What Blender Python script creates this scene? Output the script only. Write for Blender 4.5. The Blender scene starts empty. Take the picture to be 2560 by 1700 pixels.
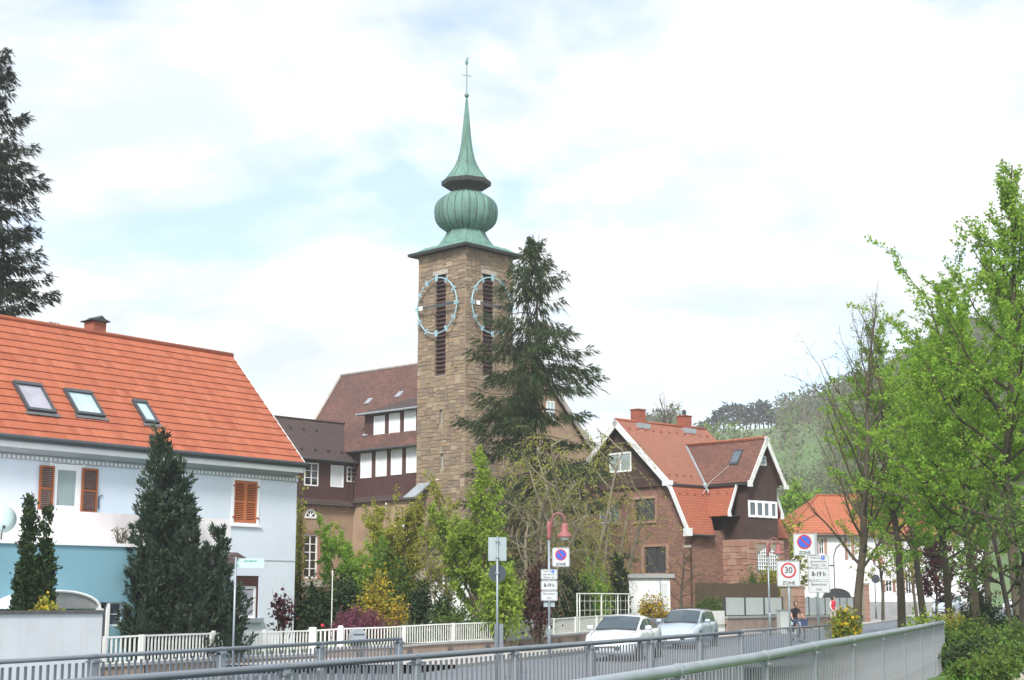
import bpy, bmesh, math, random
import numpy as np
from mathutils import Vector, Matrix

R = math.radians
scene = bpy.context.scene
COL = scene.collection

# ------------------------------------------------------------------ camera
F = 3733.0                      # focal length in photograph pixels (2560 wide)
PITCH = math.atan(648 / F)
EYE = 2.2
cam_d = bpy.data.cameras.new("camera")
cam_d.sensor_width = 36.0
cam_d.lens = F / 2560 * 36.0
cam_d.clip_start = 0.1
cam_d.clip_end = 6000
cam = bpy.data.objects.new("camera", cam_d)
COL.objects.link(cam)
cam.location = (0, 0, EYE)
cam.rotation_euler = (math.pi / 2 + PITCH, 0, 0)
scene.camera = cam

# ------------------------------------------------------------------ sky and sun
SUN_DIR = Vector((-0.16, -0.72, 0.70)).normalized()      # towards the sun
world = bpy.data.worlds.new("World")
scene.world = world
world.use_nodes = True
wt = world.node_tree
wt.nodes.clear()
def wn(t, **k):
    n = wt.nodes.new(t)
    for a, b in k.items():
        setattr(n, a, b)
    return n
sky = wn("ShaderNodeTexSky", sky_type='NISHITA', sun_disc=False)
sky.sun_elevation = math.asin(SUN_DIR.z)
sky.sun_rotation = math.atan2(SUN_DIR.x, SUN_DIR.y)
sky.air_density = 1.0
sky.dust_density = 2.0
bg1 = wn("ShaderNodeBackground"); bg1.inputs[1].default_value = 0.125
bg2 = wn("ShaderNodeBackground"); bg2.inputs[1].default_value = 1.0
tc = wn("ShaderNodeTexCoord")
sep = wn("ShaderNodeSeparateXYZ")
zz = wn("ShaderNodeMath", operation='ADD'); zz.inputs[1].default_value = 0.22
zm = wn("ShaderNodeMath", operation='MAXIMUM'); zm.inputs[1].default_value = 0.05
dx = wn("ShaderNodeMath", operation='DIVIDE')
dy = wn("ShaderNodeMath", operation='DIVIDE')
cmb = wn("ShaderNodeCombineXYZ"); cmb.inputs[2].default_value = 3.7
L = wt.links.new
L(tc.outputs['Generated'], sep.inputs[0])
L(sep.outputs[2], zz.inputs[0]); L(zz.outputs[0], zm.inputs[0])
L(sep.outputs[0], dx.inputs[0]); L(zm.outputs[0], dx.inputs[1])
L(sep.outputs[1], dy.inputs[0]); L(zm.outputs[0], dy.inputs[1])
L(dx.outputs[0], cmb.inputs[0]); L(dy.outputs[0], cmb.inputs[1])
n1 = wn("ShaderNodeTexNoise"); n1.inputs['Scale'].default_value = 2.1; n1.inputs['Detail'].default_value = 9; n1.inputs['Roughness'].default_value = 0.56; n1.inputs['Distortion'].default_value = 0.35
L(cmb.outputs[0], n1.inputs['Vector'])
rmp = wn("ShaderNodeValToRGB")
rmp.color_ramp.elements[0].position = 0.36; rmp.color_ramp.elements[0].color = (0.14, 0.14, 0.14, 1)
rmp.color_ramp.elements[1].position = 0.50; rmp.color_ramp.elements[1].color = (1, 1, 1, 1)
L(n1.outputs['Fac'], rmp.inputs[0])
n2 = wn("ShaderNodeTexNoise"); n2.inputs['Scale'].default_value = 3.3; n2.inputs['Detail'].default_value = 9; n2.inputs['Roughness'].default_value = 0.58; n2.inputs['Distortion'].default_value = 0.4
L(cmb.outputs[0], n2.inputs['Vector'])
rm2 = wn("ShaderNodeValToRGB")
rm2.color_ramp.elements[0].position = 0.36; rm2.color_ramp.elements[0].color = (0.40, 0.445, 0.47, 1)
rm2.color_ramp.elements[1].position = 0.64; rm2.color_ramp.elements[1].color = (0.61, 0.61, 0.612, 1)
L(n2.outputs['Fac'], rm2.inputs[0])
L(sky.outputs[0], bg1.inputs[0]); L(rm2.outputs[0], bg2.inputs[0])
mx = wn("ShaderNodeMixShader"); wo = wn("ShaderNodeOutputWorld")
L(rmp.outputs[0], mx.inputs[0]); L(bg1.outputs[0], mx.inputs[1]); L(bg2.outputs[0], mx.inputs[2])
L(mx.outputs[0], wo.inputs[0])

sun_d = bpy.data.lights.new("sun", 'SUN')
sun_d.energy = 2.1
sun_d.angle = R(12)
sun_d.color = (1.0, 0.96, 0.9)
sun = bpy.data.objects.new("sun", sun_d)
COL.objects.link(sun)
sun.rotation_euler = (-SUN_DIR).to_track_quat('-Z', 'Y').to_euler()

vs = scene.view_settings
vs.view_transform = 'Standard'
vs.look = 'None'
vs.exposure = 1.18
vs.gamma = 1.0
vs.use_curve_mapping = False

# ------------------------------------------------------------------ pixel helpers (used only to find real positions)
def ray(px, py):
    u = (px - 1280) / F; v = (850 - py) / F
    c, s = math.cos(PITCH), math.sin(PITCH)
    return (u, c - v * s, s + v * c)
def W(px, py, D):
    a, b, c = ray(px, py)
    return Vector((a * D / b, D, EYE + c * D / b))
def XY(px, D):
    w = W(px, 1498, D)
    return (w.x, w.y)
def zat(py, D):
    return W(1280, py, D).z

class Frame:
    """facade plane: local x runs left to right, local y away from the street"""
    def __init__(self, x, y, az):
        self.o = (x, y); self.az = R(az)
        self.u = (math.sin(self.az), math.cos(self.az))
        self.n = (-math.cos(self.az), math.sin(self.az))
        self.rz = math.pi / 2 - self.az
    def uz(self, px, py, d=0.0):
        a, b, c = ray(px, py)
        ox = self.o[0] + self.n[0] * d; oy = self.o[1] + self.n[1] * d
        # o + u*s = (a,b)*t
        det = self.u[0] * (-b) - (-a) * self.u[1]
        s = (-(ox) * (-b) - (-a) * (-(oy))) / det
        t = (self.u[0] * (-(oy)) - self.u[1] * (-(ox))) / det
        t = -t if t < 0 else t
        return s, EYE + c * t
    def world(self, s, d, z=0):
        return (self.o[0] + self.u[0] * s + self.n[0] * d, self.o[1] + self.u[1] * s + self.n[1] * d, z)

# ------------------------------------------------------------------ object helpers
def thing(name, label, cat, loc=(0, 0, 0), rz=0.0, group=None):
    o = bpy.data.objects.new(name, None)
    o.empty_display_size = 0.2
    COL.objects.link(o)
    o.location = loc; o.rotation_euler = (0, 0, rz)
    tag(o, label, cat, group)
    return o
def tag(o, label=None, cat=None, group=None, kind=None):
    if label: o["label"] = label
    if cat: o["category"] = cat
    if group: o["group"] = group
    if kind: o["kind"] = kind
    return o
def link_mesh(name, me, mat, parent=None, kind=None):
    o = bpy.data.objects.new(name, me)
    COL.objects.link(o)
    if mat is not None and len(me.materials) == 0:
        me.materials.append(mat)
    if parent is not None: o.parent = parent
    if kind: o["kind"] = kind
    return o
def inst(name, me, parent, loc=(0, 0, 0), rot=(0, 0, 0), scl=None):
    o = bpy.data.objects.new(name, me)
    COL.objects.link(o)
    o.parent = parent
    o.location = loc; o.rotation_euler = rot
    if scl: o.scale = scl
    return o
def np_mesh(name, V, Fc, smooth=False):
    V = np.asarray(V, dtype=np.float32); Fc = np.asarray(Fc, dtype=np.int32)
    me = bpy.data.meshes.new(name)
    k = Fc.shape[1]
    me.vertices.add(len(V)); me.vertices.foreach_set("co", V.ravel())
    me.loops.add(Fc.size); me.loops.foreach_set("vertex_index", Fc.ravel())
    me.polygons.add(len(Fc))
    me.polygons.foreach_set("loop_start", np.arange(len(Fc), dtype=np.int32) * k)
    me.polygons.foreach_set("loop_total", np.full(len(Fc), k, dtype=np.int32))
    if smooth: me.polygons.foreach_set("use_smooth", np.ones(len(Fc), dtype=bool))
    me.update(calc_edges=True)
    return me

class MB:
    def __init__(self): self.v = []; self.f = []
    def add(self, vs, fs):
        n = len(self.v); self.v += [tuple(p) for p in vs]; self.f += [tuple(i + n for i in f) for f in fs]; return self
    def box(self, x0, x1, y0, y1, z0, z1):
        x0, x1 = min(x0, x1), max(x0, x1); y0, y1 = min(y0, y1), max(y0, y1); z0, z1 = min(z0, z1), max(z0, z1)
        v = [(x0, y0, z0), (x1, y0, z0), (x1, y1, z0), (x0, y1, z0), (x0, y0, z1), (x1, y0, z1), (x1, y1, z1), (x0, y1, z1)]
        return self.add(v, [(3, 2, 1, 0), (4, 5, 6, 7), (0, 1, 5, 4), (1, 2, 6, 5), (2, 3, 7, 6), (3, 0, 4, 7)])
    def quad(self, a, b, c, d): return self.add([a, b, c, d], [(0, 1, 2, 3)])
    def slab(self, a, b, c, d, t):
        """a thick quad: corners a b c d counter-clockwise seen from outside, thickness t inwards"""
        a, b, c, d = map(Vector, (a, b, c, d))
        n = (b - a).cross(d - a).normalized() * t
        v = [a, b, c, d, a - n, b - n, c - n, d - n]
        return self.add(v, [(0, 1, 2, 3), (7, 6, 5, 4), (0, 4, 5, 1), (1, 5, 6, 2), (2, 6, 7, 3), (3, 7, 4, 0)])
    def prism(self, poly, d0, d1, axis='y'):
        """poly of (a,z) extruded along axis"""
        n = len(poly)
        if axis == 'y':
            v = [(a, d0, z) for a, z in poly] + [(a, d1, z) for a, z in poly]
        elif axis == 'x':
            v = [(d0, a, z) for a, z in poly] + [(d1, a, z) for a, z in poly]
        else:
            v = [(a, z, d0) for a, z in poly] + [(a, z, d1) for a, z in poly]
        fs = [tuple(range(n)), tuple(range(2 * n - 1, n - 1, -1))] + [(i, i + n, (i + 1) % n + n, (i + 1) % n) for i in range(n)]
        return self.add(v, fs)
    def tube(self, pts, rad, n=8, caps=True):
        pts = [Vector(p) for p in pts]
        if not hasattr(rad, '__len__'): rad = [rad] * len(pts)
        rings = []; up = Vector((0, 0, 1)); base = len(self.v)
        a = None
        for i, p in enumerate(pts):
            d = (pts[min(i + 1, len(pts) - 1)] - pts[max(i - 1, 0)]).normalized()
            if a is None:
                ref = up if abs(d.z) < 0.9 else Vector((1, 0, 0))
                a = d.cross(ref).normalized()
            else:
                a = (a - d * a.dot(d)).normalized()
            b = d.cross(a)
            for k in range(n):
                t = 2 * math.pi * k / n
                self.v.append(tuple(p + (a * math.cos(t) + b * math.sin(t)) * rad[i]))
        for i in range(len(pts) - 1):
            for k in range(n):
                k2 = (k + 1) % n
                self.f.append((base + i * n + k, base + i * n + k2, base + (i + 1) * n + k2, base + (i + 1) * n + k))
        if caps:
            self.f.append(tuple(base + k for k in range(n - 1, -1, -1)))
            e = base + (len(pts) - 1) * n
            self.f.append(tuple(e + k for k in range(n)))
        return self
    def lathe(self, prof, n=16, c=(0, 0, 0), axis='z', ph=0.0):
        base = len(self.v)
        for r, z in prof:
            for k in range(n):
                t = 2 * math.pi * k / n + ph
                p = (r * math.cos(t), r * math.sin(t), z)
                if axis == 'y': p = (p[0], -p[2], p[1])
                self.v.append((p[0] + c[0], p[1] + c[1], p[2] + c[2]))
        for i in range(len(prof) - 1):
            for k in range(n):
                k2 = (k + 1) % n
                self.f.append((base + i * n + k, base + i * n + k2, base + (i + 1) * n + k2, base + (i + 1) * n + k))
        self.f.append(tuple(base + k for k in range(n - 1, -1, -1)))
        e = base + (len(prof) - 1) * n
        self.f.append(tuple(e + k for k in range(n)))
        return self
    def mesh(self, name, smooth=False):
        me = bpy.data.meshes.new(name)
        me.from_pydata(self.v, [], self.f)
        if smooth:
            me.polygons.foreach_set("use_smooth", [True] * len(me.polygons))
        me.update()
        return me
    def build(self, name, mat, parent=None, smooth=False, kind=None):
        return link_mesh(name, self.mesh(name, smooth), mat, parent, kind)

# ------------------------------------------------------------------ materials
M = {}
def new_mat(name):
    m = bpy.data.materials.new(name); m.use_nodes = True
    nt = m.node_tree
    b = nt.nodes['Principled BSDF']
    return m, nt, b
def ramp(nt, fac, stops):
    r = nt.nodes.new("ShaderNodeValToRGB")
    e = r.color_ramp.elements
    while len(e) < len(stops): e.new(0.5)
    for i, (p, c) in enumerate(stops):
        e[i].position = p; e[i].color = (*c, 1)
    nt.links.new(fac, r.inputs[0])
    return r.outputs[0]
def mixc(nt, fac, a, b, mode='MIX'):
    m = nt.nodes.new("ShaderNodeMix"); m.data_type = 'RGBA'; m.blend_type = mode
    for s, v in ((0, fac), (6, a), (7, b)):
        if isinstance(v, (int, float)): m.inputs[s].default_value = v
        elif isinstance(v, tuple): m.inputs[s].default_value = (*v, 1)
        else: nt.links.new(v, m.inputs[s])
    return m.outputs[2]
def noise(nt, vec, scale, detail=5, rough=0.6):
    n = nt.nodes.new("ShaderNodeTexNoise")
    n.inputs['Scale'].default_value = scale; n.inputs['Detail'].default_value = detail; n.inputs['Roughness'].default_value = rough
    if vec is not None: nt.links.new(vec, n.inputs['Vector'])
    return n.outputs['Fac']
def coords(nt, scale=(1, 1, 1)):
    t = nt.nodes.new("ShaderNodeTexCoord"); mp = nt.nodes.new("ShaderNodeMapping")
    mp.inputs['Scale'].default_value = scale
    nt.links.new(t.outputs['Object'], mp.inputs[0])
    return mp.outputs[0]
def bump(nt, b, h, strength=0.3, dist=0.02):
    n = nt.nodes.new("ShaderNodeBump"); n.inputs['Strength'].default_value = strength; n.inputs['Distance'].default_value = dist
    nt.links.new(h, n.inputs['Height']); nt.links.new(n.outputs[0], b.inputs['Normal'])
def dim(c, k): return tuple(x * k for x in c)
def plain(name, col, rough=0.7, var=0.18, scale=1.3, metallic=0.0, bmp=0.15, fine=28.0, streak=0.0, dirt=None, spec=0.4):
    m, nt, b = new_mat(name)
    v = coords(nt)
    f = noise(nt, v, scale, 6, 0.65)
    c = ramp(nt, f, [(0.3, dim(col, 1 - var)), (0.5, col), (0.72, dim(col, 1 + var * 0.6))])
    if streak:
        s = noise(nt, coords(nt, (3.0, 3.0, 0.25)), 2.0, 5, 0.7)
        sr = ramp(nt, s, [(0.45, (0, 0, 0)), (0.75, (1, 1, 1))])
        mul = nt.nodes.new("ShaderNodeMath"); mul.operation = 'MULTIPLY'; mul.inputs[1].default_value = streak
        nt.links.new(sr, mul.inputs[0])
        c = mixc(nt, mul.outputs[0], c, dirt or dim(col, 0.45))
    nt.links.new(c, b.inputs['Base Color'])
    b.inputs['Roughness'].default_value = rough
    b.inputs['Metallic'].default_value = metallic
    b.inputs['Specular IOR Level'].default_value = spec
    if bmp: bump(nt, b, noise(nt, v, fine, 4, 0.6), bmp, 0.01)
    M[name] = m
    return m
def varied(name, cols, rough=0.8, fine=10.0, bmp=0.5, trans=0.0, spec=0.25, dist=0.02, mott=0.3):
    """colour differs from piece to piece (object and island)"""
    m, nt, b = new_mat(name)
    g = nt.nodes.new("ShaderNodeNewGeometry"); oi = nt.nodes.new("ShaderNodeObjectInfo")
    a = nt.nodes.new("ShaderNodeMath"); a.operation = 'ADD'
    fr = nt.nodes.new("ShaderNodeMath"); fr.operation = 'FRACT'
    nt.links.new(g.outputs['Random Per Island'], a.inputs[0]); nt.links.new(oi.outputs['Random'], a.inputs[1])
    nt.links.new(a.outputs[0], fr.inputs[0])
    n = len(cols)
    c = ramp(nt, fr.outputs[0], [(i / (n - 1) if n > 1 else 0, cc) for i, cc in enumerate(cols)])
    v = coords(nt)
    if mott:
        f = noise(nt, v, fine * 0.25, 5, 0.65)
        c = mixc(nt, mott, c, ramp(nt, f, [(0.3, (0.25, 0.24, 0.23)), (0.7, (0.95, 0.93, 0.9))]), 'MULTIPLY')
    nt.links.new(c, b.inputs['Base Color'])
    b.inputs['Roughness'].default_value = rough
    b.inputs['Specular IOR Level'].default_value = spec
    if bmp: bump(nt, b, noise(nt, v, fine, 4, 0.6), bmp, dist)
    if trans:
        tr = nt.nodes.new("ShaderNodeBsdfTranslucent"); nt.links.new(c, tr.inputs['Color'])
        mxs = nt.nodes.new("ShaderNodeMixShader"); mxs.inputs[0].default_value = trans
        out = nt.nodes['Material Output']
        nt.links.new(b.outputs[0], mxs.inputs[1]); nt.links.new(tr.outputs[0], mxs.inputs[2])
        nt.links.new(mxs.outputs[0], out.inputs[0])
    M[name] = m
    return m
def leafy(name, cols, trans=0.3):
    return varied(name, cols, rough=0.65, bmp=0, trans=trans, spec=0.2, mott=0)
def rows(name, col, dark, roww, rowh, mortar=0.03, strength=0.6, rough=0.85, stain=None, stainamt=0.4, stainscale=0.5, offset=0.5, vary=0.35, weather=None):
    """bricks or small roof tiles too fine to build: x+y along, z up"""
    m, nt, b = new_mat(name)
    t = nt.nodes.new("ShaderNodeTexCoord"); s = nt.nodes.new("ShaderNodeSeparateXYZ")
    nt.links.new(t.outputs['Object'], s.inputs[0])
    ad = nt.nodes.new("ShaderNodeMath"); ad.operation = 'ADD'
    nt.links.new(s.outputs[0], ad.inputs[0]); nt.links.new(s.outputs[1], ad.inputs[1])
    c = nt.nodes.new("ShaderNodeCombineXYZ")
    nt.links.new(ad.outputs[0], c.inputs[0]); nt.links.new(s.outputs[2], c.inputs[1])
    br = nt.nodes.new("ShaderNodeTexBrick")
    br.offset = offset
    br.inputs['Scale'].default_value = 1.0
    br.inputs['Brick Width'].default_value = roww; br.inputs['Row Height'].default_value = rowh
    br.inputs['Mortar Size'].default_value = mortar * rowh; br.inputs['Mortar Smooth'].default_value = 0.5
    br.inputs['Color1'].default_value = (*dim(col, 1 - vary), 1); br.inputs['Color2'].default_value = (*dim(col, 1 + vary * 0.6), 1)
    br.inputs['Mortar'].default_value = (*dark, 1)
    nt.links.new(c.outputs[0], br.inputs['Vector'])
    colr = br.outputs['Color']
    v = coords(nt)
    f = noise(nt, v, stainscale, 7, 0.7)
    sr = ramp(nt, f, [(0.42, (0, 0, 0)), (0.68, (1, 1, 1))])
    mul = nt.nodes.new("ShaderNodeMath"); mul.operation = 'MULTIPLY'; mul.inputs[1].default_value = stainamt
    nt.links.new(sr, mul.inputs[0])
    colr = mixc(nt, mul.outputs[0], colr, stain or dim(col, 0.45))
    nt.links.new(colr, b.inputs['Base Color'])
    b.inputs['Roughness'].default_value = rough
    b.inputs['Specular IOR Level'].default_value = 0.25
    inv = nt.nodes.new("ShaderNodeMath"); inv.operation = 'SUBTRACT'; inv.inputs[0].default_value = 1.0
    nt.links.new(br.outputs['Fac'], inv.inputs[1])
    bump(nt, b, inv.outputs[0], strength, 0.02)
    M[name] = m
    return m
def glass(name, col=(0.03, 0.04, 0.05), rough=0.06, spec=0.8):
    m, nt, b = new_mat(name)
    v = coords(nt)
    c = ramp(nt, noise(nt, v, 1.5, 3, 0.5), [(0.3, dim(col, 0.85)), (0.7, dim(col, 1.15))])
    nt.links.new(c, b.inputs['Base Color'])
    b.inputs['Roughness'].default_value = rough
    b.inputs['Specular IOR Level'].default_value = spec
    M[name] = m
    return m

plain("house_render", (0.69, 0.755, 0.84), 0.9, 0.07, 0.35, streak=0.09, dirt=(0.42, 0.45, 0.48), fine=60)
plain("white_paint", (0.87, 0.88, 0.89), 0.5, 0.05, 2.0, bmp=0.05)
plain("white_render", (0.78, 0.80, 0.82), 0.9, 0.07, 0.7, streak=0.2, dirt=(0.5, 0.5, 0.48))
plain("trim_white", (0.76, 0.78, 0.80), 0.6, 0.08, 1.5, streak=0.12)
plain("peeling_white", (0.74, 0.74, 0.72), 0.7, 0.3, 3.0, streak=0.35, dirt=(0.3, 0.29, 0.27))
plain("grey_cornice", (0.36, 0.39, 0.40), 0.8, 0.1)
plain("zinc", (0.075, 0.088, 0.10), 0.45, 0.15, metallic=0.3)
plain("zinc_light", (0.36, 0.40, 0.44), 0.5, 0.2, metallic=0.3)
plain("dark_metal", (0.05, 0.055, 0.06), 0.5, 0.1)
plain("shutter_wood", (0.33, 0.10, 0.035), 0.6, 0.2, 4.0)
plain("shutter_dark", (0.13, 0.05, 0.03), 0.65, 0.2, 4.0)
plain("shutter_red", (0.50, 0.16, 0.065), 0.6, 0.12, 4.0)
plain("shutter_white", (0.72, 0.76, 0.80), 0.6, 0.04, 2.0)
plain("roller_brown", (0.06, 0.02, 0.018), 0.6, 0.1)
plain("marble_slab", (0.84, 0.80, 0.82), 0.5, 0.12, 2.5, streak=0.15, dirt=(0.55, 0.48, 0.5))
plain("annexe_blue", (0.20, 0.385, 0.47), 0.85, 0.06, 0.5, fine=60)
plain("grey_wall", (0.58, 0.62, 0.65), 0.9, 0.08, 1.0, streak=0.15, dirt=(0.3, 0.3, 0.28))
plain("coping", (0.10, 0.10, 0.105), 0.8, 0.2, 3.0)
plain("gun_grey", (0.21, 0.24, 0.275), 0.5, 0.12, 2.0, metallic=0.25, bmp=0.05)
plain("rail_light", (0.33, 0.37, 0.41), 0.5, 0.16, 2.6, metallic=0.3, bmp=0.08, streak=0.35, dirt=(0.17, 0.17, 0.16))
plain("rail_bar", (0.32, 0.335, 0.36), 0.6, 0.18, 3.0, metallic=0.15, bmp=0.08, streak=0.3, dirt=(0.17, 0.165, 0.15))
plain("fence_white", (0.76, 0.77, 0.74), 0.6, 0.12, 2.0, streak=0.25, dirt=(0.42, 0.40, 0.34))
plain("concrete", (0.33, 0.34, 0.34), 0.9, 0.15, 1.5, streak=0.3, dirt=(0.16, 0.16, 0.14))
plain("wall_pinkstone", (0.30, 0.23, 0.19), 0.95, 0.3, 2.0, streak=0.3, dirt=(0.10, 0.085, 0.07), fine=14, bmp=0.4)
plain("asphalt", (0.16, 0.185, 0.215), 0.9, 0.12, 0.8, fine=80, bmp=0.25)
plain("paving", (0.40, 0.385, 0.37), 0.9, 0.12, 0.8, fine=40, bmp=0.2)
plain("earth", (0.11, 0.10, 0.06), 1.0, 0.35, 0.9, fine=10, bmp=0.6)
plain("kerb_stone", (0.36, 0.35, 0.34), 0.9, 0.12)
plain("lamp_red", (0.31, 0.105, 0.105), 0.5, 0.12, 3.0)
plain("pole_grey", (0.30, 0.35, 0.39), 0.45, 0.12, 2.0, metallic=0.35, bmp=0.05)
plain("sign_back", (0.36, 0.43, 0.45), 0.5, 0.1, 2.0, metallic=0.3, bmp=0.04)
plain("sign_dark", (0.05, 0.065, 0.085), 0.6, 0.1)
plain("sign_white", (0.56, 0.59, 0.61), 0.4, 0.04, bmp=0)
plain("sign_red", (0.50, 0.03, 0.035), 0.4, 0.04, bmp=0)
plain("sign_blue", (0.03, 0.12, 0.62), 0.4, 0.04, bmp=0)
plain("sign_black", (0.03, 0.03, 0.035), 0.5, 0.04, bmp=0)
plain("sign_grey", (0.07, 0.08, 0.085), 0.5, 0.04, bmp=0)
plain("sign_green", (0.10, 0.36, 0.28), 0.5, 0.04, bmp=0)
plain("sign_pale_green", (0.46, 0.58, 0.58), 0.5, 0.04, bmp=0)
plain("brown_cladding", (0.082, 0.038, 0.035), 0.8, 0.2, 1.0, streak=0.2)
plain("shingle_brown", (0.070, 0.040, 0.034), 0.9, 0.3, 2.0, streak=0.3, dirt=(0.09, 0.075, 0.065), fine=20, bmp=0.4)
plain("louvre", (0.035, 0.028, 0.028), 0.8, 0.2)
plain("clock_blue", (0.33, 0.52, 0.60), 0.5, 0.1, 3.0)
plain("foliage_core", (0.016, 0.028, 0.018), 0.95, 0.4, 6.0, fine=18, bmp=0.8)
plain("bark", (0.085, 0.07, 0.05), 0.95, 0.35, 3.0, fine=14, bmp=0.6)
plain("bark_pale", (0.22, 0.19, 0.14), 0.95, 0.3, 3.0, fine=14, bmp=0.6)
plain("bark_dark", (0.045, 0.038, 0.03), 0.95, 0.3, 3.0, fine=14, bmp=0.6)
plain("terracotta", (0.38, 0.12, 0.07), 0.8, 0.2, 3.0)
plain("brick_red", (0.31, 0.095, 0.06), 0.85, 0.25, 3.0)
plain("lead", (0.15, 0.16, 0.17), 0.5, 0.25, 3.0, metallic=0.3)
plain("panel_pale", (0.50, 0.54, 0.53), 0.7, 0.08, 1.0, streak=0.25, dirt=(0.33, 0.35, 0.31))
plain("fence_timber", (0.085, 0.062, 0.04), 0.9, 0.3, 2.0)
plain("rubber", (0.015, 0.015, 0.016), 0.8, 0.1)
plain("chrome", (0.55, 0.57, 0.6), 0.25, 0.05, metallic=0.9, bmp=0)
plain("lamp_glass", (0.75, 0.76, 0.74), 0.2, 0.03, bmp=0)
plain("boulder", (0.42, 0.38, 0.34), 0.95, 0.2, 3.0, bmp=0.5)
plain("water", (0.03, 0.045, 0.04), 0.08, 0.2, 0.5, fine=3, bmp=0.25)
glass("pane_dark", (0.012, 0.014, 0.016))
glass("pane_sky", (0.10, 0.13, 0.16), 0.05, 1.0)
glass("pane_curtain", (0.30, 0.37, 0.38), 0.25, 0.6)
glass("pane_lilac", (0.36, 0.35, 0.42), 0.2, 0.6)
glass("pane_cyan", (0.42, 0.55, 0.60), 0.1, 0.9)
glass("car_glass", (0.035, 0.06, 0.08), 0.05, 0.55)
m_ = plain("car_white", (0.70, 0.735, 0.77), 0.25, 0.02, bmp=0); m_.node_tree.nodes['Principled BSDF'].inputs['Coat Weight'].default_value = 0.6
m_ = plain("car_silver", (0.40, 0.47, 0.55), 0.3, 0.02, bmp=0); m_.node_tree.nodes['Principled BSDF'].inputs['Coat Weight'].default_value = 0.6
plain("copper", (0.13, 0.255, 0.212), 0.75, 0.3, 1.2, streak=0.6, dirt=(0.05, 0.075, 0.06), metallic=0.0)
plain("copper_dark", (0.035, 0.04, 0.036), 0.7, 0.3, 2.0, streak=0.3)
varied("roof_tile", [(0.38, 0.11, 0.06), (0.45, 0.14, 0.078), (0.42, 0.125, 0.066), (0.47, 0.155, 0.088), (0.40, 0.12, 0.068)], 0.8, 6, 0.25, mott=0.26)
varied("tower_stone", [(0.285, 0.217, 0.153), (0.242, 0.186, 0.141), (0.34, 0.25, 0.163), (0.267, 0.192, 0.138), (0.224, 0.18, 0.141), (0.31, 0.229, 0.166), (0.402, 0.324, 0.237), (0.279, 0.217, 0.163), (0.359, 0.268, 0.175), (0.248, 0.195, 0.153)], 0.95, 8, 0.5, dist=0.03, mott=0.22)
plain("tower_mortar", (0.31, 0.26, 0.205), 1.0, 0.3, 1.5)
plain("sandstone", (0.36, 0.25, 0.175), 0.95, 0.25, 1.0, streak=0.2, dirt=(0.2, 0.15, 0.11), bmp=0.3)
plain("sandstone_grey", (0.40, 0.36, 0.32), 0.95, 0.2, 1.0, streak=0.2)
varied("red_stone", [(0.37, 0.20, 0.155), (0.43, 0.25, 0.19), (0.32, 0.17, 0.135), (0.48, 0.31, 0.245), (0.38, 0.22, 0.175)], 0.95, 10, 0.5, mott=0.3)
rows("villa_brick", (0.28, 0.145, 0.107), (0.25, 0.18, 0.145), 0.26, 0.085, 0.12, 0.3, stain=(0.13, 0.075, 0.06), stainamt=0.35, stainscale=1.2)
rows("villa_tile", (0.325, 0.14, 0.098), (0.24, 0.095, 0.065), 0.19, 0.125, 0.14, 0.5, stain=(0.24, 0.13, 0.095), stainamt=0.45, stainscale=0.45, vary=0.12)
rows("villa_tile_worn", (0.215, 0.105, 0.082), (0.13, 0.06, 0.045), 0.19, 0.14, 0.16, 0.6, stain=(0.12, 0.07, 0.06), stainamt=0.75, stainscale=0.8, vary=0.25)
rows("villa_tile_fresh", (0.41, 0.14, 0.082), (0.24, 0.07, 0.045), 0.19, 0.15, 0.14, 0.5, stain=(0.25, 0.10, 0.065), stainamt=0.3, stainscale=0.6, vary=0.12)
rows("church_tile", (0.165, 0.085, 0.068), (0.09, 0.045, 0.04), 0.25, 0.14, 0.16, 0.6, stain=(0.075, 0.05, 0.045), stainamt=0.7, stainscale=0.35, vary=0.35)
rows("slate_brown", (0.10, 0.07, 0.066), (0.035, 0.026, 0.025), 0.25, 0.14, 0.16, 0.5, stain=(0.045, 0.035, 0.035), stainamt=0.4, stainscale=0.4, vary=0.15)
rows("orange_tile", (0.44, 0.15, 0.078), (0.26, 0.075, 0.04), 0.22, 0.22, 0.14, 0.6, stain=(0.33, 0.11, 0.06), stainamt=0.35, stainscale=0.4, vary=0.12)
leafy("leaf_fresh", [(0.22, 0.41, 0.045), (0.30, 0.49, 0.06), (0.15, 0.32, 0.035), (0.36, 0.53, 0.08), (0.26, 0.36, 0.06)], 0.5)
leafy("leaf_lime", [(0.27, 0.38, 0.05), (0.33, 0.45, 0.07), (0.21, 0.31, 0.04)], 0.45)
leafy("leaf_olive", [(0.31, 0.32, 0.05), (0.40, 0.40, 0.06), (0.23, 0.25, 0.045), (0.46, 0.46, 0.07)], 0.45)
leafy("leaf_bud", [(0.16, 0.15, 0.05), (0.12, 0.12, 0.04), (0.22, 0.20, 0.06)], 0.3)
leafy("leaf_mid", [(0.10, 0.18, 0.035), (0.14, 0.24, 0.045), (0.07, 0.13, 0.03), (0.16, 0.20, 0.05)], 0.4)
leafy("leaf_dark", [(0.028, 0.055, 0.022), (0.045, 0.08, 0.028), (0.02, 0.038, 0.017)], 0.2)
leafy("needle", [(0.032, 0.060, 0.020), (0.050, 0.085, 0.028), (0.024, 0.042, 0.016), (0.068, 0.10, 0.035), (0.058, 0.062, 0.028)], 0.25)
leafy("needle_dark", [(0.018, 0.030, 0.016), (0.028, 0.042, 0.020), (0.012, 0.021, 0.012), (0.036, 0.040, 0.020)], 0.2)
leafy("needle_blue", [(0.030, 0.062, 0.044), (0.048, 0.085, 0.056), (0.022, 0.044, 0.032), (0.042, 0.075, 0.042), (0.085, 0.10, 0.055), (0.028, 0.055, 0.038)], 0.2)
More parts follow.
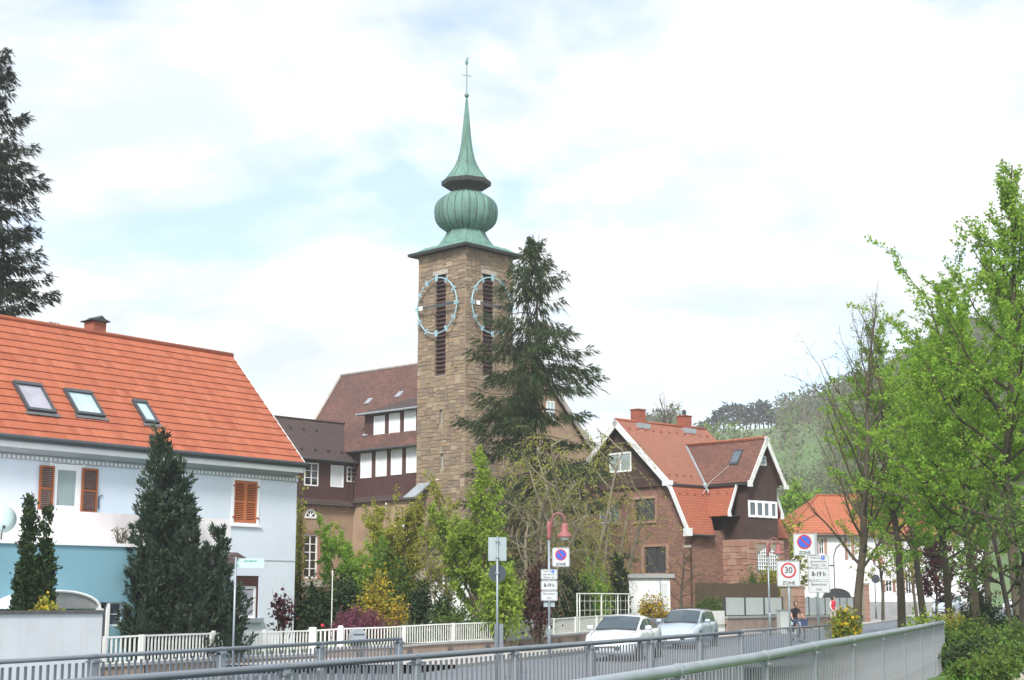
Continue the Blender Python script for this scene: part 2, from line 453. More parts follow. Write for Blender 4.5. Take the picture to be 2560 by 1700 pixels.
leafy("petal_yellow", [(0.52, 0.34, 0.02), (0.66, 0.46, 0.03), (0.36, 0.25, 0.02), (0.20, 0.20, 0.04), (0.24, 0.17, 0.05)], 0.3)
leafy("petal_purple", [(0.20, 0.05, 0.105), (0.27, 0.085, 0.15), (0.13, 0.04, 0.06), (0.17, 0.09, 0.08)], 0.3)
leafy("leaf_maroon", [(0.06, 0.018, 0.022), (0.09, 0.03, 0.03), (0.04, 0.014, 0.018)], 0.25)
leafy("leaf_grey", [(0.13, 0.18, 0.11), (0.18, 0.23, 0.15), (0.09, 0.13, 0.075)], 0.25)
leafy("petal_white", [(0.7, 0.66, 0.62), (0.8, 0.77, 0.74)], 0.3)
leafy("hill_twig", [(0.12, 0.115, 0.08), (0.155, 0.14, 0.10), (0.09, 0.095, 0.06), (0.12, 0.14, 0.06)], 0.25)
leafy("hill_green", [(0.13, 0.19, 0.05), (0.17, 0.25, 0.06), (0.10, 0.145, 0.045)], 0.3)
leafy("pine_far", [(0.045, 0.062, 0.055), (0.06, 0.08, 0.066), (0.075, 0.088, 0.06)], 0.2)  # crown greens paled and blued, distance haze put into the colour
leafy("grass_blade", [(0.09, 0.20, 0.025), (0.13, 0.27, 0.035), (0.07, 0.15, 0.02)], 0.3)
# ================================================================== the setting
def interp(t, pts):
    for (a, va), (b, vb) in zip(pts, pts[1:]):
        if t <= b: 
            k = (t - a) / (b - a)
            return va + (vb - va) * max(0.0, k)
    return pts[-1][1]
def road_z(y): return max(0.0, (y - 32) * 0.0105)
ROAD_C = [(-40, -36.0), (10, -13.7), (28, -5.8), (44, 0.9), (56, 6.2), (66, 11.3), (80, 18.2), (100, 28.2), (120, 38.5), (130, 43.8), (150, 56), (200, 95), (260, 150)]
def road_x(y): return interp(y, ROAD_C)
# railing and fence lines
DROP = 0.52                                  # handrails of the footbridges below the eye
def rail_pt(px, dyy): return Vector(W(px, 1498 + dyy, DROP * F / dyy).xy)
A1 = rail_pt(999, 96); A0 = rail_pt(-60, 154.3); A0 = A0 + (A0 - A1).normalized() * 2
B_RAIL = [rail_pt(1852, 79), rail_pt(1689, 90.6), rail_pt(1400, 112), rail_pt(1000, 141.5), rail_pt(700, 164), rail_pt(183, 202)]
B_RAIL.append(B_RAIL[-1] + (B_RAIL[-1] - B_RAIL[-2]).normalized() * 6)
B0, BE = B_RAIL[-1], B_RAIL[0]
B1, B2 = Vector(W(1850, 1577, 50).xy), Vector(W(2081, 1563, 53.5).xy)
def line_x(p, q, y): return p.x + (q.x - p.x) * (y - p.y) / (q.y - p.y)
C_TOP = []
for px, dyy in ((1494, 202), (1880, 142), (1936, 132), (2052, 109.5), (2151, 93), (2231, 79.5), (2295, 68), (2357, 56)):
    C_TOP.append(rail_pt(px, dyy))
d_ = (C_TOP[1] - C_TOP[0]).normalized()
C_PTS = [C_TOP[0] - d_ * 6] + C_TOP
CZ = EYE - DROP

# land: one sheet out to the horizon with the stream bed left open
b_ext = B0 + (B0 - BE).normalized() * 60
c_ext = C_PTS[0] - d_ * 55
poly = [(-1500, -70), (b_ext.x, -70), (B0.x, B0.y), (BE.x, BE.y), (B1.x, B1.y), (B2.x, B2.y), (C_PTS[-1].x, C_PTS[-1].y)] + [(p.x, p.y) for p in reversed(C_PTS[:-1])] + [(c_ext.x, -70), (1500, -70), (1500, 1800), (-1500, 1800)]
bm = bmesh.new()
f_ = bm.faces.new([bm.verts.new((x, y, -0.02)) for x, y in poly])
bmesh.ops.triangulate(bm, faces=[f_])
if sum(f.normal.z for f in bm.faces) < 0: bmesh.ops.reverse_faces(bm, faces=bm.faces)
me = bpy.data.meshes.new("ground"); bm.to_mesh(me); bm.free()
link_mesh("ground", me, M["asphalt"], kind="structure")

# stream between its two walls
mb = MB()
left = [b_ext, B0, BE, B1, B2]; right = [c_ext] + C_PTS
mb.add([(-60, -70, -1.9), (40, -70, -1.9), (40, 60, -1.9), (-60, 60, -1.9)], [(0, 1, 2, 3)])
mb.build("stream_water", M["water"], kind="structure")
mb = MB()
for p, q in zip(left, left[1:]): mb.quad((p.x, p.y, -2.6), (q.x, q.y, -2.6), (q.x, q.y, -0.03), (p.x, p.y, -0.03))
p, q = B2, C_PTS[-1]; mb.quad((p.x, p.y, -2.6), (q.x, q.y, -2.6), (q.x, q.y, 0.6), (p.x, p.y, 0.6))
for p, q in zip(right, right[1:]): mb.quad((p.x, p.y, -2.6), (q.x, q.y, -2.6), (q.x, q.y, 0.62), (p.x, p.y, 0.62))
mb.build("stream_wall", M["wall_pinkstone"], kind="structure")

# road ribbon
ys = [-40 + i * 2.0 for i in range(121)]
mb = MB()
for i, y in enumerate(ys):
    x = road_x(y); hw = 3.1
    mb.v += [(x - hw * 1.07, y, road_z(y) + 0.012), (x + hw * 1.07, y, road_z(y) + 0.012)]
    if i: mb.f.append((2 * i - 2, 2 * i - 1, 2 * i + 1, 2 * i))
mb.build("road", M["asphalt"], kind="structure")
# pavement on the garden side with a kerb, and one on the far bend
FENCE = [(W(255, 1655, 42.5)).xy, (W(359, 1652, 43.5)).xy, (W(779, 1634, 50)).xy, (W(1000, 1618, 51.5)).xy, (W(1300, 1596, 56)).xy, (W(1598, 1575, 68)).xy, (W(1817, 1560, 74)).xy, (W(1965, 1560, 79)).xy, (W(2135, 1560, 93)).xy, (W(2170, 1545, 98)).xy]
def fence_x(y): return interp(y, [(p.y, p.x) for p in FENCE])
ys2 = [46 + i * 1.5 for i in range(64)]
mb = MB(); mk = MB()
for i, y in enumerate(ys2):
    xl = fence_x(y) + 0.1; xr = max(road_x(y) - 3.45, xl + 0.9)
    if y > 97: xl = fence_x(97) + (y - 97) * 0.45
    z = road_z(y) + 0.11
    mb.v += [(xl - 1.0, y, z), (xr - 0.14, y, z)]
    mk.v += [(xr - 0.14, y, z + 0.004), (xr, y, z - 0.002), (xr, y, z - 0.16)]
    if i:
        mb.f.append((2 * i - 2, 2 * i - 1, 2 * i + 1, 2 * i))
        a = 3 * i
        mk.f += [(a - 3, a - 2, a + 1, a), (a - 2, a - 1, a + 2, a + 1)]
mb.build("pavement", M["paving"], kind="structure")
mk.build("kerb", M["kerb_stone"], kind="structure")

# gardens behind the fence
gp = [(p.x, p.y, (0.3, 0.3, 0.4, 0.72, 0.74, 0.9, 1.0, 1.1, 1.2, 1.2)[i]) for i, p in enumerate(FENCE)]
gp = [(-80, 20, 0.3), (gp[0][0] - 1, gp[0][1] - 3, 0.3)] + gp + [(40, 170, 1.4), (-80, 170, 1.4)]
bm = bmesh.new()
f_ = bm.faces.new([bm.verts.new(p) for p in gp])
bmesh.ops.triangulate(bm, faces=[f_])
if sum(f.normal.z for f in bm.faces) < 0: bmesh.ops.reverse_faces(bm, faces=bm.faces)
me = bpy.data.meshes.new("garden_ground"); bm.to_mesh(me); bm.free()
m, nt, b = new_mat("garden_soil")
v = coords(nt)
nt.links.new(ramp(nt, noise(nt, v, 0.5, 6, 0.7), [(0.35, (0.10, 0.085, 0.05)), (0.5, (0.07, 0.12, 0.03)), (0.7, (0.10, 0.17, 0.035))]), b.inputs['Base Color'])
b.inputs['Roughness'].default_value = 1.0
bump(nt, b, noise(nt, v, 9, 4, 0.6), 0.6, 0.05); M["garden_soil"] = m
link_mesh("garden_ground", me, m, kind="structure")

# path and bank on the near side of the stream
m, nt, b = new_mat("bank_grass")
v = coords(nt)
nt.links.new(ramp(nt, noise(nt, v, 0.8, 6, 0.7), [(0.3, (0.085, 0.08, 0.035)), (0.45, (0.07, 0.15, 0.025)), (0.7, (0.11, 0.22, 0.035))]), b.inputs['Base Color'])
b.inputs['Roughness'].default_value = 1.0
bump(nt, b, noise(nt, v, 9, 4, 0.6), 0.6, 0.05); M["bank_grass"] = m
def bank_xl(y):
    if y < C_PTS[-1].y:
        pts = [(p.y, p.x) for p in [c_ext] + C_PTS]
        return interp(y, pts)
    if y < B2.y: return line_x(C_PTS[-1], B2, y)
    return max(road_x(y) + 3.4, B2.x)
def bank_z(x, y):
    base = 0.62 if y < 30 else 0.62 + 0.1 * math.sin(y * 0.3)
    far = road_z(y) + 0.08
    k = min(1, max(0, (y - 48) / 12))
    z = base * (1 - k) + far * k
    dxl = x - bank_xl(y)
    z += (0.25 * math.sin(x * 0.5 + y * 0.21) * 0.5 + 0.2) * min(1, max(0, dxl / 4)) * (1 if y > 24 else 0.1)
    if y > 80: z = max(z, far)
    return z
mb = MB(); NX = 30
rows_y = [-60, -30, -10, 0, 6, 10, 14, 18, 21, 24] + [26 + i * 2 for i in range(60)] + [150, 160, 180]
for i, y in enumerate(rows_y):
    x0 = bank_xl(y)
    for k in range(NX):
        x = x0 + 110 * (k / (NX - 1)) ** 2.2
        mb.v.append((x, y, bank_z(x, y)))
    if i:
        for k in range(NX - 1):
            a = i * NX + k
            mb.f.append((a - NX, a - NX + 1, a + 1, a))
mb.build("river_bank", M["bank_grass"], smooth=True, kind="structure")

# the wooded hill behind
RIDGE = [(200, 0), (1200, 0), (1330, 10), (1450, 26), (1600, 43), (1700, 48), (1750, 49.5), (1850, 50), (1950, 51), (2060, 53.5), (2150, 57), (2300, 66), (2440, 74), (2560, 80), (2800, 88), (3400, 96), (4600, 70)]
def hill_z(x, y):
    px = 1280 + F * x / (y if y > 1 else 1)
    h = interp(px, RIDGE)
    if y < 440:
        t = min(1, max(0, (y - 185) / 255.0)); s = t * t * (3 - 2 * t) * 0.55 + t * 0.45
    else:
        t = min(1, (y - 440) / 260.0); s = 1 - 0.75 * t
    return h * s + 1.3 + 1.2 * math.sin(x * 0.043) * math.sin(y * 0.037) * min(1, h / 20) * (0 if t == 0 else 1)
m, nt, b = new_mat("hill_meadow")
v = coords(nt)
nt.links.new(mixc(nt, 0.45, ramp(nt, noise(nt, v, 0.03, 8, 0.7), [(0.35, (0.11, 0.12, 0.06)), (0.5, (0.10, 0.18, 0.06)), (0.65, (0.12, 0.23, 0.075))]), ramp(nt, noise(nt, v, 0.22, 8, 0.75), [(0.38, (0.13, 0.12, 0.07)), (0.52, (0.09, 0.15, 0.05)), (0.66, (0.13, 0.23, 0.07))])), b.inputs['Base Color'])
b.inputs['Roughness'].default_value = 1.0; M["hill_meadow"] = m
mb = MB(); hy = [180 + i * 10 for i in range(53)]; NX = 90
for i, y in enumerate(hy):
    for k in range(NX):
        px = 900 + (4600 - 900) * k / (NX - 1)
        x = (px - 1280) / F * y
        mb.v.append((x, y, hill_z(x, y)))
    if i:
        for k in range(NX - 1):
            a = i * NX + k
            mb.f.append((a - NX, a - NX + 1, a + 1, a))
mb.build("hill", M["hill_meadow"], smooth=True, kind="structure")
# ================================================================== helpers for buildings
def wall_holes(mb, x0, x1, z0, z1, holes, y=0.0, depth=0.22):
    xs = sorted({x0, x1, *[h[0] for h in holes], *[h[1] for h in holes]})
    zs = sorted({z0, z1, *[h[2] for h in holes], *[h[3] for h in holes]})
    xs = [x for x in xs if x0 <= x <= x1]; zs = [z for z in zs if z0 <= z <= z1]
    for i in range(len(xs) - 1):
        for k in range(len(zs) - 1):
            cx = (xs[i] + xs[i + 1]) / 2; cz = (zs[k] + zs[k + 1]) / 2
            if any(h[0] < cx < h[1] and h[2] < cz < h[3] for h in holes): continue
            mb.quad((xs[i], y, zs[k]), (xs[i + 1], y, zs[k]), (xs[i + 1], y, zs[k + 1]), (xs[i], y, zs[k + 1]))
    for a, b, c, d in holes:
        e = y + depth
        mb.quad((a, y, c), (a, e, c), (b, e, c), (b, y, c))
        mb.quad((a, y, d), (b, y, d), (b, e, d), (a, e, d))
        mb.quad((a, y, c), (a, y, d), (a, e, d), (a, e, c))
        mb.quad((b, y, c), (b, e, c), (b, e, d), (b, y, d))
    return mb
def window(parent, x0, x1, z0, z1, y, fmat, gmat, nx=2, nz=1, fw=0.07, dp=0.06, cross=None, pane_name="pane", name="window"):
    """frame standing in the opening at depth y, with panes as sub-parts"""
    mb = MB()
    mb.box(x0, x1, y, y + dp, z0, z0 + fw); mb.box(x0, x1, y, y + dp, z1 - fw, z1)
    mb.box(x0, x0 + fw, y, y + dp, z0 + fw, z1 - fw); mb.box(x1 - fw, x1, y, y + dp, z0 + fw, z1 - fw)
    w = (x1 - x0 - 2 * fw); h = (z1 - z0 - 2 * fw); mw = fw * 0.8
    xs = [x0 + fw + w * i / nx for i in range(nx + 1)]; zs = [z0 + fw + h * i / nz for i in range(nz + 1)]
    for i in range(1, nx): mb.box(xs[i] - mw / 2, xs[i] + mw / 2, y + 0.003, y + dp - 0.003, z0 + fw, z1 - fw)
    for k in range(1, nz):
        for i in range(nx):
            a = xs[i] + (mw / 2 if i else 0); b = xs[i + 1] - (mw / 2 if i < nx - 1 else 0)
            mb.box(a, b, y + 0.006, y + dp - 0.006, zs[k] - mw * 0.3, zs[k] + mw * 0.3)
    f = mb.build(name, fmat, parent)
    for i in range(nx):
        for k in range(nz):
            a = xs[i] + (mw / 2 if i else 0); b = xs[i + 1] - (mw / 2 if i < nx - 1 else 0)
            c = zs[k] + (mw * 0.3 if k else 0); d = zs[k + 1] - (mw * 0.3 if k < nz - 1 else 0)
            MB().box(a, b, y + dp * 0.45, y + dp * 0.45 + 0.012, c, d).build(pane_name, gmat, f)
    return f
def shutter(parent, x0, x1, z0, z1, y, fmat, smat, name="shutter", nsl=22):
    mb = MB(); fw = 0.07; dp = 0.045
    mb.box(x0, x1, y, y + dp, z0, z0 + fw); mb.box(x0, x1, y, y + dp, z1 - fw, z1)
    mb.box(x0, x0 + fw, y, y + dp, z0 + fw, z1 - fw); mb.box(x1 - fw, x1, y, y + dp, z0 + fw, z1 - fw)
    zc = (z0 + z1) / 2
    mb.box(x0 + fw, x1 - fw, y + 0.003, y + dp - 0.003, zc - 0.03, zc + 0.03)
    s = mb.build(name, fmat, parent)
    sl = MB(); w = x1 - x0 - 2 * fw
    sl.add([(0, 0, 0), (w, 0, 0), (w, 0.03, 0.035), (0, 0.03, 0.035), (0, 0.008, -0.006), (w, 0.008, -0.006), (w, 0.038, 0.029), (0, 0.038, 0.029)],
           [(0, 1, 2, 3), (7, 6, 5, 4), (0, 4, 5, 1), (2, 6, 7, 3)])
    me = sl.mesh("slat"); me.materials.append(smat)
    for i in range(nsl):
        z = z0 + fw + 0.01 + (z1 - z0 - 2 * fw - 0.05) * i / (nsl - 1)
        inst("slat", me, s, (x0 + fw, y + 0.004, z))
    return s

# ================================================================== white house with the orange roof
HC = W(734, 1560, 57)
HF = Frame(HC.x, HC.y, 38.4)
house = thing("white_house", "long white rendered house with orange tiled roof and three skylights", "house", (HC.x, HC.y, 0), HF.rz)
UL = -27.0
EAVE_D, RIDGE_D = -0.5, 3.85
ue, ze = HF.uz(763, 1160, EAVE_D)
ur, zr = HF.uz(578, 890, RIDGE_D)
RR = (ue + ur) / 2
def hrect(x0, x1, y0, y1, d=0.0):
    a, t = HF.uz(x0, y0, d); b, s = HF.uz(x1, y1, d)
    return a, b, s, t
w1 = hrect(131, 200, 1156, 1283); w2 = hrect(586, 641, 1200, 1309); w3 = hrect(589, 645, 1439, 1545)
ztop = ze - 0.12
mb = MB()
wall_holes(mb, UL, 0, 0, ztop, [w1, w2, w3])
DB = RIDGE_D * 2
mb.quad((0, 0, 0), (0, DB, 0), (0, DB, ztop), (0, 0, ztop))
mb.add([(0, 0, ztop), (0, DB, ztop), (0, RIDGE_D, zr - 0.12)], [(0, 1, 2)])
mb.quad((UL, 0, 0), (UL, 0, ztop), (UL, DB, ztop), (UL, DB, 0))
mb.add([(UL, 0, ztop), (UL, RIDGE_D, zr - 0.12), (UL, DB, ztop)], [(0, 1, 2)])
mb.quad((UL, DB, 0), (UL, DB, ztop), (0, DB, ztop), (0, DB, 0))
mb.build("wall", M["house_render"], house)
# roof: deck below, tile courses above, one object per course
roof = MB()
n_up = Vector((0, -(zr - ze), RIDGE_D - EAVE_D)).normalized()
lo = Vector((0, EAVE_D, ze)); hi = Vector((0, RIDGE_D, zr))
def rp(x, t, h): 
    p = lo + (hi - lo) * t + n_up * h
    return (x, p.y, p.z)
roof.slab(rp(UL, 0.0, -0.03), rp(RR, 0.0, -0.03), rp(RR, 1, -0.03), rp(UL, 1, -0.03), 0.14)
roof.slab((RR, 2 * RIDGE_D - EAVE_D, ze), (UL, 2 * RIDGE_D - EAVE_D, ze), (UL, RIDGE_D, zr), (RR, RIDGE_D, zr), 0.14)
roof_o = roof.build("roof", M["roof_tile"], house)
NC = 16
L_slope = (hi - lo).length; step = L_slope / NC
cm = MB(); ntile = int((RR - UL) / 0.30)
sl_dir = (hi - lo).normalized()
def cp(x, s, h):
    p = sl_dir * s + n_up * h
    return (x, p.y, p.z)
rng = random.Random(3)
cols = []
for i in range(ntile):
    jit = rng.uniform(-0.002, 0.002); hj = rng.uniform(-0.002, 0.002)
    x0 = UL + 0.05 + (RR - UL - 0.05) * i / ntile; tw = (RR - UL - 0.05) / ntile
    b0 = len(cm.v)
    for q, h in ((0.0, 0.0), (0.28, 0.006), (0.6, 0.007), (0.995, 0.0)):
        x = x0 + tw * q
        cm.v += [cp(x, -0.05 + jit, 0.05 + h + hj), cp(x, step + 0.02, 0.012 + h * 0.8), cp(x, -0.05 + jit, 0.012)]
    for k in range(3):
        a = b0 + 3 * k
        cm.f += [(a, a + 3, a + 4, a + 1), (a + 2, a + 5, a + 3, a)]
    a = b0 + 9
    cm.f += [(a, a + 2, a + 1), (b0, b0 + 1, b0 + 2)]
cme = cm.mesh("tile_course"); cme.materials.append(M["roof_tile"])
for i in range(NC):
    p = lo + sl_dir * (step * i)
    inst("tile_course", cme, roof_o, (0, p.y, p.z))
rt = MB(); rt.tube([(UL, RIDGE_D, zr + 0.02), (RR + 0.02, RIDGE_D, zr + 0.02)], 0.11, 10); rt.build("ridge_tile", M["roof_tile"], roof_o, True)
bg = MB(); bg.slab(rp(RR + 0.03, -0.005, 0.03), rp(RR + 0.03, 1.0, 0.03), rp(RR + 0.03, 1.0, -0.22), rp(RR + 0.03, -0.005, -0.22), 0.03); bg.build("barge_board", M["trim_white"], roof_o)
# gutter, fascia, cornice, dentils
g = MB()
g.tube([(UL, EAVE_D - 0.06, ze - 0.05), (RR + 0.02, EAVE_D - 0.06, ze - 0.05)], 0.11, 10); g.build("gutter", M["zinc"], house, True)
mb = MB(); mb.box(UL, RR - 0.02, EAVE_D + 0.02, EAVE_D + 0.06, ze - 0.34, ze - 0.08); mb.build("fascia", M["white_paint"], house)
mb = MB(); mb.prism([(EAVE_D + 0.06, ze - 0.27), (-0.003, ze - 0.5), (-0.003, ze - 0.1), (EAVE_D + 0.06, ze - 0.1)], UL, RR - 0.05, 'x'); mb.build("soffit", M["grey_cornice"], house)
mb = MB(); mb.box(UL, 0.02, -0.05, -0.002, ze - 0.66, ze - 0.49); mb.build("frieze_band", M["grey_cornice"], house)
mb = MB(); x = UL
while x < -0.1:
    mb.box(x, x + 0.09, -0.085, -0.052, ze - 0.645, ze - 0.54); x += 0.17
mb.build("dentil_course", M["trim_white"], house, kind="stuff")
x_, zb = HF.uz(700, 1402); mb = MB(); mb.box(UL, 0.012, -0.012, -0.002, zb - 0.015, zb + 0.015); mb.build("string_course", M["grey_cornice"], house)
# upper window with open shutters and lace curtain
a, b, c, d = w1
mb = MB(); mb.box(a - 0.10, b + 0.10, -0.03, -0.002, c - 0.1, c); mb.box(a - 0.1, b + 0.1, -0.03, -0.002, d, d + 0.1); mb.box(a - 0.1, a, -0.03, -0.002, c, d); mb.box(b, b + 0.1, -0.03, -0.002, c, d)
mb.build("window_surround", M["white_paint"], house)
f = window(house, a + 0.02, b - 0.02, c + 0.02, d - 0.02, -0.02, M["white_paint"], M["pane_dark"], 1, 1, 0.20, 0.07)
cu = MB()
for i in range(15):
    x0 = a + 0.20 + (b - a - 0.4) * i / 15; x1 = a + 0.20 + (b - a - 0.4) * (i + 1) / 15; yy = 0.004 + 0.006 * (i % 2)
    cu.quad((x0, yy, c + 0.2), (x1, 0.010 - 0.006 * (i % 2), c + 0.2), (x1, 0.010 - 0.006 * (i % 2), d - 0.2), (x0, yy, d - 0.2))
cu.build("curtain", M["pane_curtain"], f)
s0 = hrect(98, 128, 1163, 1279); s1 = hrect(204, 238, 1170, 1284)
shutter(house, s0[0], s0[1], s0[2], s0[3], -0.085, M["shutter_wood"], M["shutter_dark"])
shutter(house, s1[0], s1[1], s1[2], s1[3], -0.085, M["shutter_wood"], M["shutter_dark"])
# closed red shutters
a, b, c, d = w2
mb = MB(); mb.box(a - 0.10, b + 0.10, -0.03, -0.002, c - 0.1, c); mb.box(a - 0.1, b + 0.1, -0.03, -0.002, d, d + 0.1); mb.box(a - 0.1, a, -0.03, -0.002, c, d); mb.box(b, b + 0.1, -0.03, -0.002, c, d)
mb.box(a - 0.2, b + 0.2, -0.07, -0.031, c - 0.14, c - 0.08)
mb.build("window_surround", M["white_paint"], house)
mid = (a + b) / 2
shutter(house, a + 0.01, mid - 0.005, c + 0.01, d - 0.01, 0.0, M["shutter_red"], M["shutter_red"])
shutter(house, mid + 0.005, b - 0.01, c + 0.01, d - 0.01, 0.0, M["shutter_red"], M["shutter_red"])
for x in (a - 0.02, b + 0.02):
    for z in (c + 0.2, d - 0.2): MB().box(x - 0.05, x + 0.05, -0.05, -0.031, z - 0.03, z + 0.03).build("hinge", M["shutter_wood"], house)
# lower window with brown roller box
a, b, c, d = w3
f = window(house, a + 0.06, b - 0.06, c, d - 0.36, 0.08, M["white_paint"], M["pane_dark"], 1, 1, 0.10, 0.07)
cu = MB()
for i in range(17):
    x0 = a + 0.17 + (b - a - 0.34) * i / 17; x1 = a + 0.17 + (b - a - 0.34) * (i + 1) / 17; yy = 0.10 + 0.006 * (i % 2)
    cu.quad((x0, yy, c + 0.11), (x1, 0.106 - 0.006 * (i % 2), c + 0.11), (x1, 0.106 - 0.006 * (i % 2), d - 0.5), (x0, yy, d - 0.5))
cu.build("curtain", M["pane_lilac"], f)
mb = MB(); mb.box(a + 0.002, b - 0.002, 0.03, 0.16, d - 0.34, d - 0.002); mb.build("roller_box", M["roller_brown"], house)
mb = MB(); mb.box(a + 0.002, a + 0.055, 0.03, 0.16, c, d - 0.342); mb.box(b - 0.055, b - 0.002, 0.03, 0.16, c, d - 0.342); mb.build("roller_guide", M["roller_brown"], house)
mb = MB(); mb.box(a - 0.08, b + 0.16, -0.14, 0.02, c - 0.16, c - 0.002); mb.build("window_sill", M["zinc_light"], house)
# skylights
def slope_t(px, py):
    """where on the roof slope"""
    best = None
    for i in range(0, 201):
        t = i / 200; p = lo + (hi - lo) * t
        u, z = HF.uz(px, py, p.y)
        e = abs(z - p.z)
        if best is None or e < best[0]: best = (e, u, t)
    return best[1], best[2]
for (tl, br) in (((28, 958), (138, 1038)), ((155, 977), (260, 1048)), ((326, 1004), (395, 1064))):
    u0, t1 = slope_t(*tl); u1, t0 = slope_t(*br)
    fr = MB(); fw = 0.09; H = 0.15
    du = fw; dt = fw / L_slope
    def bar(x0, x1, ta, tb, h0, h1, mbx):
        v = [rp(x0, ta, h0), rp(x1, ta, h0), rp(x1, tb, h0), rp(x0, tb, h0), rp(x0, ta, h1), rp(x1, ta, h1), rp(x1, tb, h1), rp(x0, tb, h1)]
        mbx.add(v, [(3, 2, 1, 0), (4, 5, 6, 7), (0, 1, 5, 4), (1, 2, 6, 5), (2, 3, 7, 6), (3, 0, 4, 7)])
    bar(u0, u1, t0, t0 + dt * 1.3, 0.0, H, fr); bar(u0, u1, t1 - dt * 1.6, t1, 0.0, H + 0.02, fr)
    bar(u0, u0 + du, t0 + dt * 1.3, t1 - dt * 1.6, 0.0, H, fr); bar(u1 - du, u1, t0 + dt * 1.3, t1 - dt * 1.6, 0.0, H, fr)
    sk = fr.build("skylight", M["zinc"], house)
    g = MB(); bar(u0 + du, u1 - du, t0 + dt * 1.3, t1 - dt * 1.6, 0.09, 0.105, g)
    g.build("pane", M["pane_lilac"] if tl[0] == 28 else M["pane_cyan"], sk)
    ap = MB(); bar(u0 - 0.1, u1 + 0.1, t0 - 0.16 / L_slope, t0 - 0.004, 0.06, 0.085, ap); ap.build("apron_flashing", M["lead"], sk)
# chimney
cu_, cz_ = HF.uz(237, 835, RIDGE_D + 0.3)
ch = MB(); ch.box(cu_ - 0.27, cu_ + 0.27, RIDGE_D, RIDGE_D + 0.6, zr - 0.9, zr + 0.48)
cho = ch.build("chimney", M["brick_red"], roof_o)
cp_ = MB(); cp_.prism([(cu_ - 0.40, zr + 0.52), (cu_ - 0.15, zr + 0.59), (cu_, zr + 0.70), (cu_ + 0.15, zr + 0.59), (cu_ + 0.40, zr + 0.52), (cu_ + 0.36, zr + 0.485), (cu_ - 0.36, zr + 0.485)], RIDGE_D - 0.1, RIDGE_D + 0.7, 'y')
cp_.build("chimney_cap", M["dark_metal"], house)
hk, hz = HF.uz(245, 1272)
mb = MB(); mb.tube([(hk, -0.03, hz), (hk, -0.03, hz + 0.4), (hk + 0.14, -0.03, hz + 0.46)], 0.018, 6); mb.build("wall_hook", M["dark_metal"], house)
# ================================================================== blue annexe with its terrace
AC = W(338, 1500, 46.8)
AF = Frame(AC.x, AC.y, 40.5)
ann = thing("blue_annexe", "flat-roofed blue rendered annexe with marble terrace parapet and arched canopy", "annexe", (AC.x, AC.y, 0), AF.rz)
def arect(x0, x1, y0, y1, d=0.0):
    a, t = AF.uz(x0, y0, d); b, s = AF.uz(x1, y1, d)
    return a, b, s, t
_, za = AF.uz(200, 1364)
AL = -14.0
dr = arect(205, 303, 1506, 1640)
mb = MB(); wall_holes(mb, AL, 0, 0, za, [dr])
mb.quad((0, 0, 0), (0, 6.5, 0), (0, 6.5, za), (0, 0, za)); mb.build("wall", M["annexe_blue"], ann)
mb = MB(); mb.box(AL, 0.06, -0.06, 6.4, za + 0.002, za + 0.10); mb.build("roof_edge", M["white_paint"], ann)
MB().box(AL, 4.6, 1.2, 1.32, za + 0.10, AF.uz(300, 1284, 1.2)[1]).build("terrace_parapet", M["marble_slab"], ann)
px0 = AF.uz(330, 1360, 1.2)[0]
mb = MB(); mb.box(0.02, 4.4, 0.9, 6.0, 0, za - 0.1); mb.build("wall", M["annexe_blue"], ann)
mb = MB(); mb.slab((0.5, 0.1, za - 0.45), (4.9, 0.1, za - 0.45), (4.9, 1.15, za - 0.02), (0.5, 1.15, za - 0.02), 0.08); mb.build("pent_roof", M["slate_brown"], ann)
a, b, c, d = dr
mid = a + (b - a) * 0.62
f = window(ann, a, mid, c, d, 0.1, M["zinc"], M["pane_dark"], 1, 1, 0.08, 0.06, name="door")
f = window(ann, mid + 0.10, b, c + 0.9, d, 0.1, M["white_paint"], M["pane_sky"], 1, 2, 0.05, 0.06)
MB().box(mid + 0.002, mid + 0.098, 0.02, 0.16, c, d).build("door_post", M["white_paint"], ann)
MB().box(mid + 0.10, b, 0.05, 0.16, c, c + 0.895).build("window_panel", M["annexe_blue"], ann)
# canopy: a curved shell over the entrance
k0, kz0 = AF.uz(120, 1478, -0.6); k1, kz1 = AF.uz(222, 1521, -0.6)
w_ = (k1 - k0); mb = MB()
n = 14; pts = []
for i in range(n + 1):
    t = i / n; ang = R(180 - 180 * t)
    x = k1 - w_ * 2 + w_ * 2 * t
    pts.append((k1 - w_ + math.cos(ang) * w_, kz1 + math.sin(ang) * (kz0 - kz1)))
for i in range(n):
    (xa, zA), (xb, zB) = pts[i], pts[i + 1]
    mb.slab((xa, -1.15, zA), (xb, -1.15, zB), (xb, -0.002, zB), (xa, -0.002, zA), 0.03)
mb.build("canopy", M["grey_wall"], ann)
mb = MB(); mb.tube([(x, -1.17, z) for x, z in pts], 0.045, 6); mb.build("canopy_rim", M["white_paint"], ann)
mb = MB(); mb.prism(pts, -1.14, -1.12, "y"); mb.build("canopy_end", M["concrete"], ann)
mb = MB(); mb.box(k1 - 0.12, k1 + 0.1, -1.2, -0.002, kz1 - 0.06, kz1 + 0.0); mb.build("canopy_bracket", M["white_paint"], ann)

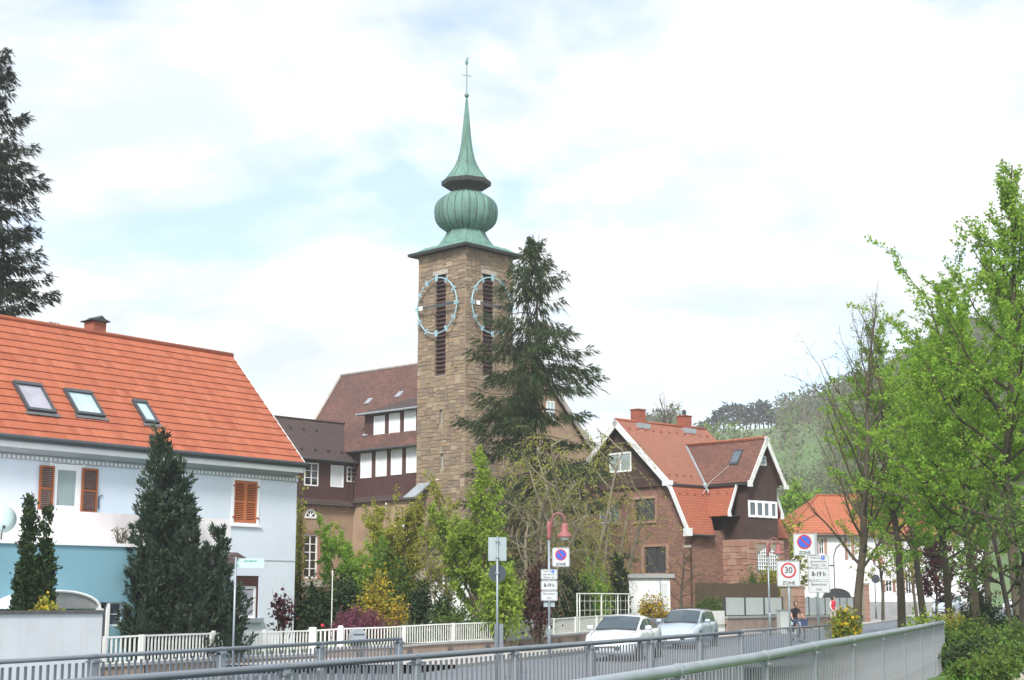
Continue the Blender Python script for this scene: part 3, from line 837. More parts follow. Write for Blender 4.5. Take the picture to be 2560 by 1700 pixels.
# satellite dish on the wall
sd, sz = AF.uz(7, 1298, 0.5)
dish = thing("satellite_dish", "pale round satellite dish mounted on the annexe terrace", "dish", AF.world(sd, 0.5, sz), AF.rz - R(25))
mb = MB(); mb.lathe([(0.0, 0.0), (0.2, -0.02), (0.38, -0.07), (0.40, -0.055), (0.2, 0.0), (0.0, 0.02)], 24, axis='y'); mb.build("reflector", M["sign_pale_green"], dish, True)
mb = MB(); mb.tube([(0, 0.02, 0), (0, 0.12, -0.1), (0, 0.12, -1.0)], 0.025, 6); mb.build("bracket", M["dark_metal"], dish)
mb = MB(); mb.tube([(0, 0, -0.38), (0, -0.4, -0.25)], 0.014, 6); mb.box(-0.04, 0.04, -0.47, -0.38, -0.29, -0.2); mb.build("feed_arm", M["dark_metal"], dish)

# garden wall with dark coping
GC = W(254, 1600, 40)
GF = Frame(GC.x, GC.y, 39)
gw = thing("garden_wall", "plain light grey garden wall with dark stone coping beside blue annexe", "wall", (GC.x, GC.y, 0), GF.rz)
_, zg = GF.uz(200, 1534)
MB().box(-9, 0, 0, 0.22, 0, zg).build("wall_face", M["grey_wall"], gw)
x = 0.06
for i in range(10):
    MB().box(x - 0.92, x - 0.012, -0.05, 0.27, zg + 0.002, zg + 0.085).build("coping_stone", M["coping"], gw); x -= 0.93
# ================================================================== church tower
TN = W(1162, 1000, 94)                      # the tower corner nearest the street
TFR = Frame(TN.x, TN.y, 43.5)               # right face
_tf = Frame(TN.x, TN.y, 133.5)
TW = 4.42
TLc = _tf.world(-TW, 0)
TF = Frame(TLc[0], TLc[1], 133.5)           # left face, local x 0..TW
tower = thing("church_tower", "tall square sandstone church tower with green copper onion spire", "church tower", (TLc[0], TLc[1], 0), TF.rz)
DC = TF.world(TW / 2, TW / 2)[1]
zE = zat(642, DC)
zTop = zE - 0.05
def tl(x0, x1, y0, y1):
    a, t = TF.uz(x0, y0); b, s = TF.uz(x1, y1); return a, b, s, t
def trr(x0, x1, y0, y1):
    a, t = TFR.uz(x0, y0); b, s = TFR.uz(x1, y1); return a, b, s, t
lv = tl(1088.5, 1114, 690, 936); s1 = tl(1098, 1106, 1024, 1061); s2 = tl(1100, 1108, 1134, 1172)
LH = [lv, s1, s2]
cx_ = (lv[0] + lv[1]) / 2; hw_ = (lv[1] - lv[0]) / 2
cR = trr(1209, 1233, 690, 690); cyR = (cR[0] + cR[1]) / 2
RH = [(cyR - hw_, cyR + hw_, lv[2], lv[3]), (cyR - 0.15, cyR + 0.15, s1[2], s1[3]), (cyR - 0.15, cyR + 0.15, s2[2], s2[3])]
mb = MB()
wall_holes(mb, 0.0, TW, 0, zTop, LH, 0.0, 0.35)
core = MB()
wall_holes(core, 0.0, TW, 0, zTop, RH, 0.0, 0.35)
mb.add([(TW - y, x, z) for x, y, z in core.v], core.f)
mb.quad((0, 0, 0), (0, 0, zTop), (0, TW, zTop), (0, TW, 0)); mb.quad((0, TW, 0), (0, TW, zTop), (TW, TW, zTop), (TW, TW, 0))
shaft = mb.build("shaft", M["tower_mortar"], tower)
# stones: each ashlar proud of the joints
sm = MB().add([(0, 0, 0), (1, 0, 0), (1, 0, 1), (0, 0, 1), (0.035, -1, 0.05), (0.965, -1, 0.05), (0.97, -1, 0.95), (0.03, -1, 0.95)],
              [(4, 5, 6, 7), (0, 1, 5, 4), (1, 2, 6, 5), (2, 3, 7, 6), (3, 0, 4, 7)]).mesh("stone")
sm.materials.append(M["tower_stone"])
rng = random.Random(11)
def lay_stones(x0, x1, z0, z1, holes, hmin, hmax, wmin, wmax, rng, rubble=False):
    out = []; z = z0
    while z < z1 - 0.05:
        h = min(rng.uniform(hmin, hmax), z1 - z)
        if z1 - z - h < hmin * 0.5: h = z1 - z
        x = x0; first = True
        while x < x1 - 1e-4:
            w = rng.uniform(wmin, wmax)
            if x1 - x - w < wmin * 0.6: w = x1 - x
            zs = [(z, z + h)]
            if rubble:
                k_ = max(1, round(h / 0.27) + rng.choice((-1, 0, 0, 0, 1))); cuts = sorted([0.0, 1.0] + [((i + 1) / k_) + rng.uniform(-0.3, 0.3) / k_ for i in range(k_ - 1)])
                zs = [(z + h * p, z + h * q) for p, q in zip(cuts, cuts[1:])]
            elif w < wmin * 1.35 and h > hmin * 1.5 and rng.random() < 0.6: zs = [(z, z + h * 0.48), (z + h * 0.5, z + h)]
            for a_, b_ in zs:
                segs = [(x, x + w)]
                for hx0, hx1, hz0, hz1 in holes:
                    if b_ <= hz0 or a_ >= hz1: continue
                    ns = []
                    for p, q in segs:
                        if q <= hx0 or p >= hx1: ns.append((p, q)); continue
                        if p < hx0: ns.append((p, hx0))
                        if q > hx1: ns.append((hx1, q))
                    segs = ns
                for p, q in segs:
                    if q - p > 0.05: out.append((p + 0.008, q - 0.008, a_ + 0.008, b_ - 0.008))
            x += w
        z += h
    return out
stL = lay_stones(0.0, TW, 5.0, zTop, LH, 0.62, 1.0, 0.22, 0.62, rng, True)
stR = lay_stones(0.0, TW, 5.0, zTop, RH, 0.62, 1.0, 0.22, 0.62, rng, True)
order = sorted(range(len(stL)), key=lambda i: -((stL[i][1] - stL[i][0]) * (stL[i][3] - stL[i][2])) if stL[i][2] > 8.5 else 0)
pick = set(order[:300])
rest = MB()
def add_stone(mbx, p, right=False):
    a, b, c, d = p; t = rng.uniform(0.018, 0.055)
    vv = []
    for x, y, z in [(0, 0, 0), (1, 0, 0), (1, 0, 1), (0, 0, 1), (0.035, -1, 0.05), (0.965, -1, 0.05), (0.97, -1, 0.95), (0.03, -1, 0.95)]:
        X = a + (b - a) * x; Y = y * t - 0.001; Z = c + (d - c) * z
        vv.append((TW - Y, X, Z) if right else (X, Y, Z))
    mbx.add(vv, [(4, 5, 6, 7), (0, 1, 5, 4), (1, 2, 6, 5), (2, 3, 7, 6), (3, 0, 4, 7)])
for i, p in enumerate(stL):
    if i in pick:
        inst("stone", sm, shaft, (p[0], -0.001, p[2]), (0, 0, 0), (p[1] - p[0], rng.uniform(0.018, 0.055), p[3] - p[2]))
    else: add_stone(rest, p)
for p in stR: add_stone(rest, p, True)
rest.build("stone_rest", M["tower_stone"], shaft, kind="stuff")
# lintels, louvres, slit panes
def on_right(o):
    o.location = (TW, 0, 0); o.rotation_euler = (0, 0, R(90)); return o
for right, holes in ((False, LH), (True, RH)):
    a, b, c, d = holes[0]
    lt = MB().box(a - 0.2, b + 0.2, -0.06, 0.1, d + 0.002, d + 0.28).build("lintel", M["sandstone_grey"], tower)
    lo_ = MB().box(a, b, 0.22, 0.3, c, d).build("louvre_panel", M["louvre"], tower)
    sl = MB().add([(0, 0, 0), (b - a, 0, 0), (b - a, 0.16, 0.15), (0, 0.16, 0.15), (0, 0.0, -0.03), (b - a, 0.0, -0.03), (b - a, 0.16, 0.12), (0, 0.16, 0.12)], [(0, 1, 2, 3), (7, 6, 5, 4), (0, 4, 5, 1)]).mesh("louvre_slat")
    sl.materials.append(M["brown_cladding"])
    ns = 24
    for i in range(ns): inst("louvre_slat", sl, lo_, (a, 0.05, c + 0.05 + (d - c - 0.2) * i / (ns - 1)))
    if right: on_right(lt); on_right(lo_)
    for h in holes[1:]:
        w_ = window(tower, h[0], h[1], h[2], h[3], 0.16, M["sandstone_grey"], M["pane_cyan"], 1, 1, 0.05, 0.05)
        if right: on_right(w_)
# eave and spire
U = 0.37 * DC / F
def zs4(y): return zat(100 + y * 0.37, DC)
def ring(half, s, z, n=96, seam=True):
    out = []
    for k in range(n):
        th = 2 * math.pi * k / n
        sq = half / max(abs(math.cos(th)), abs(math.sin(th)))
        m8 = (th + math.pi / 8) % (math.pi / 4) - math.pi / 8
        oc = half * math.cos(math.pi / 8) / math.cos(math.pi / 8 - abs(m8)) if False else half * 1.0 / (math.cos(((th) % (math.pi / 4)) - math.pi / 8) / math.cos(math.pi / 8))
        r = sq * (1 - s) + oc * s
        if seam and k % 4 == 0: r *= 1.022
        out.append((TW / 2 + r * math.cos(th), TW / 2 + r * math.sin(th), z))
    return out
def loft(secs, seam=True, n=96):
    mb = MB()
    for i, (half, s, z) in enumerate(secs):
        mb.v += ring(half, s, z, n, seam)
        if i:
            for k in range(n):
                k2 = (k + 1) % n
                mb.f.append(((i - 1) * n + k, (i - 1) * n + k2, i * n + k2, i * n + k))
    mb.f.append(tuple(range(n - 1, -1, -1))); e = (len(secs) - 1) * n
    mb.f.append(tuple(e + k for k in range(n)))
    return mb
HE = TW / 2 + 0.52
loft([(HE, 0, zE - 0.06), (HE + 0.02, 0, zE + 0.12)], False).build("eave_board", M["copper_dark"], tower)
sp = loft([(HE - 0.02, 0, zE + 0.12), (HE * 0.84, 0.03, zE + 0.30), (HE * 0.70, 0.10, zE + 0.58), (1.78, 0.25, zs4(1437)), (1.85, 0.7, zs4(1415)), (190 * U, 1, zs4(1390)), (158 * U, 1, zs4(1350)), (135 * U, 1, zs4(1312)), (132 * U, 1, zs4(1300))])
sp.build("skirt_roof", M["copper"], tower)
on = [(132, 1301), (150, 1288), (180, 1268), (203, 1240), (214, 1205), (218, 1160), (212, 1120), (198, 1092), (172, 1068), (140, 1050), (108, 1040), (100, 1034)]
loft([(r * U, 1, zs4(y)) for r, y in on]).build("onion_dome", M["copper"], tower, True)
nk = [(100, 1034), (101, 1022), (112, 1010), (135, 999), (162, 991), (170, 984), (170, 957)]
loft([(r * U, 1, zs4(y)) for r, y in nk]).build("lantern_neck", M["copper_dark"], tower)
sp = [(168, 957), (140, 933), (116, 903), (92, 872), (74, 840), (58, 800), (46, 752), (37, 700), (27, 600), (17, 500), (9, 420), (5, 385)]
loft([(r * U, 1, zs4(y)) for r, y in sp]).build("spire", M["copper"], tower)
cxy = (TW / 2, TW / 2)
for k in range(24):
    th = 2 * math.pi * (k + 0.5) / 24
    for prof, rr_ in ((on, 0.022), (sp[:8], 0.016)):
        if prof is not on and k % 3: continue
        pts_ = []
        for r_, y_ in prof:
            half = r_ * U; rad = half / (math.cos((th % (math.pi / 4)) - math.pi / 8) / math.cos(math.pi / 8))
            pts_.append((TW / 2 + rad * math.cos(th), TW / 2 + rad * math.sin(th), zs4(y_)))
        sb = MB(); sb.tube(pts_, rr_, 4); sb.build("seam", M["copper_dark"], tower)
mb = MB(); mb.lathe([(0.02, -0.17), (0.11, -0.12), (0.165, 0), (0.11, 0.12), (0.02, 0.17)], 14, (cxy[0], cxy[1], zs4(375))); mb.build("finial_ball", M["copper"], tower, True)
mb = MB(); mb.tube([(cxy[0], cxy[1], zs4(380)), (cxy[0], cxy[1], zs4(150))], 0.03, 6); mb.build("finial_rod", M["copper"], tower)
mb = MB(); z_ = zs4(240); mb.tube([(cxy[0] - 0.30, cxy[1] - 0.12, z_ + 0.09), (cxy[0] + 0.30, cxy[1] + 0.12, z_ - 0.09)], 0.025, 6); mb.build("cross_arm", M["copper"], tower)
z_ = zs4(150)
mb = MB(); mb.prism([(-0.16, -0.12), (-0.05, -0.2), (0.08, -0.16), (0.12, 0.0), (0.05, 0.1), (0.13, 0.32), (0.05, 0.3), (-0.02, 0.16), (-0.1, 0.16), (-0.12, 0.02)], -0.025, 0.025, 'y')
mb.v = [(x + cxy[0], y + cxy[1], z + z_) for x, y, z in mb.v]; mb.build("weathercock", M["copper"], tower)
mb = MB(); mb.tube([(-0.07, 0.3, 4), (-0.07, 0.3, zE - 0.1)], 0.02, 5); mb.build("lightning_conductor", M["dark_metal"], tower)

# clocks: open iron rings
def clock(frame, u, z, rz, r, label):
    t = thing("tower_clock", label, "clock", frame.world(u, -0.34, z), rz, "clocks on the church tower")
    mb = MB(); n = 48
    pts = [(math.cos(2 * math.pi * i / n) * r, 0, math.sin(2 * math.pi * i / n) * r) for i in range(n + 1)]
    mb.tube(pts, 0.046, 6, False); mb.build("ring", M["clock_blue"], t, True)
    for h in range(12):
        mk = MB(); a = 2 * math.pi * h / 12; big = h % 3 == 0
        for off in ((-0.09, 0.0, 0.09) if big else (-0.05, 0.05)):
            for q in (-1, 1):
                pass
            c, s = math.cos(a), math.sin(a)
            def pt(rad, tan, yy): return (c * rad - s * tan, yy, s * rad + c * tan)
            r0, r1 = r - 0.22, r + 0.20; w = 0.03
            v = [pt(r0, off - w, -0.07), pt(r1, off - w, -0.07), pt(r1, off + w, -0.07), pt(r0, off + w, -0.07), pt(r0, off - w, -0.045), pt(r1, off - w, -0.045), pt(r1, off + w, -0.045), pt(r0, off + w, -0.045)]
            mk.add(v, [(0, 3, 2, 1), (4, 5, 6, 7), (0, 1, 5, 4), (1, 2, 6, 5), (2, 3, 7, 6), (3, 0, 4, 7)])
        mk.build("hour_marker", M["clock_blue"], t)
    MB().box(-0.25, r - 0.2, -0.10, -0.075, -0.085, 0.075).build("minute_hand", M["sign_dark"], t)
    MB().box(-r * 0.66, 0.2, -0.135, -0.11, -0.095, 0.065).build("hour_hand", M["sign_grey"], t)
    MB().box(-r * 0.84, -r * 0.665, -0.135, -0.11, -0.14, 0.12).build("hand_tip", M["white_paint"], t)
    st = MB()
    for ang in (45, 135, 225, 315): st.tube([(math.cos(R(ang)) * r, 0, math.sin(R(ang)) * r), (math.cos(R(ang)) * r, 0.33, math.sin(R(ang)) * r)], 0.02, 5)
    st.build("standoff", M["dark_metal"], t)
    return t
uc, zc = TF.uz(1099.5, 763, -0.34)
rc = 71.0 * DC / F
clock(TF, cx_, zc, TF.rz, rc, "pale blue open ring clock on tower face towards white shuttered windows")
clock(TFR, cyR, zc, TFR.rz, rc, "pale blue open ring clock half hidden behind tall spruce")

# ================================================================== nave and rectory behind the tower
church = thing("church_building", "church hall with weathered red-brown roof and rows of white blinds beside tower", "church", (TLc[0], TLc[1], 0), TF.rz)
YF = 0.75                                       # facade plane behind the tower's face
RY = YF + 7.0
xi, zi = TF.uz(886, 1140, YF)
xrl, zrl = TF.uz(853, 940, RY)
_, zrr = TF.uz(1041, 911, RY)
zR = (zrl + zrr) / 2
xg = TF.uz(1316, 880, RY)[0]
zev = TF.uz(960, 1120, YF - 0.5)[1]
slope = (zR - zev) / (RY - (YF - 0.5))
def crect(x0, x1, y0, y1, d): 
    a, t = TF.uz(x0, y0, d); b, s = TF.uz(x1, y1, d); return a, b, s, t
wins = [crect(*r, YF) for r in ((903, 929, 1134, 1194), (941, 967, 1129, 1190), (979, 1005, 1124, 1186), (1017, 1043, 1119, 1181))]
zbot = 9.0
mb = MB(); wall_holes(mb, xi, 0.6, zbot, zev - 0.05, wins, YF, 0.15); mb.build("clad_wall", M["brown_cladding"], church)
def blind(parent, r, y):
    a, b, c, d = r
    f = window(parent, a, b, c, d, y - 0.05, M["white_paint"], M["shutter_white"], 1, 1, 0.07, 0.06, pane_name="roller_blind")
for r in wins: blind(church, r, YF)
mb = MB(); mb.box(xi - 1.2, 0.5, YF + 0.02, YF + 0.3, 0, zbot - 0.005); mb.build("stone_wall", M["sandstone"], church)
mb = MB(); mb.slab((xi - 0.4, YF - 0.25, zbot - 0.35), (0.4, YF - 0.25, zbot - 0.35), (0.4, YF + 0.0, zbot + 0.05), (xi - 0.4, YF, zbot + 0.05), 0.06); mb.build("pent_strip", M["slate_brown"], church)
# main roof slope
xh = TF.uz(785, 1056, YF - 0.5)[0]                        # foot of the hip
def proj(p):
    c, s_ = math.cos(PITCH), math.sin(PITCH); X, Y, Z = p[0], p[1], p[2] - EYE
    dep = Y * c + Z * s_; up_ = Z * c - Y * s_
    return 1280 + F * X / dep, 850 - F * up_ / dep
def hip_err(x):
    a_ = proj(TF.world(xrl, RY, zR)); b_ = proj(TF.world(x, YF - 0.5, zev)); t_ = (1055 - a_[1]) / (b_[1] - a_[1])
    return abs(a_[0] + (b_[0] - a_[0]) * t_ - 785)
xh = min((hip_err(xrl - 6 + i * 0.05), xrl - 6 + i * 0.05) for i in range(240))[1]
mb = MB()
mb.slab((xh, YF - 0.5, zev), (xg + 0.3, YF - 0.5, zev), (xg + 0.3, RY, zR), (xrl, RY, zR), 0.15)
mb.slab((xg + 0.3, 2 * RY - YF + 0.5, zev), (xh, 2 * RY - YF + 0.5, zev), (xrl, RY, zR), (xg + 0.3, RY, zR), 0.15)
mb.slab((xh, 2 * RY - YF + 0.5, zev), (xh, YF - 0.5, zev), (xrl, RY, zR), (xrl - 0.02, RY + 0.05, zR), 0.15)
mroof = mb.build("roof", M["church_tile"], church)
mb = MB(); mb.tube([(xrl, RY, zR + 0.03), (xg + 0.3, RY, zR + 0.03)], 0.12, 8); mb.tube([(xrl, RY, zR + 0.03), (xh, YF - 0.5, zev + 0.03)], 0.11, 8); mb.build("ridge_tile", M["sandstone_grey"], mroof, True)
mb = MB(); mb.tube([(xi + 0.3, YF - 0.55, zev - 0.03), (0.2, YF - 0.55, zev - 0.03)], 0.08, 8); mb.build("gutter", M["dark_metal"], church)
# brown lower part of the slope
def on_slope(x, y, h=0.0): return (x, y, zev + (y - (YF - 0.5)) * slope + h)
# dormer band
DY = YF + 0.75
dw = [crect(*r, DY) for r in ((936, 962, 1041, 1097), (974, 1000, 1034, 1092), (1012, 1040, 1027, 1087))]
xd0 = crect(912, 912, 1040, 1040, DY)[0]
zdt = TF.uz(980, 1026, DY - 0.3)[1]
zdb = zev + (DY - YF + 0.5) * slope - 0.1
mb = MB(); wall_holes(mb, xd0, 1.2, zdb, zdt, dw, DY, 0.12)
yb = YF - 0.5 + (zdt - zev) / slope
mb.add([(xd0, DY, zdb), (xd0, DY, zdt), (xd0, yb, zdt)], [(0, 1, 2)])
mb.build("dormer_wall", M["brown_cladding"], church)
for r in dw: blind(church, r, DY)
yb2 = YF - 0.5 + (zdt + 1.25 - zev) / slope
mb = MB(); mb.slab((xd0 - 0.4, DY - 0.45, zdt - 0.02), (1.2, DY - 0.45, zdt - 0.02), (1.2, yb2, zdt + 1.3), (xd0 + 1.5, yb2, zdt + 1.3), 0.1)
mb.slab((xd0 - 0.4, yb + 0.3, zdt - 0.02 + 0.25), (xd0 - 0.4, DY - 0.45, zdt - 0.02), (xd0 + 1.5, yb2, zdt + 1.3), (xd0 + 1.4, yb2 + 0.1, zdt + 1.3), 0.06)
mb.build("dormer_roof", M["slate_brown"], church)
mb = MB(); mb.tube([(xd0 - 0.4, DY - 0.48, zdt - 0.03), (1.1, DY - 0.48, zdt - 0.03)], 0.075, 8); mb.build("gutter", M["zinc_light"], church)
for px, py in ((921, 1005), (997, 988), (917, 1085)):
    best = min(((abs(TF.uz(px, py, YF - 0.5 + 7.5 * i / 200)[1] - (zev + 7.5 * i / 200 * slope)), i) for i in range(201)))
    y = YF - 0.5 + 7.5 * best[1] / 200; x = TF.uz(px, py, y)[0]
    mb = MB(); mb.slab((x - 0.24, y - 0.24, on_slope(0, y - 0.24, 0.1)[2]), (x + 0.24, y - 0.24, on_slope(0, y - 0.24, 0.1)[2]), (x + 0.24, y + 0.22, on_slope(0, y + 0.22, 0.1)[2]), (x - 0.24, y + 0.22, on_slope(0, y + 0.22, 0.1)[2]), 0.1)
    mb.build("roof_light", M["zinc_light"], mroof)
# gable towards the spruce
ygb = 2 * RY - YF
mb = MB(); xx = xg
mb.add([(xx, YF, 0), (xx, ygb, 0), (xx, ygb, zev - 0.1), (xx, RY, zR - 0.25), (xx, YF, zev - 0.1)], [(0, 1, 2, 3, 4)])
mb.build("gable_wall", M["sandstone"], church)
mb = MB()
mb.slab((xx + 0.34, ygb + 0.4, zev - 0.55), (xx + 0.34, ygb + 0.4, zev + 0.0), (xx + 0.34, RY, zR + 0.05), (xx + 0.34, RY, zR - 0.4), 0.08); mb.build("barge_board", M["sandstone_grey"], church)
for yy, zz_ in ((RY + 2.4, zR - 4.2), (RY + 1.0, zR - 7.5)):
    w_ = window(church, -0.4, 0.4, zz_ - 0.7, zz_ + 0.7, 0, M["white_paint"], M["pane_cyan"], 2, 2, 0.09, 0.05)
    w_.location = (xx + 0.06, yy, 0); w_.rotation_euler = (0, 0, R(90))
# left wing (facade turned towards the tower)
wing = thing("rectory_wing", "rectory wing with dark brown roof, brown cladding and sandstone ground floor", "building", (TLc[0], TLc[1], 0), TF.rz)
IC = TF.world(xi, YF)
WF = Frame(IC[0], IC[1], 43.5)               # local u: 0 at inner corner, negative towards the street
WL = -11.0
def wrect(x0, x1, y0, y1, d=0.0):
    a, t = WF.uz(x0, y0, d); b, s = WF.uz(x1, y1, d); return a, b, s, t
zwe = WF.uz(820, 1150, -0.4)[1]; zwc = WF.uz(800, 1252)[1]
wing.location = (IC[0], IC[1], 0); wing.rotation_euler = (0, 0, WF.rz)
uw = [wrect(761, 795, 1155, 1216), wrect(827, 858, 1162, 1219), wrect(867, 889, 1166, 1206)]
mb = MB(); wall_holes(mb, WL, 0, zwc, zwe - 0.05, uw, 0, 0.15); mb.build("clad_wall", M["brown_cladding"], wing)
window(wing, *uw[0], -0.03, M["white_paint"], M["pane_dark"], 2, 3, 0.09, 0.07)
f = window(wing, *uw[1], -0.03, M["white_paint"], M["shutter_white"], 1, 1, 0.07, 0.07, pane_name="roller_blind")
window(wing, *uw[2], -0.03, M["white_paint"], M["pane_dark"], 2, 3, 0.08, 0.07)
lw = [wrect(761, 793, 1335, 1446)]
mb = MB(); wall_holes(mb, WL, 0, 0, zwc - 0.003, lw, 0.06, 0.25); mb.build("stone_wall", M["sandstone"], wing)
window(wing, *lw[0], 0.10, M["white_paint"], M["pane_dark"], 2, 5, 0.10, 0.07)
a, b, c, d = lw[0]
mb = MB(); mb.box(a - 0.22, a - 0.002, 0.0, 0.2, c, d + 0.2); mb.box(b + 0.002, b + 0.22, 0.0, 0.2, c, d + 0.2); mb.box(a - 0.002, b + 0.002, 0.0, 0.2, d + 0.002, d + 0.25); mb.build("window_surround", M["red_stone"], wing)
mb = MB(); mb.box(a - 0.5, b + 0.6, -0.25, 0.05, c - 0.55, c - 0.1); mb.build("window_sill", M["sandstone_grey"], wing)
# half-round window above
a0, a1, c0, c1 = wrect(762, 792, 1271, 1292)
cxw = (a0 + a1) / 2; rw = (a1 - a0) / 2
def halfdisc(r0, r1, y0, y1, z, n=12, cx=cxw):
    mb = MB()
    for i in range(n):
        t0 = math.pi * i / n; t1 = math.pi * (i + 1) / n
        p = [(cx + math.cos(t) * r, z + math.sin(t) * r) for t, r in ((t0, r0), (t1, r0), (t1, r1), (t0, r1))]
        v = [(x, y0, zz) for x, zz in p] + [(x, y1, zz) for x, zz in p]
        mb.add(v, [(0, 1, 2, 3), (7, 6, 5, 4), (0, 4, 5, 1), (2, 6, 7, 3)])
    return mb
hw2 = halfdisc(rw * 0.72, rw, 0.0, 0.055, c0); 
for ang in (45, 90, 135): hw2.tube([(cxw, 0.03, c0), (cxw + math.cos(R(ang)) * rw * 0.75, 0.03, c0 + math.sin(R(ang)) * rw * 0.75)], 0.045, 4)
hw2.box(cxw - rw, cxw + rw, 0.0, 0.055, c0 - 0.12, c0)
ho = hw2.build("window", M["white_paint"], wing)
halfdisc(0.01, rw * 0.74, 0.035, 0.045, c0).build("pane", M["pane_dark"], ho)
halfdisc(rw + 0.01, rw + 0.22, -0.03, 0.056, c0).build("arch_surround", M["red_stone"], wing)
mb = MB(); mb.slab((WL, -0.3, zwc - 0.28), (0, -0.3, zwc - 0.28), (0, 0.0, zwc + 0.1), (WL, 0.0, zwc + 0.1), 0.06); mb.build("pent_strip", M["slate_brown"], wing)
# wing roof
ry = 3.6; zwr = WF.uz(790, 1053, ry)[1]; ur_ = WF.uz(884, 1062, ry)[0]
mb = MB(); mb.slab((WL, -0.45, zwe), (0.35, -0.45, zwe), (ur_, ry, zwr), (WL, ry, zwr), 0.12)
mb.slab((ur_, 2 * ry, zwe), (WL, 2 * ry, zwe), (WL, ry, zwr), (ur_, ry, zwr), 0.12)
wroof = mb.build("roof", M["slate_brown"], wing)
mb = MB(); mb.tube([(WL, ry, zwr + 0.02), (ur_, ry, zwr + 0.02)], 0.09, 8); mb.build("ridge_tile", M["slate_brown"], wroof, True)
mb = MB(); mb.tube([(WL, -0.5, zwe - 0.03), (0.2, -0.5, zwe - 0.03)], 0.075, 8); mb.build("gutter", M["dark_metal"], wing)
mb = MB(); p0 = Vector((0.35, -0.45, zwe + 0.06)); p1 = Vector((ur_, ry, zwr + 0.06)); mb.tube([p0, p1], 0.14, 6); mb.build("valley_flashing", M["zinc_light"], wroof)
mb = MB(); mb.tube([(-0.25, -0.12, zwe - 0.1), (-0.25, -0.12, zwc - 0.4)], 0.05, 6); mb.build("downpipe", M["brown_cladding"], wing)
for i in range(8):
    for k, t in ((0, 0.2), (1, 0.72)):
        x = -0.9 - i * 1.15 - k * 0.5; y = -0.45 + t * (ry + 0.45); z = zwe + t * (zwr - zwe)
        MB().box(x - 0.06, x + 0.06, y - 0.12, y + 0.02, z + 0.02, z + 0.15).build("snow_guard", M["dark_metal"], wroof)
# little porch roof at the tower foot
px_, pz_ = TF.uz(1060, 1212, -0.5)
mb = MB(); mb.slab((px_ - 1.0, -1.4, pz_ - 0.8), (px_ + 0.1, -1.4, pz_ - 0.8), (px_ + 0.1, 0.0, pz_ + 0.2), (px_ - 1.0, 0.0, pz_ + 0.2), 0.1); mb.build("porch_roof", M["zinc_light"], church)
# ================================================================== brick villa
VC = W(1678, 1206, 84)
VG = Frame(VC.x, VC.y, 139)      # gable wall: local x runs towards the corner (x=0 at right eave), y = along the ridge
villa = thing("brick_villa", "brick villa with steep red tiled roof, white bargeboards and shingled bay", "house", (VC.x, VC.y, 0), VG.rz)
# local axes: x = -g direction (towards camera right), y = r direction (away, right)
VR = Frame(VC.x, VC.y, 49)
ze_v = VC.z
ap_u, ap_z = VG.uz(1539, 1049)
HWD = -ap_u                                # half width to the apex
xl_v = 2 * ap_u
Lr = 8.4
def vg(x0, x1, y0, y1, d=0.0):
    a, t = VG.uz(x0, y0, d); b, s = VG.uz(x1, y1, d); return a, b, s, t
# where the gable wall stands a little behind the bargeboard
GW = 0.35
zb_v = VG.uz(1600, 1212, GW)[1]            # bottom of the shingled gable
SKX, SKZ = VG.uz(1731, 1336)               # foot of the lower roof
WX = SKX - 0.35                            # brick corner
gwin = vg(1524, 1579, 1134, 1178, GW)
w_a = vg(1586, 1638, 1249, 1301, GW + 0.1); w_b = vg(1611, 1666, 1368, 1432, GW + 0.1); w_c = vg(1496, 1548, 1260, 1306, GW + 0.1)
gm = MB()
lft = xl_v - 0.9
# gable triangle, shingled, with the window opening
def tri_wall():
    mb = MB(); y = GW
    a, b, c, d = gwin
    def xr(z): return -(z - ze_v) / (ap_z - ze_v) * HWD if z > ze_v else 0.0
    def xlft(z): return xl_v + (z - ze_v) / (ap_z - ze_v) * HWD if z > ze_v else xl_v
    zz = [zb_v, ze_v, c, d, ap_z - 0.15]
    zz = sorted(set(zz))
    for p, q in zip(zz, zz[1:]):
        if p >= c - 1e-6 and q <= d + 1e-6:
            mb.quad((xlft(p), y, p), (a, y, p), (a, y, q), (xlft(q), y, q)); mb.quad((b, y, p), (xr(p), y, p), (xr(q), y, q), (b, y, q))
        else: mb.quad((xlft(p), y, p), (xr(p), y, p), (xr(q), y, q), (xlft(q), y, q))
    return mb
tri_wall().build("gable_shingles", M["shingle_brown"], villa)
window(villa, *gwin, GW - 0.03, M["white_paint"], M["pane_curtain"], 2, 1, 0.10, 0.08)
mb = MB()
wall_holes(mb, lft, 0.0, 0, zb_v - 0.004, [w_a, w_b, w_c], GW + 0.1, 0.2)
y = GW + 0.1
def xsk(z): return WX if z < SKZ + 0.3 else WX * (1 - (z - SKZ - 0.3) / (zb_v - SKZ - 0.3))
mb.quad((0, y, 0), (WX, y, 0), (WX, y, SKZ + 0.3), (0, y, SKZ + 0.3)); mb.add([(0, y, SKZ + 0.3), (WX, y, SKZ + 0.3), (0, y, zb_v - 0.004)], [(0, 1, 2)])
mb.quad((WX, y, 0), (WX, y + Lr, 0), (WX, y + Lr, SKZ + 0.3), (WX, y, SKZ + 0.3))
mb.quad((lft, y, 0), (lft, y, zb_v), (lft, y + Lr, zb_v), (lft, y + Lr, 0))
mb.build("brick_wall", M["villa_brick"], villa)
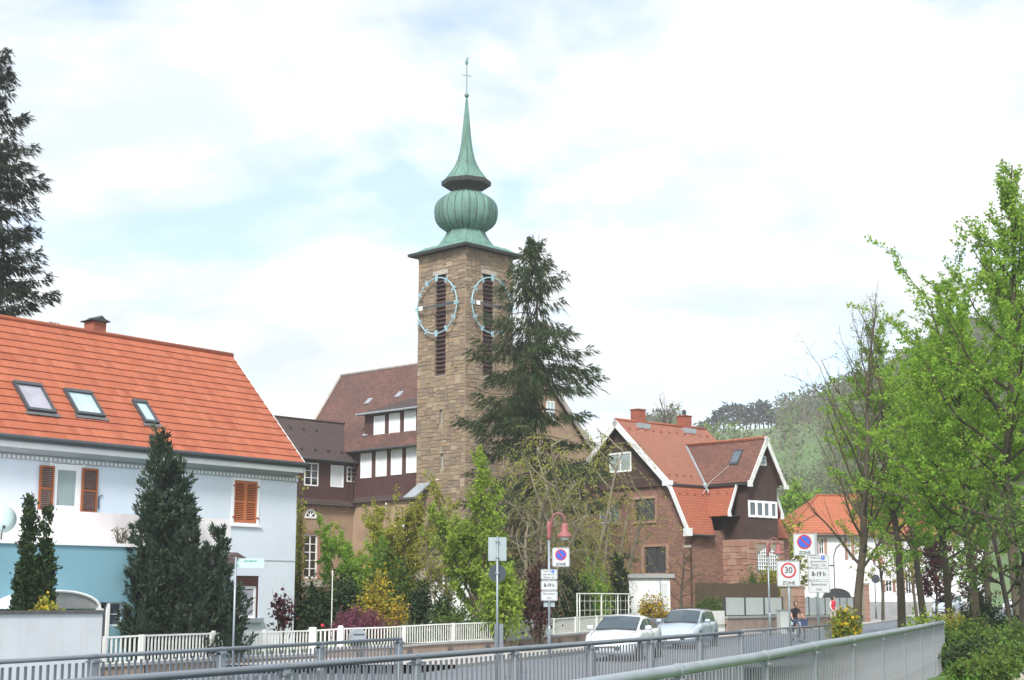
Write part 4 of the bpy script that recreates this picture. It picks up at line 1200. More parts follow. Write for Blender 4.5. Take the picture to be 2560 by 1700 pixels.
for w_, gm_ in ((w_a, "pane_dark"), (w_b, "pane_dark"), (w_c, "pane_sky")):
    window(villa, *w_, GW + 0.2, M["dark_metal"] if w_ is not w_c else M["white_paint"], M[gm_], 2, 1, 0.07, 0.06)
    a, b, c, d = w_
    m2 = MB(); m2.box(a - 0.1, b + 0.1, GW + 0.02, GW + 0.098, c - 0.14, c - 0.004); m2.build("window_sill", M["red_stone"], villa)
    m2 = MB(); m2.box(a - 0.22, a - 0.004, GW + 0.07, GW + 0.097, c, d + 0.15); m2.box(b + 0.004, b + 0.22, GW + 0.07, GW + 0.097, c, d + 0.15); m2.box(a - 0.004, b + 0.004, GW + 0.07, GW + 0.097, d + 0.004, d + 0.15); m2.build("window_surround", M["red_stone"], villa)
MB().box(lft, 0.02, GW - 0.06, GW + 0.098, zb_v - 0.16, zb_v - 0.006).build("belt_course", M["brown_cladding"], villa)
# bay geometry: starts at y=BY0 on the long side, runs out along +x
BV = VR.uz(1761, 1213)[0]
BY0 = BV
VB = VG.world(0, BY0)
BFr = Frame(VB[0], VB[1], 139)
q_end = BFr.uz(1872, 1205)[0]
VQ = Frame(*BFr.world(q_end, 0)[:2], 49)
w_ap, z_bap = VQ.uz(1914.6, 1094); w_r, _ = VQ.uz(1964.6, 1217)
BWd = w_r; BAp = BWd / 2
zbe = ze_v
# main roof: upper slope right (facing the street), left slope, lower skirt
rs = (ap_z - ze_v) / HWD
def mr(x, y, h=0.0): return (x, y, ze_v - x * rs + h)
xin = -(z_bap - ze_v) / rs                 # where the bay ridge meets the main slope
yA, yB = BY0, BY0 + BWd
mb = MB()
T = 0.12
mb.slab((0.12, -0.02, ze_v - 0.12 * rs), (0.12, yA, ze_v - 0.12 * rs), mr(xin, yA + BAp), mr(ap_u, -0.02), T) if False else None
top0 = (ap_u, -0.02, ap_z); 
YE = Lr; hipx = 0.5
ve = [(0.12, -0.02, ze_v - 0.12 * rs), (0.12, yA, ze_v - 0.12 * rs), (xin, yA + BAp, ze_v - xin * rs), (0.12, yB, ze_v - 0.12 * rs), (0.12, YE, ze_v - 0.12 * rs), (ap_u, YE - hipx, ap_z), (ap_u, -0.02, ap_z)]
n_r = Vector((rs, 0, 1)).normalized() * T
mb.add(ve + [tuple(Vector(p) - n_r) for p in ve], [(0, 1, 2, 3, 4, 5, 6), tuple(range(13, 6, -1))] + [(i, i + 7, (i + 1) % 7 + 7, (i + 1) % 7) for i in range(7)])
mb.slab((xl_v - 0.15, YE, ze_v - 0.15 * rs), (xl_v - 0.15, -0.02, ze_v - 0.15 * rs), (ap_u, -0.02, ap_z), (ap_u, YE - hipx, ap_z), T)
mb.slab((0.12, YE, ze_v - 0.1), (xl_v, YE, ze_v - 0.1), (ap_u, YE - hipx, ap_z), (ap_u + 0.02, YE - hipx, ap_z), T)
vroof = mb.build("roof", M["villa_tile"], villa)
mb = MB(); mb.tube([(ap_u, -0.05, ap_z + 0.02), (ap_u, YE - hipx, ap_z + 0.02)], 0.09, 8); mb.build("ridge_tile", M["villa_tile_fresh"], vroof, True)
# skirt (steep lower roof) beside the gable
skdx, skdz = SKX, SKZ
mb = MB()
skb = Frame(*VG.world(SKX, 0)[:2], 49).uz(1787, 1336)[0]
mb.slab((skdx, -0.01, skdz), (skdx, skb, skdz), (0.06, BY0, ze_v - 0.16), (0.06, -0.01, ze_v - 0.16), 0.12)
sk_o = mb.build("lower_roof", M["villa_tile_fresh"], villa)
mb = MB(); mb.slab((skdx, BY0 + BWd - 0.9, skdz), (skdx, Lr, skdz), (0.06, Lr, ze_v - 0.16), (0.06, BY0 + BWd, ze_v - 0.16), 0.12); mb.build("lower_roof", M["villa_tile_fresh"], villa)
mb = MB(); mb.box(-0.05, 0.16, 0.0, BY0, ze_v - 0.17, ze_v - 0.06); mb.build("eave_lip", M["dark_metal"], villa)
mb = MB(); mb.tube([(SKX + 0.02, 0.0, SKZ - 0.03), (SKX + 0.02, skb, SKZ - 0.03)], 0.06, 8); mb.build("gutter", M["dark_metal"], villa)
# bargeboards of the gable
def barge(parent, p, q, w, y0, y1, mat, foot=None):
    p = Vector(p); q = Vector(q)
    d = (q - p).normalized(); n = Vector((-d.z, 0, d.x)); 
    if n.z > 0: n = -n
    mb = MB(); v = [p, q, q + n * w, p + n * w]
    mb.prism([(a.x, a.z) for a in v], y0, y1, 'y')
    if foot: mb.prism([(foot[0], foot[1]), (foot[2], foot[1]), (foot[2], foot[3]), (foot[0], foot[3])], y0 - 0.01, y1 + 0.01, 'y')
    return mb.build("bargeboard", mat, parent)
barge(villa, (ap_u, 0, ap_z + 0.02), (0.02, 0, ze_v + 0.0), 0.36, -0.08, -0.025, M["trim_white"], (-0.62, ze_v - 0.16, 0.16, ze_v + 0.12))
barge(villa, (xl_v - 0.3, 0, ze_v - 0.3 * rs), (ap_u, 0, ap_z + 0.02), 0.36, -0.08, -0.025, M["peeling_white"])
barge(villa, (0.02, 0, ze_v - 0.12), (skdx - 0.2, 0, skdz + 0.3), 0.26, -0.06, -0.015, M["trim_white"], (skdx - 0.62, skdz - 0.08, skdx + 0.02, skdz + 0.35))
mb = MB(); 
for s_ in (0, 1):
    for i in range(5): pass
# chimneys
for px, py, nm in ((1595, 1060, 0), (1712, 1080, 1)):
    # on the ridge: find y
    best = min(((abs(VG.uz(px, py, i * 0.05)[0] - ap_u), i * 0.05) for i in range(0, 240)))
    y = best[1]
    c = MB(); c.box(ap_u - 0.30, ap_u + 0.30, y - 0.33, y + 0.33, ap_z - 0.7, ap_z + (0.70 if nm == 0 else 0.64))
    co = c.build("chimney", M["brick_red"], vroof)
    MB().box(ap_u - 0.345, ap_u + 0.345, y - 0.375, y + 0.375, ap_z + (0.703 if nm == 0 else 0.643), ap_z + (0.76 if nm == 0 else 0.70)).build("chimney_cap", M["brick_red"], villa)
    MB().box(ap_u - 0.1, ap_u + 0.52, y - 0.5, y + 0.5, ap_z - 0.42, ap_z - 0.12).build("chimney_flashing", M["zinc_light"], villa)
    if nm: 
        m3 = MB(); m3.lathe([(0.12, 0), (0.13, 0.3), (0.05, 0.38)], 8, (ap_u, y, ap_z + 0.70)); m3.build("chimney_pot", M["dark_metal"], villa)
# snow hooks
hook = MB().add([(-0.05, -0.09, 0), (0.05, -0.09, 0), (0.05, 0.09, 0), (-0.05, 0.09, 0), (0, -0.06, 0.12), (0, 0.06, 0.12)], [(0, 1, 5, 4) if False else (0, 4, 5, 3), (1, 2, 5, 4), (0, 1, 4), (2, 3, 5)]).mesh("snow_hook")
hook.materials.append(M["brick_red"])
for i in range(11): inst("snow_hook", hook, vroof, mr(ap_u + 0.62, 0.5 + i * 0.68, 0.01))
for i in range(4): inst("snow_hook", hook, vroof, mr(-0.5, 0.4 + i * 0.6, 0.01))
for i in range(4): inst("snow_hook", hook, sk_o, (0.06 + (skdx - 0.06) * 0.17, 0.35 + i * 0.62, ze_v - 0.16 + (skdz - ze_v + 0.16) * 0.17))
# bay (cross gable)
bs = (z_bap - zbe) / BAp
xq = q_end
mb = MB()
mb.slab((0.0, BY0 - 0.0, zbe), (xq, BY0, zbe), (xq, BY0 + BAp, z_bap), (xin, BY0 + BAp, z_bap), 0.12)
mb.build("bay_roof", M["villa_tile_worn"], villa)
mb = MB(); mb.slab((xq, BY0 + BWd, zbe), (0, BY0 + BWd, zbe), (xin, BY0 + BAp, z_bap), (xq, BY0 + BAp, z_bap), 0.12); mb.build("bay_roof", M["villa_tile_worn"], villa)
mb = MB(); mb.tube([(xin, BY0 + BAp, z_bap + 0.03), (xq, BY0 + BAp, z_bap + 0.03)], 0.08, 8); mb.build("bay_ridge", M["villa_tile_fresh"], villa, True)
mb = MB(); mb.tube([(xin, BY0 + BAp, z_bap + 0.02), (0.05, BY0, zbe + 0.04)], 0.07, 6); mb.build("valley_flashing", M["zinc_light"], villa)
mb = MB(); mb.lathe([(0.16, -0.14), (0.17, 0.0), (0.1, 0.14)], 8, (0.1, BY0 - 0.05, zbe - 0.04)); mb.build("rain_hopper", M["zinc_light"], villa)
mb = MB(); mb.tube([(0.12, BY0 + 0.02, zbe - 0.1), (skdx - 0.55, BY0 + 0.0, SKZ + 1.1)], 0.08, 6); mb.build("valley_flashing", M["zinc_light"], villa)
mb = MB(); mb.box(0.1, xq - 0.1, BY0 - 0.08, BY0 + 0.1, zbe - 0.15, zbe - 0.05); mb.build("eave_lip", M["dark_metal"], villa)
# bay walls
xw = xq - 0.42                                    # bay front wall
yw0, yw1 = BY0 + 0.30, BY0 + BWd - 0.30
BQ = Frame(*VG.world(xw, 0)[:2], 49)              # front wall frame: u = y coordinate
def bq(x0, x1, y0, y1):
    a, t = BQ.uz(x0, y0); b, s = BQ.uz(x1, y1); return a, b, s, t
zcl = BQ.uz(1890, 1349)[1]
bw = bq(1855, 1953, 1249, 1297); bw = (max(bw[0], yw0 + 0.08), min(bw[1], yw1 - 0.06), bw[2], bw[3])
gw2 = (BY0 + BAp - 0.42, BY0 + BAp + 0.42, BQ.uz(1915, 1165)[1], BQ.uz(1915, 1140)[1])
fr = MB()
wall_holes(fr, yw0, yw1, zcl, zbe - 0.2, [bw], 0, 0.15)
fr.add([(yw0 - 0.25, 0, zbe - 0.2), (yw1 + 0.25, 0, zbe - 0.2), (BY0 + BAp, 0, z_bap - 0.25)], [(0, 1, 2)])
def to_front(mbx, x=xw):
    mbx.v = [(x - y, u, z) for u, y, z in mbx.v]; return mbx
to_front(fr)
fr.quad((0.2, yw0, zcl), (xw, yw0, zcl), (xw, yw0, zbe), (0.2, yw0, zbe)); fr.quad((xw, yw1, zcl), (0.2, yw1, zcl), (0.2, yw1, zbe), (xw, yw1, zbe))
fr.quad((0.2, yw0, zcl), (0.2, yw1, zcl), (xw, yw1, zcl), (xw, yw0, zcl))
fr.build("bay_shingles", M["shingle_brown"], villa)
def front_obj(o): o.location = (xw, 0, 0); o.rotation_euler = (0, 0, R(90)); return o
a, b, c, d = bw
wb = window(villa, a, b, c, d, -0.05, M["white_paint"], M["pane_sky"], 4, 1, 0.13, 0.10); front_obj(wb)
gwo = window(villa, *gw2, -0.05, M["white_paint"], M["pane_cyan"], 2, 2, 0.09, 0.06); front_obj(gwo)
# slim posts and curtains between the bay panes
for i in range(3): front_obj(MB().box(a + (b - a) * (i + 1) / 4 - 0.10, a + (b - a) * (i + 1) / 4 + 0.10, -0.09, -0.052, c + 0.02, d - 0.02).build("window_post", M["white_paint"], villa))
# bay bargeboards
def barge_f(p, q, w, mat, foot=None):
    p = Vector((p[0], 0, p[1])); q = Vector((q[0], 0, q[1])); d = (q - p).normalized(); n = Vector((-d.z, 0, d.x))
    if n.z > 0: n = -n
    mb = MB(); mb.prism([(k.x, k.z) for k in (p, q, q + n * w, p + n * w)], -0.03, 0.03, 'y')
    if foot: mb.box(foot[0], foot[1], -0.04, 0.04, foot[2], foot[3])
    o = mb.build("bargeboard", mat, villa); o.location = (xq + 0.04, 0, 0); o.rotation_euler = (0, 0, R(90))
barge_f((BY0 - 0.05, zbe - 0.08), (BY0 + BAp, z_bap + 0.08), 0.26, M["peeling_white"], (BY0 - 0.12, BY0 + 0.25, zbe - 0.28, zbe + 0.05))
barge_f((BY0 + BAp, z_bap + 0.08), (BY0 + BWd + 0.05, zbe - 0.08), 0.26, M["peeling_white"], (BY0 + BWd - 0.2, BY0 + BWd + 0.2, zbe - 0.28, zbe - 0.06))
# bay's own lower skirt roofs with white edge boards
ske_x = xq - 0.9
zsk = BFr.uz(1833, 1290)[1]
ysk = BY0 - 0.75
mb = MB(); mb.slab((skdx - 0.65, ysk, zsk), (ske_x, ysk, zsk), (ske_x, BY0 + 0.1, zbe - 0.14), (0.15, BY0 + 0.1, zbe - 0.14), 0.10); sk2 = mb.build("lower_roof", M["villa_tile_fresh"], villa)
for i in range(3): inst("snow_hook", hook, sk2, (0.5 + i * 0.65, BY0 + 0.1 + (ysk - BY0 - 0.1) * 0.25, zbe - 0.14 + (zsk - zbe + 0.14) * 0.25))
mb = MB(); mb.slab((ske_x, BY0 + BWd + 0.75, zsk), (0.2, BY0 + BWd + 0.75, zsk), (0.2, BY0 + BWd - 0.1, zbe - 0.14), (ske_x, BY0 + BWd - 0.1, zbe - 0.14), 0.10); mb.build("lower_roof", M["villa_tile_fresh"], villa)
for ya, yb_ in ((BY0 + 0.08, ysk), (BY0 + BWd - 0.08, BY0 + BWd + 0.75)):
    s_ = 1 if yb_ > ya else -1
    mb = MB(); mb.prism([(ya, zbe - 0.12), (ya + s_ * 0.16, zbe - 0.12), (yb_ + s_ * 0.06, zsk + 0.2), (yb_ + s_ * 0.06, zsk - 0.06), (yb_ - s_ * 0.22, zsk - 0.06), (yb_ - s_ * 0.16, zsk + 0.25)], ske_x + 0.005, ske_x + 0.06, 'x'); mb.build("bargeboard", M["trim_white"], villa)
# dark underside board, standing in for shade, and brackets of the bay
MB().box(0.4, ske_x - 0.02, ysk + 0.05, yw0 - 0.004, zsk - 0.03, zsk + 0.02).build("underside_shade_board", M["dark_metal"], villa)
# ground floor of the bay: rough pink stones
ix0, iy0, iy1, ixw = 0.3, yw0 - 0.15, yw1 + 0.3, xw + 0.12
aw = bq(1886, 1938, 1369, 1427)
mb = MB(); mb.box(ix0, ixw, iy0, iy1, 0, zcl - 0.003); sw = mb.build("bay_stone_wall", M["tower_mortar"], villa)
rs_ = random.Random(5)
stm = MB().add([(0, 0, 0), (1, 0, 0), (1, 0, 1), (0, 0, 1), (0.05, -1, 0.07), (0.95, -1, 0.06), (0.96, -1, 0.94), (0.04, -1, 0.95)], [(4, 5, 6, 7), (0, 1, 5, 4), (1, 2, 6, 5), (2, 3, 7, 6), (3, 0, 4, 7)]).mesh("stone")
stm.materials.append(M["red_stone"])
arch_c = (aw[0] + aw[1]) / 2; arch_r = (aw[1] - aw[0]) / 2
for p in lay_stones(iy0, iy1, 0.6, zcl - 0.01, [(aw[0], aw[1], aw[2], aw[3])], 0.22, 0.36, 0.3, 0.6, rs_):
    inst("stone", stm, sw, (ixw + 0.001, p[0], p[2]), (0, 0, R(90)), (p[1] - p[0], rs_.uniform(0.02, 0.06), p[3] - p[2]))
for p in lay_stones(ix0, ixw, 0.6, zcl - 0.01, [], 0.22, 0.36, 0.3, 0.6, rs_):
    inst("stone", stm, sw, (p[0], iy0 - 0.001, p[2]), (0, 0, 0), (p[1] - p[0], rs_.uniform(0.02, 0.06), p[3] - p[2]))
# arched lattice window
zsp = aw[2] + (aw[3] - aw[2]) * 0.45
pts = [(arch_c + math.cos(math.pi * i / 14) * arch_r, zsp + math.sin(math.pi * i / 14) * (aw[3] - zsp)) for i in range(15)]
po = [(aw[1], aw[2])] + pts + [(aw[0], aw[2])]
pn = MB(); pn.prism(po, -0.012, 0.0, 'y'); 
lat = MB()
for i in range(9):
    x = aw[0] + (aw[1] - aw[0]) * (i + 0.5) / 9; zt = zsp + math.sqrt(max(0, 1 - ((x - arch_c) / arch_r) ** 2)) * (aw[3] - zsp)
    lat.box(x - 0.025, x + 0.025, -0.06, -0.02, aw[2], zt)
for i in range(6):
    z = aw[2] + (aw[3] - aw[2]) * (i + 0.4) / 6.4
    k = 1 if z < zsp else math.sqrt(max(0, 1 - ((z - zsp) / (aw[3] - zsp)) ** 2))
    lat.box(arch_c - arch_r * k, arch_c + arch_r * k, -0.064, -0.024, z - 0.022, z + 0.022)
lo2 = lat.build("window", M["white_paint"], villa); lo2.location = (ixw + 0.05, 0, 0); lo2.rotation_euler = (0, 0, R(90))
pn.build("pane", M["pane_sky"], lo2)
MB().box(BQ.uz(1810, 1380)[0] , BQ.uz(1826, 1380)[0], -0.2, -0.15, BQ.uz(1810, 1368)[1], BQ.uz(1810, 1362)[1]).build("house_plate", M["sandstone_grey"], villa)
# bay roof light and cable
tb = 0.62; xs = VG.uz(1842, 1130, BY0 + BAp * tb)[0]
def br(x, t, h=0.0):
    return (x, BY0 + BAp * t - h * 0.8, zbe + (z_bap - zbe) * t + h * 0.5)
mb = MB(); mb.slab(br(xs - 0.32, tb - 0.2, 0.06), br(xs + 0.32, tb - 0.2, 0.06), br(xs + 0.32, tb + 0.14, 0.06), br(xs - 0.32, tb + 0.14, 0.06), 0.08)
sk = mb.build("skylight", M["dark_metal"], villa)
mb = MB(); mb.slab(br(xs - 0.26, tb - 0.16, 0.075), br(xs + 0.26, tb - 0.16, 0.075), br(xs + 0.26, tb + 0.10, 0.075), br(xs - 0.26, tb + 0.10, 0.075), 0.008); mb.build("pane", M["pane_sky"], sk)
mb = MB(); mb.tube([br(xs - 0.25, 0.4, 0.05), br(xs - 1.2, 0.05, 0.06), (xs - 1.4, ysk - 0.05, zsk + 0.9), (xs - 1.75, ysk - 0.12, zsk - 0.2), (xs - 1.9, iy0 - 0.1, 0.8)], 0.010, 5); mb.build("cable", M["trim_white"], villa)
# downpipes
mb = MB(); mb.tube([(SKX - 0.2, GW - 0.02, SKZ - 0.15), (WX - 0.1, GW - 0.02, SKZ - 0.5), (WX - 0.1, GW - 0.02, 0.8)], 0.05, 8); mb.build("downpipe", M["brown_cladding"], villa)

# ================================================================== white house with orange roof on the far bend
OC = W(1968, 1334, 126)
OF = Frame(OC.x, OC.y, 84)
orange = thing("orange_roof_house", "white rendered house with orange hipped roof behind street trees", "house", (OC.x, OC.y, 0), OF.rz)
zo = OC.z; OL = 17.0; od = 9.0
def orr(x0, x1, y0, y1): 
    a, t = OF.uz(x0, y0); b, s = OF.uz(x1, y1); return a, b, s, t
ow = [orr(2046, 2061, 1345, 1386), orr(2118, 2129, 1345, 1400), orr(2213, 2232, 1450, 1480), orr(2262, 2280, 1425, 1485), orr(2282, 2296, 1360, 1395)]
mb = MB(); wall_holes(mb, 0.15, OL, 0.5, zo, ow, 0, 0.2); mb.quad((0.15, 0, 0.5), (0.15, 0, zo), (0.15, od, zo), (0.15, od, 0.5)); mb.quad((OL, 0, 0.5), (OL, od, 0.5), (OL, od, zo), (OL, 0, zo)); mb.build("wall", M["white_render"], orange)
MB().box(0.1, OL + 0.05, -0.06, -0.004, 0.4, 2.0).build("plinth", M["concrete"], orange)
for i, r in enumerate(ow):
    window(orange, *r, 0.06, M["white_paint"], M["pane_dark"], 2, 2, 0.07, 0.06)
    a, b, c, d = r
    m2 = MB(); m2.box(b + 0.01, b + 0.25, -0.03, -0.004, c, d); m2.box(a - 0.25, a - 0.01, -0.03, -0.004, c, d); m2.build("window_surround", M["red_stone"], orange)
rzo = zo + 3.5
mb = MB(); e = 0.4
mb.slab((-e, -e, zo - 0.1), (OL + e, -e, zo - 0.1), (OL + e, od / 2, rzo), (od / 2 - 0.4, od / 2, rzo), 0.12)
mb.slab((-e, od + e, zo - 0.1), (-e, -e, zo - 0.1), (od / 2 - 0.4, od / 2, rzo), (od / 2 - 0.42, od / 2 + 0.05, rzo), 0.12)
mb.slab((OL + e, od + e, zo - 0.1), (-e, od + e, zo - 0.1), (od / 2 - 0.4, od / 2, rzo), (OL + e, od / 2, rzo), 0.12)
oro = mb.build("roof", M["orange_tile"], orange)
mb = MB(); mb.tube([(-e, -e, zo - 0.05), (od / 2 - 0.4, od / 2, rzo + 0.05), (OL + e, od / 2, rzo + 0.05)], 0.1, 6); mb.build("hip_tile", M["orange_tile"], oro)
mb = MB(); mb.tube([(-e, -e - 0.05, zo - 0.15), (OL + e, -e - 0.05, zo - 0.15)], 0.09, 6); mb.build("gutter", M["dark_metal"], orange)
cb = OF.uz(2090, 1480)[0]
mb = MB(); n = 10
mb.prism([(cb - 1.3 + 2.6 * i / n, 2.2 + 0.9 * math.sqrt(max(0, 1 - (2 * i / n - 1) ** 2))) for i in range(n + 1)], -0.3, -0.02, 'y'); mb.build("cellar_arch", M["pane_dark"], orange)
mb = MB(); cz = OF.uz(2093, 1360)[1]; mb.tube([(cb - 0.1, -0.05, 3.1), (cb - 0.1, -0.05, cz - 1), (cb + 0.15, -0.05, cz - 0.3), (cb + 0.5, -0.05, cz)], 0.04, 5); mb.tube([(cb - 2.0, -0.05, 5.0), (cb - 0.1, -0.05, 5.0)], 0.03, 5); mb.build("wall_pipe", M["dark_metal"], orange)
# lower tiled shed between villa and white house
LC = W(1960, 1262, 112)
LF = Frame(LC.x, LC.y, 80)
low = thing("tiled_outhouse", "low outhouse with orange tiled roof between villa and white house", "outhouse", (LC.x, LC.y, 0), LF.rz)
z0, z1 = W(1960, 1370, 112).z, W(1960, 1262, 112).z
MB().box(-1.0, 0.2, 0.2, 4, 0.5, z0 - 0.05).build("wall", M["villa_brick"], low)
mb = MB(); mb.slab((-1.3, -0.2, z0), (0.35, -0.2, z0), (-0.1, 3.0, z1), (-1.3, 3.0, z1), 0.12); mb.build("roof", M["orange_tile"], low)
# ================================================================== railings and fences
def along(pts, step, start=0.0):
    """positions and headings at equal steps along a polyline of (x,y,z)"""
    out = []; d = start
    for a, b in zip(pts, pts[1:]):
        a = Vector(a); b = Vector(b); L_ = (b.xy - a.xy).length
        while d <= L_ + 1e-6:
            t = d / L_; p = a.lerp(b, t)
            out.append((p, math.atan2(b.y - a.y, b.x - a.x)))
            d += step
        d -= L_
    return out
def railing(name, label, cat, tops, h, bar_step, post_step, bar_w, bar_d, post_w, post_d, rail_r, mats, group=None, round_rail=True, low=0.12, post_up=0.0, post_start=0.0, bar_top=0.06, flat_w=0.05, extra_foot=0.0):
    o = Vector(tops[0]); base = Vector((o.x, o.y, o.z - h))
    t = thing(name, label, cat, base, 0, group)
    pts = [Vector(p) - base for p in tops]
    mb = MB()
    if round_rail: mb.tube(pts, rail_r, 10)
    else:
        for a, b in zip(pts, pts[1:]):
            d = (b - a); n = Vector((-d.y, d.x, 0)).normalized() * flat_w
            mb.slab(a - n, b - n, b + n, a + n, rail_r)
    mb.build("handrail", mats[0], t, round_rail)
    mb = MB()
    for a, b in zip(pts, pts[1:]):
        d = (b - a); n = Vector((-d.y, d.x, 0)).normalized() * 0.02
        z = Vector((0, 0, h - low))
        mb.slab(a - n - z, b - n - z, b + n - z, a + n - z, 0.035)
    mb.build("bottom_rail", mats[1], t)
    pm = MB(); pm.box(-post_w / 2, post_w / 2, -post_d / 2, post_d / 2, -h - extra_foot, -0.02 + post_up); pme = pm.mesh("post"); pme.materials.append(mats[2])
    for p, ang in along(pts, post_step, post_start): inst("post", pme, t, p, (0, 0, ang))
    if round_rail:
        jm = MB(); jm.tube([(-0.05, 0, 0), (0.05, 0, 0)], rail_r * 1.14, 10); jm.box(-0.06, 0.06, -0.05, 0.05, -rail_r - 0.035, -rail_r - 0.015); jme = jm.mesh("joint_sleeve"); jme.materials.append(mats[0])
        for p, ang in along(pts, post_step, post_start): inst("joint_sleeve", jme, t, p, (0, 0, ang))
    bm_ = MB(); bm_.box(-bar_w / 2, bar_w / 2, -bar_d / 2, bar_d / 2, -h + low - 0.01, -bar_top + 0.01); bme = bm_.mesh("bar"); bme.materials.append(mats[1])
    bars = along(pts, bar_step, bar_step * 0.5)
    for i, (p, ang) in enumerate(bars):
        if i >= 300: break
        inst("bar", bme, t, p, (0, 0, ang))
    if len(bars) > 300:
        mb = MB()
        for p, ang in bars[300:]:
            q = MB().box(-bar_w / 2, bar_w / 2, -bar_d / 2, bar_d / 2, -h + low - 0.01, -bar_top + 0.01)
            c, s = math.cos(ang), math.sin(ang)
            mb.add([(p.x + x * c - y * s, p.y + x * s + y * c, p.z + z) for x, y, z in q.v], q.f)
        mb.build("bar_rest", mats[1], t, kind="stuff")
    return t
G3 = (M["rail_light"], M["rail_bar"], M["rail_light"])
tops = [(p.x, p.y, CZ) for p in C_PTS]
tops = list(reversed(tops))
railing("bridge_railing", "grey steel railing nearest the camera with round light handrail", "railing", tops, 1.2, 0.115, 3.1, 0.02, 0.012, 0.07, 0.05, 0.045, G3, low=0.13, post_start=0.03, extra_foot=0.2)
GB = (M["gun_grey"], M["rail_bar"], M["rail_light"])
railing("bridge_railing", "long grey steel railing along the stream in front of parked cars", "railing", [(p.x, p.y, CZ) for p in B_RAIL], 1.2, 0.115, 2.3, 0.04, 0.010, 0.10, 0.06, 0.030, (M["gun_grey"], M["rail_bar"], M["rail_light"]), low=0.13, extra_foot=0.6)
railing("bridge_railing", "short grey railing below the speed zone sign", "railing", [(B1.x, B1.y, W(1850, 1577, 50).z), (B2.x, B2.y, W(2081, 1563, 53.5).z)], 1.05, 0.125, 1.3, 0.035, 0.02, 0.09, 0.05, 0.035, (M["gun_grey"], M["gun_grey"], M["rail_light"]), low=0.14)
railing("bridge_railing", "grey steel railing in front of the garden wall and white gate", "railing", [(A1.x, A1.y, CZ), (A0.x, A0.y, CZ)], 1.2, 0.10, 2.2, 0.03, 0.010, 0.12, 0.05, 0.022, (M["gun_grey"], M["gun_grey"], M["rail_light"]), low=0.14)
# white garden fences: sections
FW = (M["fence_white"], M["fence_white"], M["fence_white"])
def ftop(px, py, D): w = W(px, py, D); return (w.x, w.y, w.z)
def fz(px, pts):
    return interp(px, pts)
TOPY = [(255, 1592), (359, 1587), (530, 1582), (780, 1575), (860, 1570), (971, 1566.6), (1082, 1560), (1180, 1556.5), (1271, 1553), (1400, 1545), (1539, 1536), (1600, 1534)]
FD = [(255, 42.5), (359, 43.5), (779, 50), (1000, 51.5), (1300, 56), (1598, 68)]
def ft(px, dyp=0): 
    D = interp(px, FD); return ftop(px, interp(px, TOPY) + dyp, D)
secs = [((262, 352), "narrow white picket gate beside the blue annexe", "gate"), ((358, 528), "white slatted double gate in front of the large thuja", "gate"), ((534, 778), "white picket fence panel below the street name sign", "fence"), ((786, 848), "white garden gate beside the mailbox", "gate")]
for (p0, p1), lab, cat in secs:
    pa, pb = ft(p0), ft(p1)
    L_ = (Vector(pa).xy - Vector(pb).xy).length
    railing("picket_" + cat, lab, cat, [pa, pb], 0.80, 0.15, L_ * 0.4995 if cat == "fence" else L_ * 0.999, 0.055, 0.02, 0.09, 0.09, 0.05, FW, round_rail=False, low=0.08, post_up=0.08 if cat == "fence" else 0.03, flat_w=0.025)
px_list = [856, 971, 1082, 1180, 1271, 1345, 1400, 1470, 1539, 1600]
pts = [ft(p) for p in px_list]
t = railing("picket_fence", "long white picket fence on the low garden wall", "fence", pts, 0.64, 0.112, 2.35, 0.036, 0.014, 0.13, 0.08, 0.045, FW, round_rail=False, low=0.05, post_up=0.03, flat_w=0.02)
# white gate posts
for px, w_, lab in ((782, 0.24, "thick white gate post beside the white house corner"), (852, 0.17, "rust-stained white gate post beside the mailbox")):
    p = ft(px); q = thing("gate_post", lab, "post", (p[0], p[1], 0))
    mb = MB(); mb.prism([(-w_ / 2, 0), (w_ / 2, 0), (w_ / 2, p[2] + 0.05), (w_ / 2 - 0.03, p[2] + 0.09), (-w_ / 2 + 0.03, p[2] + 0.09), (-w_ / 2, p[2] + 0.05)], -w_ / 2, w_ / 2, 'y'); mb.build("shaft", M["fence_white"], q)
# plinth and retaining wall under the fence
wl = thing("retaining_wall", "low pinkish stone retaining wall carrying the white picket fence", "wall", (0, 0, 0))
mb = MB(); cpm = MB()
pp = [Vector(ft(p)) for p in [240, 358, 530, 782] + px_list]
for a, b in zip(pp, pp[1:]):
    d = (b - a); n = Vector((-d.y, d.x, 0)).normalized(); za_, zb_ = a.z - 0.68, b.z - 0.68
    low_a = a.x < pp[3].x - 0.01
    if low_a: za_ -= 0.14; zb_ -= 0.14
    q0, q1 = a - n * 0.14, b - n * 0.14
    mb.quad((q0.x, q0.y, -0.05), (q1.x, q1.y, -0.05), (q1.x, q1.y, zb_), (q0.x, q0.y, za_))
    q2, q3 = a + n * 0.14, b + n * 0.14
    mb.quad((q3.x, q3.y, -0.05), (q2.x, q2.y, -0.05), (q2.x, q2.y, za_), (q3.x, q3.y, zb_))
    q0, q1, q2, q3 = a - n * 0.20, b - n * 0.20, b + n * 0.2, a + n * 0.2
    cpm.slab((q0.x, q0.y, za_ + 0.06), (q1.x, q1.y, zb_ + 0.06), (q2.x, q2.y, zb_ + 0.06), (q3.x, q3.y, za_ + 0.06), 0.075)
mb.build("wall_face", M["wall_pinkstone"], wl); cpm.build("coping", M["concrete"], wl)
mb = MB()
